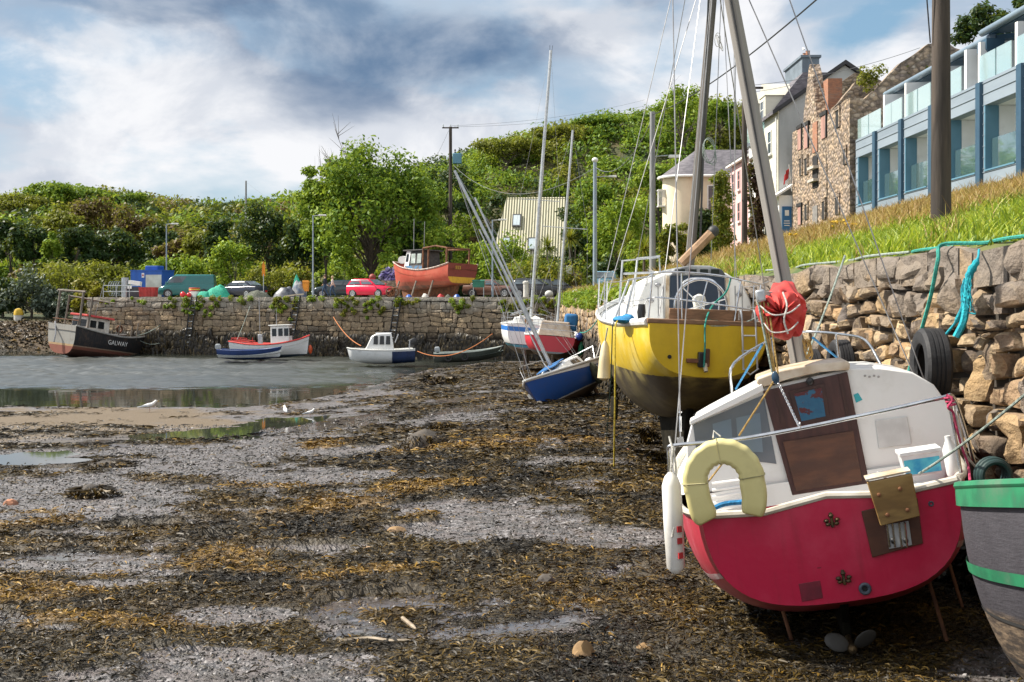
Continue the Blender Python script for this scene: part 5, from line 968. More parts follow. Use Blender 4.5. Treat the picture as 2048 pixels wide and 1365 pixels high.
MB().ball((-.3, 5.6, .35), (.16, .16, .34)).build('fender', mat('orange_buoy', (.70, .10, .025), None, 3, .4), bt)
# --- open blue and white boat
M = boatM(440, 717, 84, -90.5, 0, .5); bt = thing('open_boat', 'open white rowing boat with blue gunwale and grey outboard', 'boat', M)
H = Hull([(0, .72, .0, .62, 2.8, -.1), (1.4, .88, -.12, .55, 2.5, 0), (2.8, .75, -.12, .58, 2.1, 0), (3.9, .3, .0, .70, 1.7, .15), (4.2, .01, .12, .78, 1.5, .2)])
H.shell([bandmat('open_white', [(-.4, (.02, .05, .16)), (.06, (.74, .78, .82))], (.4, .4, .38), streak=.12)], bt); H.band(mat('navy_band', (.012, .04, .16), None, 2, .35), bt, .74, 1.0, 'blue_band'); H.rail(MC['navy_band'], bt, .03); H.deck(MC['grey_deck'], bt, .35)
for y in (1.2, 2.4): MB().box((0, y, .42), (1.4, .22, .04)).build('thwart', TEAK, bt)
outboard(bt, Matrix.Translation((0, -.1, .45)), mat('grey_cowl', (.35, .38, .40), None, 2, .35), .8)
# --- cabin cruiser
M = boatM(829, 722, 79.5, 97, 0, .5); bt = thing('cabin_cruiser', 'small white cabin boat with dark windows and black outboard at the water edge', 'boat', M)
H = Hull([(0, .85, -.1, .80, 3.2, 0), (1.5, .95, -.2, .72, 2.8, 0), (2.9, .85, -.2, .72, 2.2, 0), (3.9, .42, -.05, .78, 1.7, .15), (4.25, .02, .1, .84, 1.5, .25)])
H.shell([bandmat('cruiser_white', [(-.6, (.74, .76, .77))], (.35, .35, .33), streak=.12), mat('navy_stern', (.015, .035, .11), None, 2, .3)], bt, tm=1); H.rail(GELW, bt, .035); H.deck(GELW, bt, .05)
H.band(MC['navy_stern'], bt, .25, .98, 'blue_quarter', b=6, proud=.03)
C = lambda x, y, z: Vector((x, y, z)); mb = MB(); cw = [[C(-.72, 1.35, .7), C(.72, 1.35, .7), C(.58, 1.55, 1.85), C(-.58, 1.55, 1.85)], [C(-.72, 2.6, .7), C(.72, 2.6, .7), C(.55, 2.5, 1.8), C(-.55, 2.5, 1.8)], [C(-.66, 3.25, .75), C(.66, 3.25, .75), C(.5, 2.85, 1.6), C(-.5, 2.85, 1.6)]]
mb.loft(cw); cb = mb.build('cabin', GELW, bt, smooth=20, bevel=.05)
for y in (1.62, 2.02, 2.42): winbox(cb, [(-.70+.0, y, 1.1), (-.70, y+.3, 1.1), (-.60, y+.26, 1.65), (-.60, y+.02, 1.65)], (-1, 0, .14), proud=.02)
winbox(cb, [(-.55, 3.24, .95), (.55, 3.24, .95), (.45, 2.94, 1.5), (-.45, 2.94, 1.5)], (0, .85, .4), proud=.02)
bar(bt, 'rail', [(-.5, 1.5, 1.87), (-.45, 2.6, 1.85)], .02, CHROME); bar(bt, 'stern_arch', [(-.75, .35, .8), (-.72, .35, 1.35), (.72, .35, 1.35), (.75, .35, .8)], .02, CHROME); bar(bt, 'targa', [(-.65, 1.3, 1.2), (-.6, 1.1, 1.75), (.6, 1.1, 1.75), (.65, 1.3, 1.2)], .02, CHROME)
MB().ball((0, 3.6, .86), (.35, .4, .03)).build('hatch', GLASSD, bt)
outboard(bt, Matrix.Translation((-.1, -.1, .65)) @ Matrix.Rotation(R(-25), 4, 'X'), BLACKP, 1.25)
# --- dark workboat with tyres
M = boatM(869, 726, 77.5, -86, 0, 3); bt = thing('workboat', 'dark green aluminium workboat with two tyre fenders on the mud', 'boat', M)
H = Hull([(0, .78, .0, .62, 3.0, -.05), (1.5, .85, -.05, .60, 2.8, 0), (2.8, .75, -.03, .62, 2.2, 0), (3.8, .35, .1, .74, 1.8, .2), (4.3, .02, .25, .85, 1.6, .3)])
H.shell([bandmat('dark_workboat', [(-.4, (.035, .05, .045))], (.10, .10, .08), streak=.4, rough=.5)], bt); H.rail(mat('pale_rail', (.25, .29, .27), None, 3, .5), bt, .03); H.deck(MC['pale_rail'], bt, .3)
for y in (.9, 1.95): tyre(bt, Matrix.Translation((H.at(y, .7, 1).x+.07, y, .32)) @ Matrix.Rotation(R(80), 4, 'Y'), .25, .14)
outboard(bt, Matrix.Translation((0, .25, .5)), MC['grey_cowl'], .75)
# --- white yacht with blue band, red yacht beside it
def yacht(label, px, py, Y, yaw, heel, pitch, st, hm, mastY, mastH, mr, lean=0, cabin=GELW, keel=1.1, sprd=(.55, ), stripe=None):
    M = boatM(px, py, Y, yaw, heel, pitch); bt = thing('yacht', label, 'yacht', M); H = Hull(st); H.shell([hm], bt); H.deck(cabin, bt, .02, camber=.06); H.rail(cabin, bt, .035)
    L = st[-1][0]; B = max(s[1] for s in st); zs = H.at(L*.45, 1).z
    mb = MB(); mb.loft([[C(-B*.62*k, y, zs-.02), C(B*.62*k, y, zs-.02), C(B*.5*k, y2, zs+h), C(-B*.5*k, y2, zs+h)] for y, y2, k, h in ((L*.22, L*.23, 1, .42), (L*.45, L*.45, 1, .42), (L*.68, L*.62, .6, .26))]); cb = mb.build('cabin', cabin, bt, smooth=30, bevel=.04)
    for sd_ in (-1, 1):
        for y in (.28, .40): winbox(cb, [(sd_*B*.6, L*y, zs+.14), (sd_*B*.6, L*(y+.09), zs+.14), (sd_*B*.54, L*(y+.09), zs+.32), (sd_*B*.54, L*y, zs+.32)], (sd_, 0, .25), proud=.015)
    winbox(cb, [(-.25, L*.22, zs+.02), (.25, L*.22, zs+.02), (.22, L*.225, zs+.38), (-.22, L*.225, zs+.38)], (0, -1, 0), TEAK, 'companionway')
    mb = MB(); mb.box((0, L*.42, st[1][2]-keel*.45), (.14, L*.22, keel)); mb.build('keel', hm, bt, smooth=0, bevel=.05); MB().extr([(0, .0, .35), (0, .45, .15), (0, .42, -keel*.75), (0, .1, -keel*.75)], (.06, 0, 0)).build('rudder', hm, bt, smooth=0)
    my = L*mastY; top = Vector((0, my+lean, zs+mastH)); bar(bt, 'mast', [(0, my, zs+.2), top], [mr, mr*.8], ALU, 12); mb = MB()
    for x in (-.06, .06): mb.tube([top+Vector((x, 0, -.05)), top+Vector((x*1.4, 0, .3))], .012, 5)
    mb.build('masthead', BLACKP, bt)
    sp = []
    for f in sprd:
        w_ = B*.75; q = Vector((0, my+lean*f, zs+mastH*f)); bar(bt, 'spreader', [q+Vector((-w_, 0, .03)), q+Vector((w_, 0, .03))], .022, ALU); sp.append((q, w_))
    for sd_ in (-1, 1):
        c = H.at(my-.1, 1, sd_); q, w_ = sp[-1]; stays(bt, [(c, q+Vector((sd_*w_, 0, .03))), (q+Vector((sd_*w_, 0, .03)), top), (H.at(my-.5, 1, sd_), q)])
    stays(bt, [((0, .05, st[0][3]), top), ((0, L+.0, st[-1][3]), top)])
    for sd_ in (-1, 1):
        for y in (.02, .2, .45, .7): p = H.at(L*y, 1, sd_); bar(bt, 'stanchion', [p, p+Vector((0, 0, .6))], .013, CHROME, 6)
        for h in (.32, .6): MB().tube([H.at(L*y, 1, sd_)+Vector((0, 0, h)) for y in (.02, .2, .45, .7, .93)], .006, 5).build('lifeline', WIREM, bt)
    for h in (.32, .6): bar(bt, 'pushpit', [H.at(.3, 1, -1)+Vector((0, 0, h)), H.at(.02, 1, -1)+Vector((.05, 0, h)), H.at(.02, 1, 1)+Vector((-.05, 0, h)), H.at(.3, 1, 1)+Vector((0, 0, h))], .014, CHROME)
    return bt, H, zs
WYM = bandmat('white_yacht_hull', [(-1.6, (.20, .16, .13)), (.45, (.045, .25, .33)), (.58, (.02, .03, .06)), (.62, (.78, .79, .78)), (1.32, (.02, .16, .50)), (1.58, (.78, .79, .78))], (.18, .14, .1), (-.3, .5), .35, streak=.08, wob=.004)
bt, H, zs = yacht('white yacht with a blue sheer band and the tallest mast', 1048, 712, 67, -4, -4.2, 0, [(0, 1.05, .35, 1.75, 2.6, .1), (1.6, 1.5, .05, 1.66, 2.3, 0), (4.2, 1.6, -.1, 1.68, 2.2, 0), (7, .9, .1, 1.85, 1.8, .1), (8.8, .08, .7, 2.05, 1.5, .3), (9, .01, .8, 2.1, 1.5, .3)], WYM, .5, 16.4, .11, .3, keel=1.7, sprd=(.45, ))
bar(bt, 'boom', [(0, 4.0, zs+1.0), (-.9, .2, zs+.55)], .07, ALU); MB().box((-.3, .5, zs+.35), (.3, .3, .4)).build('locker', GELW, bt, bevel=.03)
RYM = bandmat('red_yacht_hull', [(-1.5, (.19, .15, .12)), (.42, (.16, .20, .22)), (.5, (.52, .022, .04))], (.2, .13, .1), (-.4, .5), .3, streak=.12, wob=.006)
bt, H, zs = yacht('red hulled yacht with white deck moored beside the high wall', 1102, 724, 60, -5, -4.5, 0, [(0, 1.1, .4, 1.28, 2.5, .12), (1.5, 1.5, .1, 1.22, 2.3, 0), (3.8, 1.58, 0, 1.25, 2.2, 0), (6, .85, .15, 1.42, 1.8, .1), (7.4, .06, .6, 1.62, 1.5, .3), (7.6, .01, .7, 1.65, 1.5, .3)], RYM, .46, 10.9, .075, .3, keel=1.5, sprd=(.52, ))
MB().extr([(-.85, 1.2, zs+.0), (.85, 1.2, zs), (.7, 1.3, zs+.75), (-.7, 1.3, zs+.75)], (0, 1.2, 0)).build('wheel_shelter', mat('wood_dodger', (.32, .25, .19), (.42, .36, .30), 3, .6), bt, smooth=0, bevel=.05); MB().box((.75, 2.6, zs+.75), (.7, .7, .9)).build('sail_cover', mat('blue_canvas', (.02, .15, .36), (.015, .11, .28), 5, .8, bump=.5, bscale=8), bt, bevel=.15, bseg=3)
MB().ball((1.42, .6, .75), (.14, .14, .36)).build('fender', mat('green_fender', (.02, .22, .10), None, 3, .4), bt); MB().ball((1.3, .4, 1.35), (.2, .2, .2)).build('fender', mat('blue_fender', (.02, .07, .35), None, 3, .4), bt)
# --- blue sloop fallen over on the mud
M = frame(P(1186, 777, 43.0), R(180-21), R(-26), R(-4)); bt = thing('sloop', 'blue hulled sloop fallen over on the mud with leaning mast', 'yacht', M)
H = Hull([(0, .72, .12, .88, 2.6, -.1), (1.2, .98, -.12, .86, 2.4, 0), (2.9, 1.0, -.18, .90, 2.2, 0), (4.3, .6, -.05, 1.0, 1.8, .1), (5.3, .06, .25, 1.1, 1.5, .3), (5.45, .01, .3, 1.12, 1.5, .3)])
H.shell([bandmat('blue_sloop_hull', [(-.8, (.10, .07, .05)), (.12, (.55, .57, .58)), (.16, (.012, .075, .30))], (.10, .08, .06), (-.1, .3), .6, streak=.2)], bt); H.deck(GELW, bt, .02, camber=.06); H.rail(GELW, bt, .045); H.band(GELW, bt, .93, 1.0, 'white_band')
mb = MB(); mb.loft([[C(-.62*k, y, .86), C(.62*k, y, .86), C(.5*k, y2, .86+h), C(-.5*k, y2, .86+h)] for y, y2, k, h in ((1.3, 1.35, 1, .40), (2.6, 2.6, 1, .40), (4.0, 3.6, .55, .2))]); cb = mb.build('cabin', GELW, bt, smooth=30, bevel=.05); MB().box((0, 3.0, 1.27), (.75, 1.0, .03), Matrix.Rotation(R(-7), 3, 'X')).build('blue_hatch', mat('blue_patch', (.03, .16, .42), None, 3, .4), cb)
for sd_ in (-1, 1): winbox(cb, [(sd_*.61, 1.7, .98), (sd_*.61, 2.5, .98), (sd_*.54, 2.45, 1.16), (sd_*.54, 1.75, 1.16)], (sd_, 0, .25), proud=.015)
mt = Vector((0, 3.1, 8.7)); bar(bt, 'mast', [(0, 2.9, 1.2), mt], [.065, .045], ALU, 12); bar(bt, 'boom', [(0, 2.85, 1.5), (-.12, 2.78, 7.6)], .035, ALU); bar(bt, 'spinnaker_pole', [(.15, 3.0, 1.3), (.12, 3.1, 6.5)], .025, ALU)
stays(bt, [((0, 5.5, 1.12), mt), ((-.95, 2.6, .9), mt), ((.95, 2.6, .9), mt), ((0, .05, .9), mt), ((.95, 3.0, .9), (0, 3, 4.5)), ((-.95, 3.0, .9), (0, 3, 4.5))], .007)
bar(bt, 'pulpit', [(-.5, 4.4, 1.0), (-.42, 4.6, 1.5), (0, 5.5, 1.6), (.42, 4.6, 1.5), (.5, 4.4, 1.0)], .015, CHROME); bar(bt, 'pushpit', [(-.7, .5, .88), (-.72, .1, 1.35), (.72, .1, 1.35), (.7, .5, .88)], .015, CHROME)
MB().tube([H.at(3.0, .95, 1)+C(.14, 0, -.05), H.at(3.0, .6, 1)+C(.16, 0, -.1)], .09, 10).build('fender', GELW, bt); MB().box(H.at(1.6, .8, -1)+C(-.03, 0, 0), (.05, .3, .36)).build('patch', GELW, bt); MB().ball(H.at(2.2, .75, -1)+C(-.12, 0, 0), (.16, .2, .4)).build('net_bundle', mat('dark_netting', (.03, .035, .02), (.06, .06, .03), 8, .9, bump=.8), bt)
outboard(bt, Matrix.Translation((-.25, -.15, .5)), GELW, .8); MB().extr([(0, -.02, .7), (0, -.35, .6), (0, -.4, -.35), (0, -.1, -.3)], (.05, 0, 0)).build('rudder', TEAK, bt, smooth=0); MB().box((0, 2.6, -.35), (.14, 1.1, .5)).build('keel', MC['old_timber'], bt, bevel=.05)
rope('white mooring line drooping along the side of the blue sloop', [M @ p for p in sag(H.at(5.0, 1, -1)+C(-.03, 0, .02), H.at(.3, 1, -1)+C(-.06, 0, 0), .35, 14)], .014, R_WHITE)
o = thing('mooring_sack', 'pale sack tied under the bow of the blue sloop', 'sack', M @ Vector((0, 5.45, .2))); MB().ball((0, 0, -.02), (.14, .12, .2)).ball((-.12, -.1, -.2), (.16, .13, .11)).build('cloth', mat('sack_cloth', (.52, .45, .33), (.36, .3, .2), 6, .9, bump=.6), o)
# --- orange trawler propped on the quay
M = frame((-4.0, 93.3, 4.60), R(43), R(-2), R(0)) @ Matrix.Diagonal((1, 1.1, .96, 1)); bt = thing('beached_trawler', 'old orange trawler with dark wheelhouse propped up on the quay', 'boat', M)
H = Hull([(0, 1.5, 1.05, 2.72, 3.4, -.12), (1.3, 1.6, .85, 2.35, 3.0, 0), (3.2, 1.55, .7, 2.2, 2.5, 0), (5.2, 1.25, .6, 2.45, 2.0, .08), (6.7, .55, .6, 2.9, 1.7, .18), (7.35, .04, .75, 3.05, 1.5, .22), (7.4, .01, .8, 3.06, 1.5, .22)])
OTM = bandmat('orange_trawler_hull', [(.3, (.12, .05, .03)), (.95, (.30, .07, .035)), (1.25, (.42, .07, .04))], (.14, .045, .03), rough=.6, streak=.35, wob=.02, fade=((.50, .15, .09), .4)); OTT = bandmat('trawler_transom', [(.3, (.25, .10, .02)), (1.15, (.62, .36, .03)), (1.62, (.20, .035, .025))], (.05, .02, .015), rough=.6, streak=.6, wob=.02)
H.shell([OTM, OTT], bt, tm=1); H.deck(TEAK, bt, .5); H.rail(mat('peeling_white', (.55, .50, .46), (.30, .18, .13), 7, .8), bt, .06)
MB().extr([(0, .6, .0), (0, 6.6, .0), (0, 6.9, .9), (0, .3, 1.0)], (.16, 0, 0)).build('keel', RUST, bt, smooth=0)
wm = mat('blackened_wood', (.03, .03, .032), (.06, .055, .05), 4, .7, dirt=(.3, .28, .25), damt=.3); sh_ = MB().loft([[C(-.95, y, 1.9), C(.95, y, 1.9), C(.85, y2, 3.85), C(-.85, y2, 3.85)] for y, y2 in ((3.3, 3.4), (5.4, 5.2))]).build('wheelhouse', [wm], bt, smooth=0, bevel=.04)
MB().box((0, 4.35, 3.9), (2.1, 2.4, .1)).build('roof', wm, sh_, bevel=.02); MB().extr([(-.93, 5.42, 2.5), (.93, 5.42, 2.5), (.86, 5.24, 3.82), (-.86, 5.24, 3.82)], (0, .05, 0)).build('front_panel', GELW, sh_, smooth=0); MB().extr([(-.96, 4.9, 2.5), (-.96, 5.42, 2.5), (-.88, 5.24, 3.82), (-.88, 4.75, 3.82)], (-.03, 0, 0)).build('side_panel', GELW, sh_, smooth=0)
winbox(sh_, [(-.94, 4.98, 2.95), (-.94, 5.28, 2.95), (-.91, 5.18, 3.6), (-.91, 4.95, 3.6)], (-1, 0, .05), proud=.04)
for y in (3.5, 4.2): winbox(sh_, [(-.93, y, 2.8), (-.93, y+.48, 2.8), (-.88, y+.46, 3.6), (-.88, y+.02, 3.6)], (-1, 0, .05), mat('pale_pane', (.28, .33, .30), (.45, .5, .48), 2, .2), frm=GELW if y > 4 else None, proud=.03)
MB().extr([(-1.0, 3.3, 2.2), (-1.0, 5.3, 2.2), (-.97, 5.3, 2.6), (-.97, 3.3, 2.6)], (-.03, 0, 0)).build('blue_panel', mat('blue_faded', (.05, .20, .38), (.12, .10, .09), 3, .6), sh_, smooth=0)
for x, y in ((-1.2, 3.0), (1.2, 3.0), (-1.1, 2.5), (-1.15, .4), (1.15, .4)): bar(bt, 'gantry_post', [(x, y, 2.1), (x, y, 4.0 if y > .5 else 3.95)], .07, RUST)
bar(bt, 'gantry_beam', [(-1.2, 3.0, 4.0), (-1.2, 1.6, 4.15), (-1.15, .4, 3.95), (1.15, .4, 3.95), (1.2, 3, 4.0)], .07, RUST); bar(bt, 'aerial', [(-.5, 4.9, 3.9), (-.55, 4.9, 6.6)], .025, WIREM); bar(bt, 'aerial', [(-.5, 3.7, 3.9), (-.5, 3.7, 6.3)], .02, WIREM)
MB().tube([(-.7, 6.05, 3.15), (-.1, 6.4, 3.2)], .32, 14).build('liferaft_canister', GELW, bt); text(bt, '553', Matrix.Translation((-.55, -.245, 2.35)) @ Matrix.Rotation(R(90), 4, 'X'), .38, mat('yellow_paint', (.65, .42, .05), None, 3, .6))
for y in (1.5, 3.4, 5.4): bar(bt, 'prop', [(-1.9, y, .0), (-1.45, y, 1.3)], .07, GT)
# ================================================================ on the quay: vehicles, people, gear
def paint(n, c, c2=None): return mat(n, c, c2 or tuple(k*.9 for k in c), 1.5, .22, spec=.6)
CGLASS = mat('car_glass', (.03, .04, .05), (.10, .14, .17), .8, .06, spec=.9); HEADL = mat('headlamp_glass', (.75, .77, .78), None, 4, .12); TAILL = mat('tail_lamp', (.40, .01, .01), None, 4, .2); PLATE = mat('number_plate', (.72, .72, .68), None, 4, .5); TRIM = mat('black_trim', (.02, .02, .022), None, 4, .5)
def car(name, label, cat, loc, yaw, body, cabin, wheels, pm, W=1.74, wr=.31, rails=False, sidewin=2, plate=True):
    """body: (y, z low, z belt, half width) rear to front; cabin: (belt y0, belt y1, roof y0, roof y1, roof z)"""
    o = thing(name, label, cat, frame(loc, R(yaw))); mb = MB(); rings = []
    for y, zl, zb, w in body:
        rings.append([Vector((x*w, y, lerp(zl, zb, f))) for x, f in ((-.86, 0), (-.97, .14), (-1, .5), (-.97, .86), (-.86, 1), (0, 1.02), (.86, 1), (.97, .86), (1, .5), (.97, .14), (.86, 0), (0, 0))])
    mb.loft(rings); mb.build('body', pm, o, smooth=50)
    b0, b1, r0, r1, zr = cabin; w = W/2; zb = max(np.interp((b0+b1)/2, [s[0] for s in body], [s[2] for s in body]), 0)
    def zbel(y): return float(np.interp(y, [s[0] for s in body], [s[2] for s in body]))
    lv = [(b0, b1, w*.90, None), (lerp(b0, r0, .55), lerp(b1, r1, .55), w*.83, lerp(zb, zr, .55)), (r0, r1, w*.74, zr-.06), (r0+.12, r1-.12, w*.62, zr)]
    def ring(l): return [Vector((-l[2], l[0], (zbel(l[0])-.03) if l[3] is None else l[3])), Vector((l[2], l[0], (zbel(l[0])-.03) if l[3] is None else l[3])), Vector((l[2], l[1], (zbel(l[1])-.03) if l[3] is None else l[3])), Vector((-l[2], l[1], (zbel(l[1])-.03) if l[3] is None else l[3]))]
    cb = MB().loft([ring(l) for l in lv]).build('cabin', pm, o, smooth=50, bevel=.05)
    def lv_at(f, y): # point on the side of the cabin: f height 0..1, y fraction
        a, b = lv[0], lv[2]; z0 = zb; return Vector((lerp(a[2], b[2], f)+.012, lerp(lerp(a[0], b[0], f), lerp(a[1], b[1], f), y), lerp(z0, zr-.06, f)))
    cuts = {1: [(.66, .95)], 2: [(.07, .47), (.53, .93)], 3: [(.05, .28), (.32, .60), (.64, .94)]}[sidewin]
    for sd_ in (1, -1):
        for c0, c1 in cuts:
            q = [lv_at(.12, c0), lv_at(.12, c1), lv_at(.86, c1), lv_at(.86, c0)]; q = [Vector((p.x*sd_, p.y, p.z)) for p in q]; MB().extr(q, (.012*sd_, 0, 0)).build('side_window', CGLASS, o, smooth=0)
    for e, nm in ((1, 'windscreen'), (0, 'rear_window')):
        y0_, y1_ = (b1, r1) if e else (b0, r0); z0 = zbel(y0_)
        q = [(-w*.80, lerp(y0_, y1_, .1), lerp(z0, zr, .08)), (w*.80, lerp(y0_, y1_, .1), lerp(z0, zr, .08)), (w*.66, lerp(y0_, y1_, .9), lerp(z0, zr, .86)), (-w*.66, lerp(y0_, y1_, .9), lerp(z0, zr, .86))]
        if e or sidewin > 1: MB().extr([Vector(p)+Vector((0, .015 if e else -.04, .02)) for p in q], (0, .03 if e else -.015, .012)).build(nm, CGLASS, o, smooth=0)
    yf, yr = body[-1][0], body[0][0]; wf, wb = body[-1][3], body[0][3]; zf = body[-1][2]; zb0 = body[0][2]
    for sd_ in (-1, 1):
        MB().ball((sd_*wf*.78, yf-.05, zf-.14), (.19, .12, .09)).build('headlight', HEADL, o); MB().box((sd_*wb*.80, yr+.02, zb0-.18), (.26, .09, .17)).build('tail_light', TAILL, o, bevel=.02)
        MB().ball((sd_*(w+.08), lerp(b1, r1, .25), zb+.08), (.10, .06, .075)).build('mirror', pm, o)
        for y in wheels:
            t_ = Matrix.Translation((sd_*(w-.09), y, wr)) @ Matrix.Rotation(R(90), 4, 'Y'); wh = MB().lathe([(wr*.6, -.1), (wr*.92, -.1), (wr, -.06), (wr, .06), (wr*.92, .1), (wr*.6, .1)], 20, t_).build('wheel', RUBBER, o); mb = MB(); M2 = Matrix.Translation((sd_*(w+.012), y, wr)) @ Matrix.Rotation(R(90), 4, 'Y')
            for k in range(6): mb.box((wr*.32, 0, 0), (wr*.6, wr*.2, .02), M=M2 @ Matrix.Rotation(k*PI/3, 4, 'Z'))
            mb.torus((0, 0, 0), wr*.62, .03, n=18, k=6, M=M2).build('rim', ALU, wh, smooth=30)
            MB().lathe([(wr*1.16, -.02), (wr*1.16, .0)], 20, Matrix.Translation((sd_*(w*.985), y, wr+.02)) @ Matrix.Rotation(R(90), 4, 'Y')).build('wheel_arch', TRIM, o)
    if plate:
        for y, s_ in ((yf+.01, 1), (yr-.01, -1)): MB().box((0, y, .5), (.5, .02, .11)).build('number_plate', PLATE, o, smooth=0)
    MB().box((0, yf-.02, .33), (wf*1.5, .06, .14)).build('grille', TRIM, o, bevel=.02)
    return o
HATCH = [(-1.95, .34, .70, .70), (-1.88, .22, .98, .80), (-1.3, .18, 1.0, .86), (.4, .18, .98, .87), (1.0, .18, .95, .86), (1.7, .2, .82, .82), (1.95, .3, .62, .68)]
SALOON = [(-2.35, .36, .72, .74), (-2.28, .24, .98, .84), (-1.5, .18, 1.02, .88), (.3, .18, .96, .89), (1.2, .18, .94, .88), (2.1, .22, .80, .84), (2.38, .32, .6, .7)]
VAN = [(-2.4, .34, 1.15, .86), (-2.36, .24, 1.2, .93), (-1, .2, 1.2, .95), (1.2, .2, 1.18, .95), (1.75, .2, 1.05, .94), (2.25, .24, .88, .86), (2.4, .34, .62, .74)]
def qx(px, Y): return (px-CX)/F*Y
ZQ = 4.6
car('van', 'teal panel van parked beside the blue cabin', 'van', (qx(375, 104), 104, ZQ), 96, VAN, (-2.38, 1.85, -2.3, .95, 1.98), (-1.5, 1.5), paint('teal_paint', (.012, .13, .13)), 1.9, .33, sidewin=1)
car('car', 'dark saloon car seen from behind, parked right of the teal van', 'car', (qx(481, 104), 104, ZQ), 62, SALOON, (-1.75, 1.05, -1.0, .25, 1.44), (-1.4, 1.42), paint('black_blue_paint', (.018, .024, .04)), 1.78)
car('car', 'dark hatchback behind the two walking people', 'car', (qx(672, 101), 101, ZQ), 103, HATCH, (-1.8, .95, -1.5, .2, 1.46), (-1.2, 1.25), paint('dark_teal_paint', (.02, .04, .05)), 1.72)
car('car', 'bright red hatchback parked on the quay edge', 'car', (qx(742, 97), 97, ZQ), -118, HATCH, (-1.85, 1.0, -1.45, .15, 1.5), (-1.2, 1.25), paint('red_car_paint', (.62, .008, .05)), 1.72)
car('car', 'bronze saloon car parked behind the green board', 'car', (qx(985, 97.5), 97.5, ZQ), -112, SALOON, (-1.75, 1.05, -1.0, .25, 1.44), (-1.4, 1.42), paint('bronze_paint', (.14, .075, .055)), 1.8, .33)
car('car', 'black car half hidden behind the two yacht masts', 'car', (qx(1072, 95), 95, ZQ), -100, HATCH, (-1.85, 1.0, -1.5, .15, 1.5), (-1.2, 1.25), paint('black_paint', (.015, .016, .02)), 1.75)
car('car', 'dark estate car below the cabbage palm', 'car', (qx(1112, 101), 101, ZQ), -80, HATCH, (-1.9, 1.0, -1.75, .15, 1.55), (-1.2, 1.25), paint('graphite_paint', (.03, .03, .035)), 1.75)
car('car', 'pale blue car showing its roof over the bank', 'car', (qx(1214, 84), 84, float(verge(qx(1214, 84), 84))+.05), -10, HATCH, (-1.85, 1.0, -1.5, .15, 1.5), (-1.2, 1.25), paint('pale_blue_paint', (.16, .34, .46)), 1.75)
# cabin, crates, rails
BLUEC = mat('blue_sheet', (.015, .10, .42), (.012, .08, .34), 1, .45, stretch=(6, 6, .3)); c = thing('site_cabin', 'bright blue steel cabin with a pale door panel', 'cabin', frame((qx(305, 106.5), 106.5, ZQ), R(-12)))
mb = MB().box((0, 0, 1.2), (3.0, 2.2, 2.3)); mb.build('body', BLUEC, c, smooth=0); MB().box((0, 0, 2.38), (3.1, 2.3, .08)).build('roof', BLUEC, c, smooth=0); MB().box((.72, -1.12, 1.02), (1.5, .05, 1.95)).build('door', mat('pale_sheet', (.55, .57, .52), None, 1, .6), c, smooth=0); MB().box((-.3, -1.12, 1.95), (.24, .03, .4)).build('sign', WOODW, c, smooth=0); MB().box((-.3, -1.14, 1.95), (.14, .02, .14)).build('sign_mark', RED, c, smooth=0)
MB().box((.2, 0, 2.6), (1.2, 1.2, .4)).build('roof_box', BLUEC, c, smooth=0, bevel=.05)
c = thing('fish_tub', 'red plastic tub standing by the teal van bonnet', 'tub', (qx(297, 101.6), 101.6, ZQ)); MB().loft([[C(x*k, y*k, z) for x, y in ((-.68, -.5), (.68, -.5), (.68, .5), (-.68, .5))] for z, k in ((.05, .94), (.78, 1), (.8, 1.04), (.86, 1.04))]).build('tub', mat('red_plastic', (.42, .035, .03), None, 2, .5), c, smooth=0)
for k in range(5): MB().box((-.55+.275*k, -.52, .42), (.05, .04, .7)).build('rib', MC['red_plastic'], c, smooth=0)
c = thing('barrier_rail', 'galvanised railing at the left end of the quay', 'railing', (qx(243, 101), 101.2, ZQ))
for z in (.5, 1.0): bar(c, 'rail', [(-1.6, 0, z), (1.6, 0, z)], .035, STEEL)
for x in (-1.6, -.5, .6, 1.6): bar(c, 'post', [(x, 0, 0), (x, 0, 1.0)], .035, STEEL)
c = thing('pipe_coils', 'bundle of dark hoops stacked behind the railing', 'coil', (qx(232, 103), 103, ZQ))
for k in range(5): MB().torus((-.45+.2*k, 0, .75), .62, .035, 'X', 20, 6).build('hoop', mat('dark_hose', (.03, .05, .055), (.2, .24, .25), 8, .5), c)
c = thing('stacked_boxes', 'stack of white fish boxes and drum behind the railing', 'boxes', (qx(262, 103), 103, ZQ)); MB().lathe([(.3, 0), (.32, .5), (.3, 1.7)], 16, Matrix.Translation((-.5, 0, 0))).build('drum', STEEL, c); MB().box((.3, 0, .45), (.9, .6, .9)).build('crate', mat('dark_crate', (.05, .05, .06), None, 3, .6), c, smooth=0); MB().box((.35, 0, 1.25), (1.0, .6, .32), Matrix.Rotation(R(8), 3, 'Y')).build('box', GELW, c, smooth=0); MB().box((.0, -.36, .9), (.35, .1, .3)).build('label_panel', GELW, c, smooth=0)
c = thing('rope_tub', 'white tub with red and yellow bands full of rope', 'tub', (qx(389, 100), 100, ZQ)); MB().lathe([(.40, 0), (.42, .7)], 18).build('tub', GELW, c); 
for z, m_ in ((.55, RED), (.66, MC['ragwort_yellow']), (.76, RED)): MB().torus((0, 0, z), .42, .05, n=18, k=6).build('band', m_, c)
for px, r, lb in ((366, .24, 'large red ball buoy on the quay edge'), (378, .2, 'smaller red ball buoy beside the rope tub'), (453, .13, 'small orange float by the green net')):
    o = thing('buoy', lb, 'buoy', (qx(px, 99.6), 99.6, ZQ)); MB().ball((0, 0, r), r, 0, 16, 10).build('float', mat('orange_buoy', (.7, .1, .025)) if r < .15 else mat('red_buoy', (.62, .02, .03), None, 3, .35), o); MB().tube([(0, 0, r*2-.02), (0, 0, r*2+.06)], .04, 8).build('eye', TRIM, o)
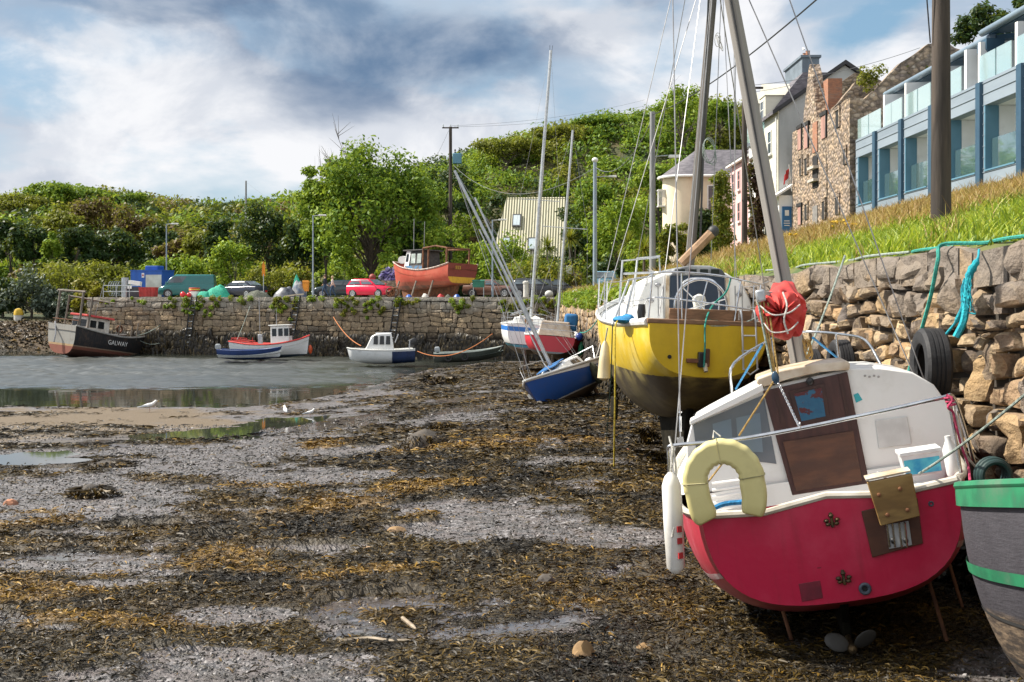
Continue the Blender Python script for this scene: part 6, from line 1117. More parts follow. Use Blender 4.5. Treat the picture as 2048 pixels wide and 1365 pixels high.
NETG = mat('green_net', (.02, .26, .16), (.03, .38, .26), 14, .8, bump=1, bscale=30, lo=.4, hi=.6)
def heap(name, label, cat, px, Y, w, h, m, seed, d=.8):
    X = qx(px, Y); o = thing(name, label, cat, (X, Y, ZQ)); mb = MB()
    def f(u, v):
        a = u*2*PI; r = 1-v; z = h*(1-r**2.2)*(.75+.6*float(fbm(math.cos(a)*r*2.2+seed, math.sin(a)*r*2.2, 3, seed))); return (math.cos(a)*r*w*(.8+.4*float(vnoise(math.cos(a)*2+seed, math.sin(a)*2, seed))), math.sin(a)*r*d, z)
    mb.grid(f, 30, 10, 0).build('heap', m, o, smooth=60); return o
o = heap('fishing_net', 'heap of bright green netting on the quay', 'net', 438, 100, 1.15, .95, NETG, 3); heap('fishing_net', 'low trail of green netting by the ladder top', 'net', 408, 99.6, .7, .5, NETG, 8, .5)
mb = MB(); 
for k in range(40): a = U(0, 6); mb.tube(smooth_pts([(math.cos(a)*U(.2, 1), math.sin(a)*U(.1, .6)-.1, U(.1, .8)) for _ in range(3)], 3), .012, 4)
mb.build('cords', R_TEAL, o)
heap('gear_pile', 'dark pile of pots and tarpaulin by the orange sign', 'pile', 515, 99, 1.1, .55, mat('creel_pile', (.05, .055, .045), (.12, .13, .10), 10, .9, bump=1), 12); heap('gear_pile', 'larger pile of black tarpaulin and blue rope', 'pile', 570, 98.4, .95, .85, mat('tarpaulin', (.02, .025, .04), (.10, .11, .13), 3, .5, bump=.6, bscale=5), 15); heap('gear_pile', 'grey crumpled sheeting heap near the lamp post', 'pile', 598, 99.2, .75, 1.3, mat('grey_sheeting', (.25, .25, .24), (.07, .10, .16), 2.2, .6, bump=.6, bscale=5), 18)
o = heap('net_bundle', 'green and teal net bundle topping the grey heap', 'net', 594, 99.9, .5, 1.55, NETG, 25, .4)
c = thing('plank', 'pale plank lying across the gear pile', 'plank', (qx(588, 97.2), 97.2, ZQ)); MB().box((0, 0, .18), (1.6, .14, .10), Matrix.Rotation(R(-6), 3, 'Y')).build('board', mat('pale_wood', (.50, .44, .33), None, 4, .8), c, smooth=0)
c = thing('bait_bin', 'orange bin beside the grey heap', 'bin', (qx(612, 99), 99, ZQ)); MB().loft([[C(x*k, y*k, z) for x, y in ((-.25, -.22), (.25, -.22), (.25, .22), (-.25, .22))] for z, k in ((0.5, .85), (1.25, 1), (1.27, 1.1), (1.4, .9))]).build('bin', mat('orange_plastic', (.75, .28, .02), None, 3, .5), c, smooth=0); MB().box((0, 0, .25), (.12, .12, .52)).build('leg', STEEL, c)
c = thing('road_sign', 'orange pointed sign board on a thin post', 'sign', (qx(527, 99), 99, ZQ)); bar(c, 'post', [(0, 0, 0), (0, 0, 1.9)], .035, STEEL); MB().extr([(-.13, 0, 1.75), (.13, 0, 1.75), (.13, 0, 2.55), (.17, 0, 2.5), (0, 0, 3.0), (-.17, 0, 2.5), (-.13, 0, 2.55)], (0, .04, 0)).build('board', mat('sign_orange', (.72, .24, .01), None, 3, .5), c, smooth=0)
c = thing('green_board', 'green notice board on two legs before the bronze car', 'sign', (qx(957, 92.5), 92.5, ZQ)); MB().box((0, 0, 1.0), (.92, .06, .5)).build('board', mat('board_green', (.02, .17, .11), None, 3, .5), c, smooth=0); MB().extr([(-.5, -.08, 1.25), (.5, -.08, 1.25), (.5, 0, 1.34), (-.5, 0, 1.34)], (0, .1, 0)).build('cap', MC['board_green'], c, smooth=0)
for x in (-.4, .4): bar(c, 'leg', [(x, 0, 0), (x, 0, .8)], .035, STEEL)
c = thing('mooring_post', 'pale concrete mooring post on the quay corner', 'bollard', (qx(1052, 88), 88.5, ZQ)); MB().lathe([(.2, 0), (.19, .95), (.24, 1.0), (.23, 1.12), (.1, 1.2)], 16).build('post', mat('pale_concrete', (.55, .54, .50), (.42, .41, .38), 3, .9), c)
c = thing('mooring_marker', 'yellow topped stone mooring post on the left shore', 'bollard', P(37, 634, 114)); MB().lathe([(.42, -.6), (.42, .15)], 14).build('base', mat('pale_concrete', (.55, .54, .5)), c); MB().lathe([(.43, .15), (.42, .45), (.3, .72), (.06, .8)], 14).build('top', mat('marker_yellow', (.62, .40, .03), None, 3, .7), c)
for i, (px, Y) in enumerate([(1098, 86), (1152, 80)]):
    o = thing('kerb_stone', ['pale painted stone on the quay corner grass', 'second painted stone nearer the high wall'][i], 'stone', (qx(px, Y), Y, 4.62)); MB().ball((0, 0, .2), (.3, .25, .25)).build('stone', MC['pale_concrete'], o)
for i, (px, w) in enumerate([(818, .22), (850, .3), (881, .26), (896, .22), (914, .24)]):
    heap('quay_clutter', ['blue bucket and rags under the orange trawler bow', 'coil of pale rope under the orange trawler', 'red float and cloth under the orange trawler', 'dark rope bundle by the trawler stern', 'blue bag beside the green board'][i], 'clutter', px, 92.2, w, w*.9, [MC['blue_sheet'], R_WHITE, RED, MC['creel_pile'], MC['blue_sheet']][i], 30+i, .3)
c = thing('rusty_anchor', 'rusty heap of old anchors before the red car', 'anchor', (qx(786, 93.8), 93.8, ZQ))
for k in range(6): a = k*1.1; bar(c, 'shank', [(U(-.4, .4), U(-.2, .2), .1), (U(-.3, .3), U(-.2, .2), U(.5, .8)), (U(-.45, .45), 0, .4)], .06, RUST)
for k in range(2): MB().torus((-.2+.35*k, -.1, .4), .32, .06, 'Y', 18, 6).build('hoop', RUST, c)
c = thing('garden_wall', 'low rubble wall with a rusty ball float behind the red car', 'wall', (qx(770, 103), 103, ZQ)); MB().box((0, 0, .7), (2.6, .5, 1.5)).build('wall', RUBBLE, c, smooth=0); o = thing('buoy', 'rusty red ball float on the low rubble wall', 'buoy', (qx(745, 103), 103, ZQ+1.45)); MB().ball((0, 0, .28), .3, 0, 14, 10).build('float', mat('dull_red_float', (.25, .04, .03), None, 3, .6), o)
c = thing('gate_pier', 'stone gate pier with white notice by the hedge', 'gate pier', (qx(1150, 103), 103, ZQ)); MB().box((0, 0, 1.1), (1.1, .8, 2.2)).build('pier', RUBBLE, c, smooth=0); MB().box((-.55, -.43, 2.35), (.5, .04, .75)).build('notice', WOODW, c, smooth=0)
# ladders on the quay face
for i, (px, lb) in enumerate([(392, 'black ladder on the quay wall right of the trawler'), (598, 'black ladder on the quay wall behind the fishing boat wheelhouse'), (800, 'black ladder on the quay wall above the cabin boat')]):
    t_ = (QB-QA); a = (px-CX)/F; s_ = (a*QA.y-QA.x)/(t_.x-a*t_.y); s_ *= QL; o = thing('ladder', lb, 'ladder', onq(s_, 0, .12), 'quay wall ladders'); L0 = o.location.copy(); f = lambda u, z: onq(s_+u, z, .2)-L0
    for u in (-.24, .24): bar(o, 'rail', [f(u-.75, .55), f(u, 4.75)], .06, TRIM, 6)
    for k in range(15): z = .7+k*.28; q = -.75*(4.75-z)/4.2; bar(o, 'rung', [f(q-.24, z), f(q+.24, z)], .028, STEEL if k % 2 else TRIM, 5)
# quay ropes
for lb, pts, r, m_ in [('orange rope from the quay wall down to the cabin boat bow', sag(P(655, 612, 96.2), P(722, 692, 79.5), .5), .03, R_ORG), ('long orange rope from the cabin boat to the white yacht', sag(P(835, 703, 79), P(985, 668, 66), .7), .025, R_ORG), ('pale mooring rope from the trawler bow to the quay', sag(P(272, 672, 97.4), P(370, 600, 98.4), .6), .025, R_GREY), ('lower slack rope from the trawler bow to the quay', sag(P(272, 676, 97.4), P(385, 610, 98.2), 1.6), .02, R_GREY),
    ('thin line from the fishing boat stern up to the quay', sag(P(474, 680, 86), P(505, 598, 97), .1), .015, R_GREY), ('dark line hanging on the quay wall by the fishing boat', sag(P(690, 625, 95.9), P(735, 655, 94), .6), .02, R_GREY), ('line from the workboat to the white yacht bow', sag(P(998, 702, 76), P(1004, 690, 67), .1), .015, R_GREY), ('teal line from the high wall to the red yacht stern', sag(P(1215, 600, 46), P(1160, 665, 58), .4), .025, R_TEAL), ('white line from the high wall to the blue sloop', sag(P(1212, 640, 44.5), P(1180, 735, 43), .3), .018, R_WHITE)]: rope(lb, pts, r, m_)
# two people walking
SKIN = mat('skin', (.55, .33, .24), (.48, .28, .2), 3, .6)
def person(label, loc, yaw, shirt, jeans, hair, h=1.74, sleeve=True):
    o = thing('person', label, 'person', frame(loc, R(yaw))); k = h/1.74
    J = {'hip': (0, 0, .93, .15, .11), 'waist': (0, 0, 1.08, .135, .10), 'chest': (0, .01, 1.30, .165, .115), 'neckb': (0, 0, 1.46, .075, .07), 'neck': (0, .01, 1.52, .055, .055), 'head': (0, .02, 1.62, .078, .09), 'crown': (0, .02, 1.71, .06, .075),
         'shl': (-.17, 0, 1.41, .06, .06), 'ell': (-.26, -.06, 1.15, .045, .045), 'wrl': (-.25, .10, .95, .03, .03), 'hal': (-.24, .16, .88, .035, .025), 'shr': (.17, 0, 1.41, .06, .06), 'elr': (.25, -.02, 1.14, .045, .045), 'wrr': (.27, -.14, .92, .03, .03), 'har': (.27, -.17, .84, .035, .025),
         'tl': (-.09, 0, .86, .095, .095), 'kl': (-.10, .16, .49, .062, .062), 'al': (-.10, .12, .08, .042, .045), 'fl': (-.10, .28, .05, .04, .035), 'tr': (.09, 0, .86, .095, .095), 'kr': (.10, -.04, .50, .062, .062), 'ar': (.10, -.26, .13, .042, .045), 'fr': (.10, -.14, .04, .04, .035)}
    E = 'hip-waist waist-chest chest-neckb neckb-neck neck-head head-crown chest-shl shl-ell ell-wrl wrl-hal chest-shr shr-elr elr-wrr wrr-har hip-tl tl-kl kl-al al-fl hip-tr tr-kr kr-ar ar-fr'.split(); K = list(J)
    me = bpy.data.meshes.new('body'); me.from_pydata([Vector(J[a][:3])*k for a in K], [tuple(K.index(q) for q in e.split('-')) for e in E], []); b = bpy.data.objects.new('body', me); COL.objects.link(b)
    b.modifiers.new('s', 'SKIN'); sv = me.skin_vertices[0].data
    for i, a in enumerate(K): sv[i].radius = (J[a][3]*k, J[a][4]*k)
    sv[0].use_root = True; q = b.modifiers.new('u', 'SUBSURF'); q.levels = 2; dg = bpy.context.evaluated_depsgraph_get(); nm = bpy.data.meshes.new_from_object(b.evaluated_get(dg)); bpy.data.objects.remove(b)
    for m_ in (SKIN, shirt, jeans, TRIM): nm.materials.append(m_)
    for p in nm.polygons:
        z = p.center.z/k; ax = abs(p.center.x)/k; p.material_index = 3 if z < .10 else 2 if (z < .98 and ax < .215) else 0 if z > 1.47 else 1 if (ax < .20 or z > (1.02 if sleeve else 1.22)) else 0
    nm.shade_smooth(); bo = bpy.data.objects.new('body', nm); COL.objects.link(bo); bo.parent = o
    MB().ball((0, -.005, 1.67*k), (.098, .112, .105)).build('hair', hair, o); MB().ball((0, .125*k, 1.61*k), (.018, .03, .022)).build('nose', SKIN, o)
    return o
person('person in a dark shirt and jeans walking along the quay', (qx(650, 95.5), 95.5, ZQ), 75, mat('navy_cloth', (.015, .022, .04), None, 4, .9), mat('denim', (.03, .06, .12), (.02, .045, .09), 6, .9), mat('brown_hair', (.10, .06, .035), None, 9, .7), 1.8, True)
person('person in a pale pink top walking beside the one in dark clothes', (qx(665, 94.6), 94.6, ZQ), 85, mat('pale_pink_cloth', (.62, .50, .47), None, 4, .9), MC['denim'], mat('fair_hair', (.45, .33, .18), None, 9, .7), 1.66, False)
# gulls on the flat
def gull(label, px, py, yaw, s=1.0):
    x, y = gpix(px, py); o = thing('gull', label, 'bird', frame((x, y, float(ground_base(x, y))+.03), R(yaw))); B_ = MB()
    B_.tube([(0, -.30*s, .13*s), (0, -.2*s, .15*s), (0, -.05*s, .17*s), (0, .08*s, .20*s), (0, .15*s, .27*s), (0, .19*s, .315*s), (0, .235*s, .31*s)], [.012*s, .04*s, .075*s, .07*s, .042*s, .04*s, .015*s], 10); B_.build('body', mat('gull_white', (.80, .80, .79), None, 4, .8), o)
    for sd_ in (-1, 1): MB().loft([[C(sd_*.06*s, .08*s, .21*s), C(sd_*.075*s, .06*s, .16*s), C(sd_*.05*s, .0, .23*s)], [C(sd_*.06*s, -.14*s, .18*s), C(sd_*.075*s, -.14*s, .14*s), C(sd_*.03*s, -.16*s, .2*s)], [C(sd_*.02*s, -.36*s, .14*s), C(sd_*.03*s, -.36*s, .13*s), C(0, -.37*s, .145*s)]]).build('wing', mat('gull_grey', (.32, .35, .38), None, 4, .8), o)
    MB().tube([(0, .23*s, .312*s), (0, .29*s, .30*s)], [.012*s, .004*s], 6).build('beak', mat('gull_beak', (.65, .42, .05), None, 4, .5), o)
    for x_ in (-.025, .025): bar(o, 'leg', [(x_*s, 0, .12*s), (x_*s, .01, -.03)], .006*s, mat('gull_leg', (.55, .3, .25), None, 4, .6), 5)
gull('white gull walking on the sandy flat', 299, 826, -70, 1.25); gull('white gull standing beyond the tide pool', 571, 832, 20, 1.0); gull('young gull at the edge of the tide pool', 620, 836, -60, .8)
o = thing('gull', 'gull perched on the slate house chimney', 'bird', (xf if False else 17.3, 71.2, 19.1))
MB().tube([(0, -.3, .13), (0, -.05, .17), (0, .08, .2), (0, .15, .28), (0, .2, .31)], [.012, .075, .07, .042, .02], 8).build('body', MC['gull_white'], o)
# stones, sticks and stumps on the bed
ROCK = mat('loose_rock', (.28, .17, .07), (.14, .09, .05), 4, .85, bump=.8, bscale=9); ROCKD = mat('dark_rock', (.035, .03, .026), (.08, .065, .05), 5, .8, bump=.8, bscale=9)
def rock(label, px, py, w, h, m, seed, name='rock', d=None):
    x, y = gpix(px, py); w = w/F*y/2; h = h/F*y; o = thing(name, label, 'rock' if name == 'rock' else 'stump', (x, y, float(ground_base(x, y))-.02)); mb = MB(); b = bmesh.new(); bmesh.ops.create_icosphere(b, subdivisions=3, radius=1)
    for v in b.verts:
        p = v.co; n_ = float(fbm(p.x*1.7+seed, p.y*1.7+p.z*1.3, 3, seed)); k = .72+.6*n_; v.co = Vector((p.x*w*k, p.y*(d or w*.8)*k, max(p.z, -.3)*h*k))
    mb.add([v.co for v in b.verts], [[v.index for v in f.verts] for f in b.faces]); b.free(); mb.build('stone', m, o, smooth=25)
    return o
rock('tan pointed rock nearest the camera right of centre', 1165, 1320, 52, 34, ROCK, 3); rock('flat tan rock right of the pointed one', 1290, 1310, 44, 26, ROCK, 6); rock('pale flat stone lying on the weed in the middle', 742, 1104, 34, 12, mat('pale_stone', (.50, .34, .20), None, 4, .8), 9); rock('flat brown slab stone on the bare mud strip', 795, 1065, 44, 12, ROCK, 12); rock('dark weedy rock in the middle of the bed', 1090, 1172, 46, 26, ROCKD, 15); rock('small orange brick among the weed at the left edge', 22, 1012, 30, 14, BRICK, 18); rock('dark low rock below the left orange brick', 85, 1075, 60, 16, ROCKD, 21); rock('orange bit of brick beyond the weed stump', 1255, 905, 14, 8, BRICK, 24)
for lb, px, py, w, h in (('weed covered stump with flat top in mid bed', 850, 898, 90, 34), ('weed covered mound far out on the mud', 882, 770, 56, 20), ('black weedy mound left of centre', 182, 998, 62, 26), ('low dark weed mound beyond the flat stump', 885, 862, 64, 22), ('thin upright weedy stake by the yellow boat keel', 1295, 893, 15, 42), ('dark weed mound near the left gravel', 215, 935, 90, 14), ('dark weed hump beside the thin stake', 1312, 925, 60, 30)):
    o = rock(lb, px, py, w, h, ROCKD, int(px), 'weedy_stump'); x, y = gpix(px, py); n = 260; a = rng.uniform(0, 2*PI, n); q = rng.uniform(.2, 1.1, n); ww = w/F*y/2; hh = h/F*y
    r_ = ribbons('weed', np.cos(a)*ww*q, np.sin(a)*ww*q*.8, hh*np.sqrt(np.maximum(1-q*q*.8, .02)), a, rng.uniform(.12, .3, n)*max(1, y/25), rng.uniform(.015, .03, n)*max(1, y/25), -rng.uniform(.0, .5, n)*hh, WRACK, dict(gold=rng.uniform(0, .3, n)), parent=o)
STICK = mat('driftwood', (.36, .30, .22), (.22, .17, .12), 8, .8)
for lb, pts in (('long bleached stick lying on the wet mud', [(680, 1290), (735, 1284), (780, 1288), (822, 1288)]), ('dark twig on the wet mud above the long stick', [(805, 1245), (832, 1268)]), ('bleached pole on the weed by the thin stake', [(1262, 905), (1330, 888)])):
    q = [gpix(*p) for p in pts]; L = [Vector((x, y, float(ground_base(x, y))+.02)) for x, y in q]; rope(lb, smooth_pts(L, 4), [.016]*(len(smooth_pts(L, 4))-1)+[.006], STICK, 'stick', 'stick')
# ================================================================ the near boats
def section_ring(pts): return [Vector(p) for p in pts]
# ---------------------------------------------------------------- red motor sailer
MR = frame(P(1660, 1208, 8.0), R(-10), R(10), 0) @ Matrix.Translation((.1, 0, 0)); rb = thing('motor_sailer', 'red hulled cabin boat with white wheelhouse leaning by the wall', 'boat', MR)
def rl(px, py, y): return on_plane(MR, px, py, 1, y)
H = Hull([(0, .84, .0, .70, 2.9, -.02), (.5, .97, -.17, .665, 2.7, 0), (1.2, 1.06, -.30, .66, 2.5, 0), (2.5, 1.12, -.36, .72, 2.3, 0), (4.0, .85, -.2, .86, 1.9, .08), (5.1, .2, .2, 1.02, 1.6, .2), (5.35, .02, .4, 1.08, 1.5, .3), (5.4, .005, .42, 1.09, 1.5, .3)], 6, 14)
REDH = bandmat('red_side', [(-1, (.055, .035, .025)), (-.14, (.40, .045, .05)), (.02, (.46, .035, .065))], (.20, .10, .07), (-.25, .1), .5, .38, streak=.28, wob=.02, fade=((.62, .16, .20), .75))
REDT = bandmat('red_transom', [(-1, (.50, .012, .055))], (.24, .02, .035), (-.02, .16), .6, .33, streak=.4, fade=((.60, .055, .11), .65))
hl = H.shell([REDH, REDT], rb, tm=1); H.rail(mat('cream_edge', (.66, .62, .54), (.50, .46, .38), 5, .6, dirt=(.25, .2, .14)), rb, .024, name='gunwale')
MB().tube([H.pt(0, 1, -1), H.pt(0, .97, -1)*.5+Vector((0, -.0, .355)), Vector((0, .0, .715)), H.pt(0, .97, 1)*.5+Vector((0, 0, .355)), H.pt(0, 1, 1)], .026, 8).build('transom_cap', MC['cream_edge'], rb)
H.band(mat('white_line', (.70, .60, .58), (.6, .3, .32), 8, .5), rb, .66, .705, 'side_stripe', proud=.005, sides=(-1,)); H.band(MC['white_line'], rb, .66, .705, 'side_stripe', proud=.005, sides=(1,))
H.deck(GELW, rb, .02, a=13, name='deck'); MB().face([(-.68, .03, .30), (.68, .03, .30), (.88, 1.2, .28), (-.88, 1.2, .28)]).build('cockpit_sole', mat('grey_sole', (.45, .46, .46), (.35, .36, .36), 3, .7), rb, smooth=0, fix=False)
MB().face([(-.86, 1.17, .28), (.86, 1.17, .28), (.98, 1.17, .66), (-.96, 1.17, .66)]).build('cockpit_front', GELW, rb, smooth=0, fix=False)
for sd_ in (-1, 1): MB().extr([(sd_*.52, .06, .32), (sd_*.74, .06, .32), (sd_*.90, 1.15, .32), (sd_*.68, 1.15, .32)], (0, 0, .2)).build('cockpit_bench', GELW, rb, smooth=0, bevel=.015)
yb = 1.2; O2 = [rl(*p, yb) for p in [(1376, 985), (1372, 890), (1382, 850), (1528, 775), (1697, 738), (1760, 736), (1825, 745), (1868, 770), (1893, 805), (1910, 850), (1920, 935), (1900, 985)]]
fw = lambda p, k, y, dz: Vector((p.x*k, y, .62+(p.z-.62)*dz))
ring0 = [Vector((p.x, yb, p.z)) for p in O2]
cbn = MB().loft([ring0, [fw(p, .98, 2.2, 1.0) for p in O2], [fw(p, .88, 3.3, .92) for p in O2], [fw(p, .62, 4.1, .55) for p in O2]], True).build('cabin', GELW, rb, smooth=35, bevel=.012)
def panel(par, name, px, m, y, th=.012, dy=0, **k):
    pts = [rl(*p, y) for p in px]; return MB().extr([Vector((p.x, y, p.z)) for p in pts], (0, -th, 0)).build(name, m, par, smooth=0, **k)
DOORB = mat('varnished_door', (.060, .022, .017), (.040, .014, .012), 5, .45, stretch=(5, 5, .7), bump=.12, bscale=40); PLY = mat('brown_plywood', (.115, .045, .021), (.065, .026, .014), 3.2, .6, stretch=(1, 1, 3.5), bump=.15, bscale=60, dirt=(.05, .025, .02), damt=.7)
PERS = mat('smoky_perspex', (.085, .105, .125), (.15, .17, .19), .9, .14, spec=.7)
wf_ = panel(cbn, 'window', [(1386, 850), (1527, 790), (1553, 928), (1394, 908)], PERS, yb, .008); 
for pp in ([(1425, 848), (1462, 838), (1466, 900), (1430, 905)], [(1472, 836), (1520, 826), (1526, 905), (1477, 903)]): panel(wf_, 'reflected_pane', pp, mat('pane_reflection', (.14, .19, .23), (.20, .25, .29), 1.5, .1, spec=.7), yb-.008, .003)  # paler panels on the perspex, a reflection put into their colour
dr = panel(rb, 'door', [(1526, 782), (1694, 744), (1738, 966), (1584, 990)], DOORB, yb, .035, bevel=.006)
lp = panel(dr, 'lower_panel', [(1566, 884), (1706, 862), (1724, 962), (1592, 982)], PLY, yb-.035, .012)
wd_ = panel(dr, 'window_frame', [(1578, 783), (1648, 767), (1660, 838), (1597, 850)], mat('dark_teak', (.045, .016, .011), None, 6, .5), yb-.035, .014)
m, t = newmat('peeling_blue'); v = coords_(t, (1, 1, 1.6)); n_ = noise_(t, v, 9, 6, .6); finish(t, mix_(t, sm_(t, .50, .53, n_), mix_(t, noise_(t, v, 30, 3), (.015, .07, .15), (.02, .12, .20)), (.075, .012, .014)), .3, 0, n_, .3, .01)
panel(wd_, 'pane', [(1588, 788), (1643, 776), (1651, 833), (1603, 843)], m, yb-.049, .004); MB().ball(rl(1620, 763, yb-.05), (.03, .015, .03)).build('door_lock', BLACKP, dr)
for pp in ([(1548, 784), (1556, 782), (1604, 984), (1594, 986)], [(1676, 750), (1682, 748), (1727, 962), (1718, 964)]): panel(dr, 'stile', pp, MC['dark_teak'], yb-.035, .006)
EDGE = mat('cream_wood', (.62, .55, .44), (.40, .30, .19), 5, .6, dirt=(.18, .10, .05), damt=.7)
a = [rl(*p, yb-.06) for p in [(1513, 768), (1515, 758), (1560, 742), (1630, 728), (1694, 722), (1700, 727), (1700, 740), (1640, 745), (1580, 758), (1530, 774)]]
MB().extr(a, (0, .55, .0)).build('hatch_coaming', EDGE, cbn, smooth=0, bevel=.01)
a = [rl(*p, yb-.07) for p in [(1380, 851), (1379, 842), (1450, 805), (1524, 768), (1528, 782), (1455, 817)]]; MB().extr(a, (0, .22, 0)).build('eave', GELW, cbn, smooth=0, bevel=.008)
panel(cbn, 'patch_panel', [(1750, 841), (1814, 833), (1823, 888), (1757, 897)], mat('grey_patch', (.60, .60, .58), (.50, .50, .48), 6, .5, dirt=(.2, .17, .13)), yb, .014, bevel=.004); panel(cbn, 'paint_scar', [(1707, 790), (1716, 786), (1725, 800), (1712, 806)], mat('teal_scar', (.04, .38, .42), None, 6, .5), yb, .003)
for i in range(4): MB().ball(rl(1730+9*i, 752+2*(i % 2), yb-.004), (.010, .003, .008)).build('old_fixing', mat('grey_stain', (.35, .34, .32), None, 6, .7), cbn)
# transom fittings
tp_ = lambda pp, name, m, th=.02, y=0.0, par=None, **k: panel(par or rb, name, pp, m, y, th, **k)
bp = tp_([(1722, 1022), (1834, 996), (1845, 1086), (1744, 1114)], 'backing_board', mat('brown_board', (.10, .035, .018), (.07, .025, .014), 4, .55, stretch=(1, 1, 3)), .025, bevel=.004)
OCHB = mat('ochre_board', (.30, .185, .06), (.20, .11, .03), 3, .55, stretch=(1, 1, 3), dirt=(.09, .05, .02), damt=.7)
ob = tp_([(1733, 964), (1822, 946), (1838, 1030), (1760, 1050)], 'outboard_board', OCHB, .045, -.11, bevel=.005); MB().extr([rl(1733, 964, -.155)+C(0, 0, .004), rl(1822, 946, -.155)+C(0, 0, .004), rl(1822, 946, -.155)+C(0, .13, .01), rl(1733, 964, -.155)+C(0, .13, .01)], (0, 0, .012)).build('board_cap', EDGE, ob, smooth=0)
for p in ((1758, 990), (1800, 978), (1775, 1030), (1815, 1020)): MB().lathe([(.013, 0), (.013, .012), (.004, .016)], 10, Matrix.Translation(rl(*p, -.158)) @ Matrix.Rotation(R(90), 4, 'X')).build('bolt', RUST, ob)
br = tp_([(1771, 1050), (1817, 1042), (1824, 1090), (1778, 1098)], 'bracket_plate', ALU, .012, -.026, bevel=.003)
for px in (1779, 1790, 1803, 1814): bar(br, 'bracket_arm', [rl(px, 1094, -.04), rl(px-5, 1046, -.13)], .008, CHROME, 6)
for px in (1786, 1812): MB().ball(rl(px, 1082, -.05), (.016, .016, .02)).build('bracket_pin', BLACKP, br)
BRONZE = mat('old_bronze', (.12, .075, .03), (.06, .05, .035), 12, .5, metal=.6, bump=.4, bscale=40)
for p in ((1663, 1040), (1687, 1155)):
    q = rl(*p, -.01); g_ = MB().box(q, (.022, .03, .10)).build('gudgeon', BRONZE, rb, bevel=.006)
    for dx, dz in ((-.035, -.0), (.035, -.0), (0, .03), (-.028, -.025), (.028, -.025)): MB().ball(q+C(dx, -.012, dz), (.018, .016, .013), nu=10).build('lug', BRONZE, g_)
tp_([(1597, 1168), (1640, 1161), (1646, 1196), (1604, 1204)], 'anode_recess', mat('maroon_plate', (.12, .008, .02), (.2, .012, .03), 7, .5), .006, bevel=.002)
def ring_(p, r, w, m, n): MB().torus(rl(*p, -.012), r, w, 'Y', 24, 8).build(n, m, rb); MB().lathe([(r, 0), (r, .006)], 20, Matrix.Translation(rl(*p, -.004)) @ Matrix.Rotation(R(90), 4, 'X')).build('outlet', DARKH, rb)
ring_((1730, 1178), .030, .012, mat('slate_ring', (.07, .09, .12), None, 6, .4), 'exhaust_ring'); ring_((1862, 1008), .013, .006, MC['slate_ring'], 'drain_ring'); MB().box(rl(1638, 1134, -.002), (.025, .006, .02)).build('small_scar', MC['maroon_plate'], rb)
# rails
RT = CHROME; yr = .12
bar(rb, 'stern_rail', smooth_pts([rl(1352, 968, .3), rl(1341, 930, .2), rl(1338, 900, yr), rl(1352, 891, yr-.04), rl(1470, 880, yr-.06), rl(1600, 857, yr-.06), rl(1760, 824, yr-.05), rl(1880, 797, yr), rl(1906, 795, .25), rl(1925, 845, .55), rl(1948, 925, .9)], 6), .0145, RT, 10)
bar(rb, 'rail_post', [rl(1336, 895, yr), rl(1338, 948, yr), rl(1356, 968, yr)], .010, RT); bar(rb, 'rail_post', [rl(1898, 795, .1), rl(1922, 946, .1)], .012, RT); bar(rb, 'rail_post', [rl(1908, 800, .4), rl(1936, 935, .55)], .012, RT)
pl = [(1463, 785, 3.5), (1468, 727, 3.5), (1548, 676, 4.7), (1575, 667, 5.2), (1625, 664, 5.2), (1690, 670, 4.6), (1732, 682, 3.9), (1762, 730, 3.5)]
bar(rb, 'pulpit', smooth_pts([rl(*p) for p in pl], 5), .014, RT, 10)
for p, q in (((1545, 676, 4.7), (1548, 745, 4.7)), ((1672, 668, 4.7), (1678, 722, 4.7))): bar(rb, 'pulpit_post', [rl(*p), rl(*q)], .012, RT)
# mast, shrouds
mbz = Vector((.08, 2.0, 1.42)); mtp = Vector((.05, 2.0, 7.6)); mb = MB(); oc = [(math.cos(a), math.sin(a)) for a in np.linspace(PI/8, 2*PI+PI/8, 9)[:-1]]
mb.loft([[mbz.lerp(mtp, f)+Vector((x*r, y*r, 0)) for x, y in oc] for f, r in ((0, .072), (.35, .068), (.7, .054), (1, .045))]); ms = mb.build('mast', [MASTW], rb, smooth=30, bevel=.006)
MB().box(mbz+C(-.02, -.070, 1.9), (.012, .012, 4.0)).build('mast_track', mat('dark_track', (.05, .05, .05), None, 8, .6), ms); MB().box(mbz+C(0, 0, -.0), (.24, .24, .06)).build('mast_step', EDGE, ms, bevel=.01)
stays(rb, [(rl(1361, 884, 1.3), mtp), (Vector((1.1, 1.9, .72)), mtp), (Vector((1.12, 2.3, .74)), Vector((.06, 2, 5.2))), (Vector((0, 5.3, 1.1)), mtp), (Vector((-1.12, 2.3, .74)), Vector((.06, 2, 5.2)))], .0055, name='shroud')
a = rl(1361, 884, 1.3); b_ = mtp; bar(rb, 'turnbuckle', [a.lerp(b_, .012), a.lerp(b_, .030)], .011, CHROME); bar(rb, 'turnbuckle', [a.lerp(b_, .034), a.lerp(b_, .036)], .014, CHROME); MB().box(a, (.05, .03, .07)).build('chainplate', CHROME, rb)
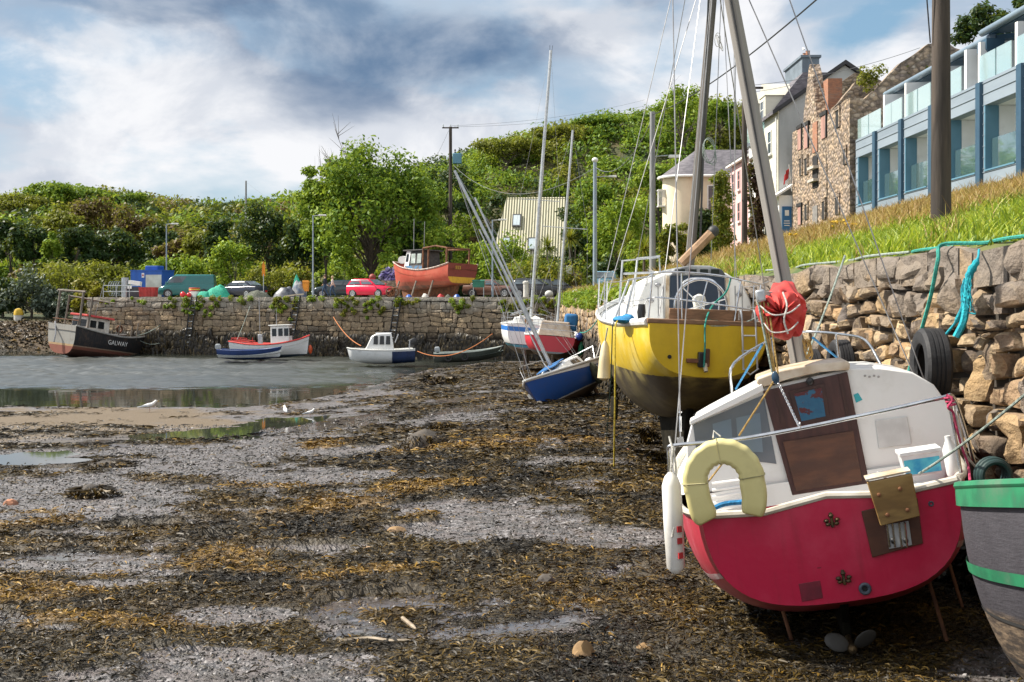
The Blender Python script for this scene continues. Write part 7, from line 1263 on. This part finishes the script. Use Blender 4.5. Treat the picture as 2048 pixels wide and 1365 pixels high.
# boom with the furled red sail
be = rl(1528, 592, .95); bk = Vector((.06, 1.92, be.z-.05)); bar(rb, 'boom', [be, bk], .04, MASTW)
SAILC = mat('red_sail_cover', (.55, .045, .032), (.42, .028, .024), 3, .75, bump=.5, bscale=7)
cen = rl(1566, 628, 1.15); pts = []; mb = MB()
def sailf(u, v):
    a = u*2*PI; l = v; yy = lerp(1.0, 1.75, l); zc = lerp(cen.z, be.z-.02, l); r = .165*(1-.35*l)*(1 if l > .02 else .05)
    f = 1+.06*math.sin(5*a+3*l)+.04*math.sin(9*a-5*l)+.25*(float(fbm(a*1.2, l*3, 3, 4))-.5)
    x = math.cos(a)*r*1.05*f; z = math.sin(a)*r*1.05*f
    if z < 0: z *= 1.15
    return (lerp(cen.x, .05, l)+x, yy+.03*math.sin(7*a), zc+z)
mb.grid(sailf, 44, 14); sc_ = mb.build('sail', SAILC, rb, smooth=70)
hang_ = [rl(1522, 598, .9), rl(1512, 628, .9), rl(1535, 665, .92), rl(1570, 682, .95), rl(1598, 655, .98), rl(1604, 610, 1.0), rl(1590, 588, 1.0), rl(1552, 584, .98)]
mb = MB(); n_r = 12; c0 = sum(hang_, Vector())/len(hang_)
ol = smooth_pts(hang_+[hang_[0]], 5)[:-1]
rings = []
for k, (s_, dy) in enumerate([(.05, -.10), (.35, -.12), (.62, -.08), (.86, -.03), (1.0, .05), (.94, .14), (.7, .2)]):
    rings.append([c0+(p-c0)*s_*(1+.035*math.sin(i*.9+k*1.3))+Vector((0, dy+.035*math.sin(i*1.7+k*.7), 0)) for i, p in enumerate(ol)])
mb.loft(rings, True); mb.build('furled_sail', SAILC, rb, smooth=70)
for zz, w_ in ((620, 0), (655, 1)): MB().tube(smooth_pts([rl(1520+8*w_, zz-8, .80), rl(1545, zz+10, .74), rl(1578, zz+6, .76), rl(1600-4*w_, zz-10, .84)], 5), .0055, 6).build('sail_tie', R_WHITE, sc_)
MB().tube(smooth_pts([rl(1566, 585, .82), rl(1574, 612, .75), rl(1568, 640, .74), rl(1576, 668, .76)], 5), .007, 6).build('sail_tie', R_WHITE, sc_)
MB().box(rl(1521, 592, .86), (.07, .09, .09)).build('boom_end', ALU, rb, bevel=.015)
# mainsheet, chain
blk = rl(1551, 756, .75)
for k, (p, q, m_) in enumerate([((1519, 600), (1548, 748), R_OCH), ((1527, 604), (1551, 750), R_OCH), ((1536, 606), (1556, 748), R_OCH), ((1514, 596), (1544, 745), R_GREY), ((1548, 762), (1478, 872), R_OCH), ((1462, 905), (1418, 962), R_OCH)]): bar(rb, 'mainsheet', [rl(*p, .85 if k < 4 else .75), rl(*q, .75 if k < 5 else .4)], .0075, m_, 6)
MB().ball(blk, (.028, .02, .05)).build('block', mat('blue_block', (.02, .06, .11), None, 5, .3), rb)
ch_ = [rl(1556, 765, .74), rl(1573, 800, .5), rl(1588, 832, .25), rl(1600, 856, .08)]; cp = smooth_pts(ch_, 5); mb = MB()
for i in range(len(cp)-1):
    for f in (0, .5):
        p = cp[i].lerp(cp[i+1], f); d = (cp[i+1]-cp[i]).normalized(); s_ = d.orthogonal().normalized(); s_ = s_ if (i*2+int(f*2)) % 2 else d.cross(s_)
        mb.tube([p+d*.017*math.cos(a)+s_*.0085*math.sin(a) for a in np.linspace(0, 2*PI, 9)[:-1]], .0032, 5, closed=True)
mb.build('chain', CHROME, rb); MB().tube([rl(1600, 850, .05)+Vector((0, .018*math.cos(a), .018*math.sin(a))) for a in np.linspace(0, 2*PI, 13)[:-1]], .0045, 6, closed=True).build('shackle', CHROME, rb)
for p, q in (((1524, 690, 1.6), (1472, 778, 3.4)), ((1626, 676, 1.9), (1682, 722, 4.0))): bar(rb, 'control_line', [rl(*p), rl(*q)], .010, R_BLUE, 6)
mb = MB()
for k in range(5): mb.tube([mbz+Vector((.09+.03*math.sin(a+k), -.05+.02*math.cos(a), .16+.07*math.cos(a)+.008*k)) for a in np.linspace(0, 2*PI, 15)[:-1]], .006, 5, closed=True)
mb.build('halyard_coil', R_OCH, rb)
# deck gear
for i in range(5): bar(rb, 'locker_slat', [rl(1424, 968+13*i, .95), rl(1500, 958+13*i, .95)], .012, GELW)
MB().tube(smooth_pts([rl(1425, 1018, .3), rl(1450, 1008, .3), rl(1490, 1004, .3)], 3), .02, 6).build('blue_line', R_BLUE, rb)
t_ = rl(1768, 945, .25); MB().box(t_, (.09, .02, .016)).tube([t_+C(0, 0, -.07), t_], .012, 8).build('winch_handle', CHROME, rb, bevel=.004)
mb = MB().lathe([(.028, -.33), (.062, -.29), (.068, 0), (.066, .27), (.045, .33), (.018, .36)], 18)
fb = thing('fender', 'long white fender hanging at the left quarter of the red boat', 'fender', frame(MR @ rl(1347, 1050, .05), R(-10), R(3))); mb.build('body', mat('fender_white', (.80, .78, .74), (.68, .66, .62), 3, .45, dirt=(.35, .28, .2), damt=.3), fb); bar(fb, 'line', [(0, 0, .35), (.02, 0, .52), (.0, .05, .60)], .008, R_WHITE, 6)
for z in (-.02, -.1, -.2): MB().box((.04, -.06, z), (.035, .012, .04), Matrix.Rotation(R(35), 3, 'Z')).build('red_mark', RED, fb)
# horseshoe lifebuoy
lf = thing('horseshoe_buoy', 'pale yellow horseshoe lifebuoy hung on the stern rail of the red boat', 'lifebuoy', MR @ Matrix.Translation(rl(1448, 966, -.13))); mb = MB(); rings = []
prof = [(.5, -.30), (.5, .30), (.40, .5), (-.40, .5), (-.5, .30), (-.5, -.30), (-.40, -.5), (.40, -.5)]
path = []
for i in range(41):
    a = R(-62+304*i/40); rx, rz = .185, .195; x, z = -rx*math.cos(a-R(0)), rz*math.sin(a)
    path.append((x, z))
path = []
for i in range(37):
    a = R(192-204*i/36); x, z = .188*math.cos(a), .01+.20*math.sin(a)
    path.append((x, z))
path = [(-.150, -.235), (-.168, -.18), (-.182, -.11)]+path+[(.182, -.11), (.166, -.18), (.146, -.235)]
pp = smooth_pts([Vector((x, 0, z)) for x, z in path], 2)
for i, p in enumerate(pp):
    T_ = (pp[min(i+1, len(pp)-1)]-pp[max(i-1, 0)]).normalized(); N_ = Vector((T_.z, 0, -T_.x)); e = min(i, len(pp)-1-i); k = .80 if e == 0 else .93 if e == 1 else 1; pk = 1+.03*math.sin(i*.9)
    rings.append([p+N_*(u*.165*k*pk)+Vector((0, v*.115*k, 0)) for u, v in prof])
mb.loft(rings, True); bd = mb.build('cushion', mat('pale_yellow_vinyl', (.66, .59, .27), (.60, .53, .23), 2, .5, dirt=(.42, .36, .18), damt=.4, dscale=5, bump=.12, bscale=9), lf, smooth=50, bevel=.014, bseg=3)
for i in (12, len(pp)//2, len(pp)-12):
    T_ = (pp[i+1]-pp[i-1]).normalized(); N_ = Vector((T_.z, 0, -T_.x)); MB().tube([pp[i]+N_*(u*.172)+Vector((0, v*.122, 0)) for u, v in prof], .0035, 5, closed=True).build('seam', mat('seam_tape', (.42, .38, .2), None, 8, .7), bd)
MB().tube([(-.02, .05, .30), (-.01, .1, .34), (.03, .06, .30)], .006, 6).build('lashing', R_WHITE, lf)
# bucket and bottle on the side deck
bu = thing('tub', 'white lidded tub with blue label on the red boat quarter', 'tub', MR @ Matrix.Translation(rl(1846, 944, .35)+C(0, .06, -.0))); mb = MB().loft([[C(x*k, y*k, z) for x, y in ((-.13, -.1), (.13, -.1), (.13, .1), (-.13, .1))] for z, k in ((-.02, .9), (.13, 1), (.13, 1.07), (.155, 1.07))]); mb.build('tub', mat('white_plastic', (.76, .77, .76), None, 4, .35), bu, bevel=.008); MB().box((0, -.098, .055), (.235, .006, .115), Matrix.Rotation(R(-4), 3, 'X')).build('label', mat('blue_label', (.02, .28, .52), (.10, .52, .62), 9, .4), bu, smooth=0)
bu = thing('bottle', 'white plastic bottle standing next to the lidded tub', 'bottle', MR @ Matrix.Translation(rl(1908, 945, .3))); MB().lathe([(.045, -.02), (.05, .0), (.05, .16), (.02, .22), (.02, .25)], 14).build('bottle', MC['white_plastic'], bu)
rope('pink rope knotted round the right end of the stern rail', [MR @ p for p in smooth_pts([rl(1893, 790, .05), rl(1905, 800, .03), rl(1896, 815, .03), rl(1906, 825, .05), rl(1912, 850, .08), rl(1922, 890, .1), rl(1936, 930, .1), rl(1940, 962, .0)], 5)], .009, R_PINK)
MB_ = MB()
for k in range(3): MB_.torus(rl(1897+3*k, 796+7*k, .1), .024, .008, 'Z', 14, 6)
o = thing('rope_knot', 'bundle of pink cord on the stern rail corner', 'rope', MR); MB_.build('cord', R_PINK, o)
rope('grey green mooring line from the red boat quarter out of the frame', sag(MR @ rl(1838, 948, .1), P(2120, 728, 6.2), .03, 14), .0085, R_GREY); rope('pale cord lashed along the right stern rail', [MR @ p for p in smooth_pts([rl(1906, 800, .2), rl(1912, 840, .22), rl(1918, 880, .25), rl(1928, 905, .3), rl(1960, 945, .5)], 4)], .008, R_WHITE); rope('white line hanging from the left stern rail', [MR @ p for p in smooth_pts([rl(1346, 893, .05), rl(1352, 940, .05), rl(1349, 985, .04), rl(1352, 1030, .0), rl(1344, 1075, -.02)], 4)], .007, R_WHITE)
# underwater gear
SKEG = mat('fouled_skeg', (.010, .009, .006), (.022, .019, .013), 5, .8, bump=.4, bscale=20, spec=.08)
MB().extr([(-.03, .1, -.02), (-.03, 3.6, -.3), (-.03, 3.3, -.62), (-.03, .5, -.55), (-.03, .42, -.25)], (.06, 0, 0)).build('keel', SKEG, rb, smooth=0, bevel=.01)
pr_ = MB().tube([(0, .50, -.36), (0, .12, -.36)], .022, 10); pr_.ball((0, .16, -.36), (.035, .05, .035))
pb2 = pr_.build('propeller_shaft', BRONZE, rb)
for k in range(3):
    Mb = Matrix.Translation((0, .16, -.36)) @ Matrix.Rotation(R(90+120*k), 4, 'Y') @ Matrix.Translation((.11, 0, 0)) @ Matrix.Rotation(R(28), 4, 'X'); MB().ball((0, 0, 0), (.085, .010, .062), M=Mb).build('blade', mat('fouled_prop', (.05, .046, .04), None, 6, .6), pb2)
for x, y in ((-.42, .5), (.62, .6), (.9, 1.6)): bar(rb, 'support_leg', [(x, y, -.05), (x+.06, y, -.60)], .014, RUST)
# ---------------------------------------------------------------- yellow yacht
MY = frame(P(1408, 880, 17.3), R(3), R(-2), 0); yb_ = thing('yellow_yacht', 'yellow hulled yacht with big steering wheel propped against the wall', 'yacht', MY)
def yl(px, py, y): return on_plane(MY, px, py, 1, y)
H = Hull([(0, .86, .90, 1.66, 2.7, -.08), (.35, .95, .68, 1.63, 2.5, 0), (1.0, 1.04, .36, 1.60, 1.95, 0), (2.2, 1.07, .10, 1.58, 1.7, 0), (3.8, 1.08, .02, 1.62, 1.85, 0), (5.4, .90, .2, 1.75, 1.7, .06), (6.9, .35, .45, 1.95, 1.5, .2), (7.5, .02, .9, 2.05, 1.4, .3), (7.55, .005, .92, 2.06, 1.4, .3)], 6, 14)
YM = bandmat('yellow_hull', [(-.6, (.055, .042, .026)), (.88, (.62, .43, .018))], (.075, .06, .04), (.72, 1.12), .8, .42, streak=.14, wob=.02, fade=((.74, .62, .22), .6)); YT = bandmat('yellow_transom', [(-.6, (.055, .042, .026)), (.86, (.62, .43, .018))], (.12, .09, .04), (.8, 1.05), .7, .4, streak=.12, fade=((.50, .33, .012), .6))
H.shell([YM, YT], yb_, tm=1); H.deck(GELW, yb_, .03); H.rail(GELW, yb_, .035, .02, 'toe_rail', a=3); MB().box((0, -.02, 1.69), (1.78, .10, .07)).build('transom_rail', TEAK, yb_, bevel=.012); MB().box((.1, .12, 1.80), (1.3, .05, .16)).build('coaming', TEAK, yb_, bevel=.01)
for sd_ in (-1, 1): MB().tube([H.at(.06, 1, sd_)+C(0, 0, .02), H.at(.5, 1, sd_)+C(0, 0, .03), H.at(1.1, 1, sd_)+C(0, 0, .03)], .06, 8).build('quarter_pad', mat('white_padding', (.74, .74, .72), (.6, .6, .58), 5, .8), yb_)
yc_ = 2.0; O3 = [yl(*p, yc_) for p in [(1277, 652), (1275, 600), (1288, 566), (1330, 546), (1452, 546), (1484, 566), (1502, 600), (1514, 655)]]
MB().loft([[Vector((p.x*k, y, 1.55+(p.z-1.55)*q)) for p in O3] for y, k, q in ((yc_, 1, 1), (3.6, .97, .97), (5.2, .7, .6))]).build('cabin', GELW, yb_, smooth=35, bevel=.03)
def yp(name, px, m, y, th=.015, par=None, **k): pts = [yl(*p, y) for p in px]; return MB().extr([Vector((p.x, y, p.z)) for p in pts], (0, -th, 0)).build(name, m, par or yb_, smooth=0, **k)
dk = yp('cabin_door', [(1338, 640), (1340, 552), (1448, 552), (1452, 640)], mat('navy_door', (.012, .025, .045), (.02, .035, .06), 2, .3), yc_, .03)
yp('door_edge', [(1330, 640), (1332, 552), (1338, 552), (1337, 640)], EDGE, yc_, .04); yp('door_edge', [(1450, 552), (1456, 552), (1460, 640), (1454, 640)], EDGE, yc_, .04)
hp = [yl(*p, yc_-.05) for p in [(1342, 551), (1350, 538), (1385, 531), (1420, 532), (1445, 540), (1452, 551)]]; hs = MB().extr(hp, (0, 1.2, 0)).build('hatch_hood', mat('dark_hood', (.05, .055, .065), (.35, .36, .36), 4, .4), yb_, smooth=0, bevel=.02)
for px in (1362, 1385, 1408, 1430): yp('hood_window', [(px-8, 548), (px-8, 539), (px+8, 539), (px+8, 548)], GLASSD, yc_-.052, .01, hs)
for x, px in ((-1, 1316), (-1, 1327), (1, 1470), (1, 1484)): yp('panel_seam', [(px, 640), (px-1, 572), (px+1, 572), (px+2, 640)], mat('grey_seam', (.3, .3, .3), None, 4, .6), yc_, .004)
for px, py in ((1302, 602), (1478, 590), (1316, 570)): MB().ball(yl(px, py, yc_-.02), (.05, .03, .035)).build('vent', WIREM, yb_)
# steering wheel on its pedestal
wc = yl(1402, 612, .85); sw = MB().torus(wc, .40, .020, 'Y', 40, 8).build('steering_wheel', CHROME, yb_)
for k in range(6): a = k*PI/3+.3; bar(sw, 'spoke', [wc, wc+C(.40*math.cos(a), 0, .40*math.sin(a))], .011, CHROME, 6)
MB().lathe([(.09, 0), (.10, .1), (.085, .42), (.11, .5), (.09, .56), (.02, .6)], 16, Matrix.Translation((wc.x, 1.0, wc.z-.42))).build('pedestal', mat('ivory_pedestal', (.68, .66, .58), None, 3, .4), yb_)
bar(yb_, 'wheel_guard', smooth_pts([(wc.x-.30, .98, 1.6), (wc.x-.28, .98, wc.z+.3), (wc.x, .98, wc.z+.42), (wc.x+.28, .98, wc.z+.3), (wc.x+.30, .98, 1.6)], 5), .014, CHROME)
# rails
tr_ = [(1292, 572, 1.4), (1303, 548, .2), (1365, 545, .05), (1440, 552, .05), (1505, 566, .1), (1545, 574, 1.2)]
bar(yb_, 'pushpit_rail', smooth_pts([yl(*p) for p in tr_], 4), .014, CHROME); bar(yb_, 'pushpit_rail', smooth_pts([yl(*p) for p in [(1288, 612, 1.2), (1300, 596, .2), (1365, 600, .05), (1440, 610, .05), (1512, 622, .1)]], 4), .012, CHROME)
for a, b in (((1296, 648), (1305, 548)), ((1364, 650), (1363, 546)), ((1466, 660), (1482, 562)), ((1512, 665), (1522, 570))): bar(yb_, 'stanchion', [yl(*a, .08), yl(*b, .08)], .013, CHROME)
for sd_ in (-1, 1):
    for h in (.35, .68): MB().tube([H.at(y, 1, sd_)+C(0, 0, h) for y in (.2, 1.5, 3, 4.5, 6, 7)], .006, 5).build('lifeline', WIREM, yb_)
    for y in (1.6, 3.0, 4.5, 6.0): p = H.at(y, 1, sd_); bar(yb_, 'stanchion', [p, p+C(0, 0, .7)], .013, CHROME)
for a in ([(1236, 645, 2.0), (1245, 522, 2.4), (1318, 515, 2.4), (1322, 560, 2.4)], [(1262, 640, 2.2), (1275, 517, 3), (1320, 513, 3)], [(1247, 548, 2.4), (1318, 545, 2.4)], [(1225, 650, 1.2), (1258, 560, 1.6), (1310, 552, 1.8)], [(1250, 640, 1.3), (1268, 560, 1.6)]): bar(yb_, 'boarding_frame', [yl(*p) for p in a], .018, ALU)
MB().lathe([(.05, -.1), (.065, 0), (.05, .12)], 12, Matrix.Translation(yl(1283, 625, .3))).build('cockpit_lamp', BLACKP, yb_)
for px, p2 in ((1478, 1487), (1505, 1515)): bar(yb_, 'swim_ladder', smooth_pts([yl(px, 640, .05), yl(px+2, 622, -.08), yl(px+6, 640, -.14), yl(p2, 740, -.12)], 4), .014, ALU)
bar(yb_, 'swim_ladder', [yl(1485, 735, -.12), yl(1500, 750, -.14), yl(1517, 738, -.12)], .014, ALU)
for py in (672, 702): bar(yb_, 'ladder_rung', [yl(1483, py, -.12), yl(1512, py, -.12)], .012, ALU)
g_ = MB().box(yl(1404, 720, -.06), (.12, .1, .22)).build('rudder_bracket', BLACKP, yb_, bevel=.015); MB().box(yl(1388, 722, -.06), (.22, .08, .06)).box(yl(1414, 716, -.06), (.06, .12, .26)).build('bracket_arm', RUST, g_, bevel=.01); bar(g_, 'handle', [yl(1410, 728, -.1), yl(1412, 744, -.16)], .03, mat('pale_wood', (.5, .44, .33)))
MB().lathe([(.03, 0), (.03, .01)], 14, Matrix.Translation(yl(1339, 714, -.02)) @ Matrix.Rotation(R(90), 4, 'X')).build('drain', DARKH, yb_)
kl = MB().extr([(-.06, 1.0, .40), (-.06, 3.5, .10), (-.06, 2.6, -.80), (-.06, 1.5, -.75)], (.11, 0, 0)).build('keel', SKEG, yb_, smooth=0, bevel=.03); MB().box((-.95, 2.6, .2), (.06, .5, .35)).build('bilge_keel', SKEG, yb_, bevel=.02)
m0 = yl(1380, 520, 3.5); m1 = m0+(yl(1425, 0, 3.5)-m0)*2.1; mb = MB(); mb.loft([[m0.lerp(m1, f)+Vector((x*r, y*r, 0)) for x, y in oc] for f, r in ((-.12, .085), (.3, .08), (.7, .068), (1, .055))]); my_ = mb.build('mast', [mat('dark_spar', (.085, .075, .068), (.15, .135, .12), 5, .8, bump=.3, bscale=10, stretch=(1, 1, .08), dirt=(.04, .035, .03))], yb_, smooth=30); MB().box(m0.lerp(m1, .28)+C(.01, -.085, 0), (.035, .015, 5)).build('mast_track', mat('dark_track', (.05, .05, .05)), my_)
bar(yb_, 'boom', [yl(1362, 528, 3.1), yl(1428, 462, 3.1)], .085, mat('varnished_boom', (.36, .22, .12), (.24, .14, .07), 5, .6, stretch=(1, 1, 1), bump=.2, bscale=20)); MB().ball(yl(1427, 463, 3.1), (.1, .1, .1)).build('boom_end', mat('dark_track', (.05, .05, .05)), yb_)
sp = m0.lerp(m1, .62)
stays(yb_, [((-1.2, 3.4, 1.65), m1), ((1.2, 3.4, 1.65), m1), ((-1.18, 3.0, 1.65), sp), ((1.18, 3.0, 1.65), sp), ((0, 7.5, 2.06), m1), (yl(1372, 520, 3.3), m0.lerp(m1, .97)), (yl(1470, 480, 4.4), m0.lerp(m1, .9)), (yl(1422, 520, 3.4), m0.lerp(m1, .8)), ((-.7, .1, 1.7), m1)], .007, name='shroud')
bl_ = m0.lerp(m1, .40)+C(.12, -.15, 0); mb = MB()
for k in range(3): mb.tube([bl_+Vector((.05*math.cos(a+k)+.02*k, -.02*k, .12*math.sin(a)-.04*k)) for a in np.linspace(0, 2*PI, 15)[:-1]], .006, 5, closed=True)
mb.build('halyard_coil', R_WHITE, yb_); p_ = m0.lerp(m1, .2)+C(.14, -.1, 0); mb = MB()
for k in range(3): mb.tube([p_+Vector((.11*math.cos(a+k*.3)+.01*k, -.02*k, .22*math.sin(a)-.02*k)) for a in np.linspace(0, 2*PI, 15)[:-1]], .007, 5, closed=True)
mb.build('halyard_coil', R_GREY, yb_)
o = thing('fender', 'cream fender hanging at the left side of the yellow yacht', 'fender', MY @ Matrix.Translation(yl(1209, 722, .9))); MB().lathe([(.02, -.30), (.10, -.26), (.085, .0), (.06, .22), (.02, .30)], 14).build('body', mat('cream_fender', (.72, .62, .40), (.6, .5, .3), 3, .45), o); bar(o, 'line', [(0, 0, .3), (.03, 0, .5)], .01, R_GREY)
gy = gpix(1228, 945); rope('yellow rope hanging from the yellow yacht rail down to the seaweed', smooth_pts([MY @ yl(1252, 640, .8), MY @ yl(1233, 645, .7), MY @ yl(1230, 690, .6), MY @ yl(1230, 800, .6), Vector((gy[0], gy[1], float(ground_base(*gy))+.03))], 6), .013, R_YEL)
rope('dark green line hanging beside the yellow rope', [MY @ yl(1225, 650, .9), MY @ yl(1222, 760, .9), Vector((gpix(1212, 905)[0], gpix(1212, 905)[1], 1.75))], .009, mat('dark_green_rope', (.02, .07, .05), None, 20, .8)); rope('teal rope from the yellow yacht rail to its rudder bracket', [MY @ p for p in smooth_pts([yl(1462, 556, .05), yl(1452, 585, .05), yl(1425, 612, .2), yl(1411, 645, -.08), yl(1410, 690, -.15), yl(1408, 735, -.14)], 5)], .013, R_TEAL); rope('pale teal line sagging along the yellow yacht stern', [MY @ p for p in smooth_pts([yl(1370, 640, .0), yl(1420, 652, -.05), yl(1480, 648, -.05), yl(1522, 632, .0)], 5)], .012, R_GREY)
mb = MB()
for k in range(14): mb.tube(smooth_pts([yl(U(1362, 1440), U(640, 654), U(-.05, .1)) for _ in range(4)], 3), .010, 5)
o = thing('rope_tangle', 'tangle of dark and green rope on the yellow yacht stern', 'rope', MY); mb.build('cords', MC['dark_green_rope'], o)
o = thing('blue_net', 'blue net scraps on the left deck of the yellow yacht', 'net', MY @ Matrix.Translation(yl(1246, 640, .9))); MB().ball((0, 0, 0), (.16, .3, .06)).ball((.1, .2, .03), (.1, .2, .06)).build('net', R_BLUE, o)
# ---------------------------------------------------------------- dark timber boat at the corner
MK = frame((3.135, 3.104, 2.578), R(.12), R(-1.5), R(-9.4)); kb = thing('timber_boat', 'dark grey timber boat with green rim at the corner of the photo', 'boat', MK)
H = Hull([(L_*a, .851*b, z0, z1, 2.0, r) for L_ in (3.908,) for a, b, z0, z1, r in ((0, .6, .3, 1.33, 0), (.3, .95, .06, 1.33, 0), (.6, 1, .02, 1.33, 0), (.78, .93, .07, 1.33, 0), (.9, .7, .18, 1.34, 0), (.965, .42, .32, 1.35, .03), (.995, .14, .48, 1.36, .05), (1, .012, .5, 1.36, .05))], 7, 16)
m, t = newmat('tarred_planks'); v = coords_(t); z = nd(t, 'ShaderNodeSeparateXYZ', None, Vector=v).outputs[2]; vs = nd(t, 'ShaderNodeMapping', None, Vector=v, Scale=(2.5, 2.5, 16)).outputs[0]
up = mix_(t, noise_(t, v, 4, 8, .65), (.024, .022, .028), (.07, .066, .078)); lo_ = mix_(t, sm_(t, .42, .66, noise_(t, vs, 2.2, 8, .68)), (.055, .042, .034), (.24, .175, .115)); lo_ = mix_(t, sm_(t, .5, .7, noise_(t, v, 1.6, 6)), lo_, (.06, .05, .045))
finish(t, mix_(t, sm_(t, .70, .74, math_(t, 'ADD', z, math_(t, 'MULTIPLY', noise_(t, v, 3, 3), .03))), lo_, up), .7, 0, math_(t, 'ADD', noise_(t, vs, 5, 6), noise_(t, v, 30, 4)), .28, .015)
H.shell([m], kb); GRN = mat('green_rim_paint', (.02, .20, .09), (.015, .13, .065), 6, .55, dirt=(.16, .24, .16), damt=.7)
H.band(GRN, kb, .95, 1.0, 'green_rim', proud=.022, sides=(-1,)); H.band(GRN, kb, .95, 1.0, 'green_rim', proud=.022, sides=(1,)); H.band(GRN, kb, .77, .80, 'green_stripe', proud=.014, sides=(-1,)); H.band(GRN, kb, .77, .80, 'green_stripe', proud=.014, sides=(1,)); H.rail(GRN, kb, .026, .0, 'rim_top', sides=(-1,)); H.rail(TEAK, kb, .024, .0, 'rim_top', sides=(1,))
for t_ in (.66, .52, .40, .28, .16): H.band(DARKH, kb, t_, t_+.010, 'plank_seam', proud=.004, k=1, sides=(-1,))
H.deck(mat('dark_deck', (.010, .009, .008), (.02, .018, .016), 5, .8, stretch=(6, 1, 1), bump=.3, bscale=20), kb, .015, inset=.98, camber=.05)
o = thing('hose_coil', 'dark green coil hung between the red boat and the timber boat', 'coil', P(1985, 950, 7.4)); 
mb = MB(); [mb.torus((0, .02*k-.05, 0), .085+.012*(k % 2), .018, 'Y', 22, 8) for k in range(5)]; mb.build('coil', mat('green_hose', (.012, .035, .032), None, 6, .5), o)
# ---------------------------------------------------------------- things hanging on the high wall
Yt = 10.7; tyre(None, Matrix.Translation((float(Xw(Yt))-.21, Yt, CZ-(732-HY)/F*Yt)) @ Matrix.Rotation(R(90), 4, 'Y') @ Matrix.Rotation(R(4), 4, 'X'), .335, .23, 'tyre', 'large black tyre hung on the wall by cyan netting', 'tyre')
for px, py, lb in ((1700, 734, 'half hidden tyre at the wall foot behind the red cabin roof'), (1640, 748, 'dark tyre low on the wall beside the mast foot')):
    Yq = 3.85*F/(px-CX); tyre(None, Matrix.Translation((float(Xw(Yq))-.18, Yq, CZ-(py-HY)/F*Yq)) @ Matrix.Rotation(R(90), 4, 'Y'), .31, .2, 'tyre', lb, 'tyre')
def wl(px, py, off=.1, top=None):
    Y = 10.
    for _ in range(12): Y = (float(Xw(Y))-off)*F/(px-CX)
    return P(px, py, Y)
NETC = mat('cyan_net', (.01, .26, .34), (.01, .36, .42), 18, .85, bump=.8, bscale=50)
rope('cyan net rope from which the large tyre hangs', smooth_pts([wl(1958, 500, .02), wl(1955, 520, .10), wl(1938, 552, .16), wl(1932, 600, .17), wl(1915, 640, .18), wl(1893, 668, .2)], 5), [.010]*5+[.016, .03, .026, .038, .03, .036, .024, .034, .026, .032, .02, .028]+[.024]*4+[.012]*5, NETC, 'net_rope', 'rope', n=9); rope('second thin cyan strand beside the tyre net rope', smooth_pts([wl(1934, 590, .17), wl(1928, 640, .2), wl(1912, 675, .26)], 5), .03, NETC, 'net_rope', 'rope')
rope('green rope draped over the coping down behind the red cabin', smooth_pts([Vector((float(Xw(10.0))+.5, 10.0, float(Zw(10.0))+.05)), Vector((float(Xw(10.6))+.2, 10.6, float(Zw(10.6))+.05)), wl(1884, 490, .06), wl(1876, 520, .13), wl(1862, 590, .15), wl(1846, 650, .16), wl(1832, 700, .2), wl(1817, 745, .3)], 6), .018, R_TEAL); rope('line from the bank to the red boat bow over the wall', sag(wl(1690, 520, .05)+C(0, 0, .05), MR @ Vector((.2, 5.3, 1.15)), .06), .012, R_GREY)
rope('teal rope lying along the coping edge at the top right', [Vector((float(Xw(y))+.25+.06*math.sin(y*3), y, float(Zw(y))+.06)) for y in np.linspace(8.3, 12.5, 22)], .016, R_TEAL); rope('pale rope lying along the coping further on', [Vector((float(Xw(y))+.2+.08*math.sin(y*2.2), y, float(Zw(y))+.06)) for y in np.linspace(12.6, 19, 22)], .014, R_GREY)

mb = MB()
for k in range(16): a = wl(U(1926, 1944), U(545, 600), .17); mb.tube(smooth_pts([a, a+C(U(-.03, .03), U(-.05, .05), -U(.05, .12)), a+C(U(-.05, .05), U(-.08, .08), -U(.12, .25))], 3), U(.003, .007), 4)
o = thing('net_scraps', 'frayed cyan net strands above the large tyre', 'net', Vector((0, 0, 0))); mb.build('strands', NETC, o)
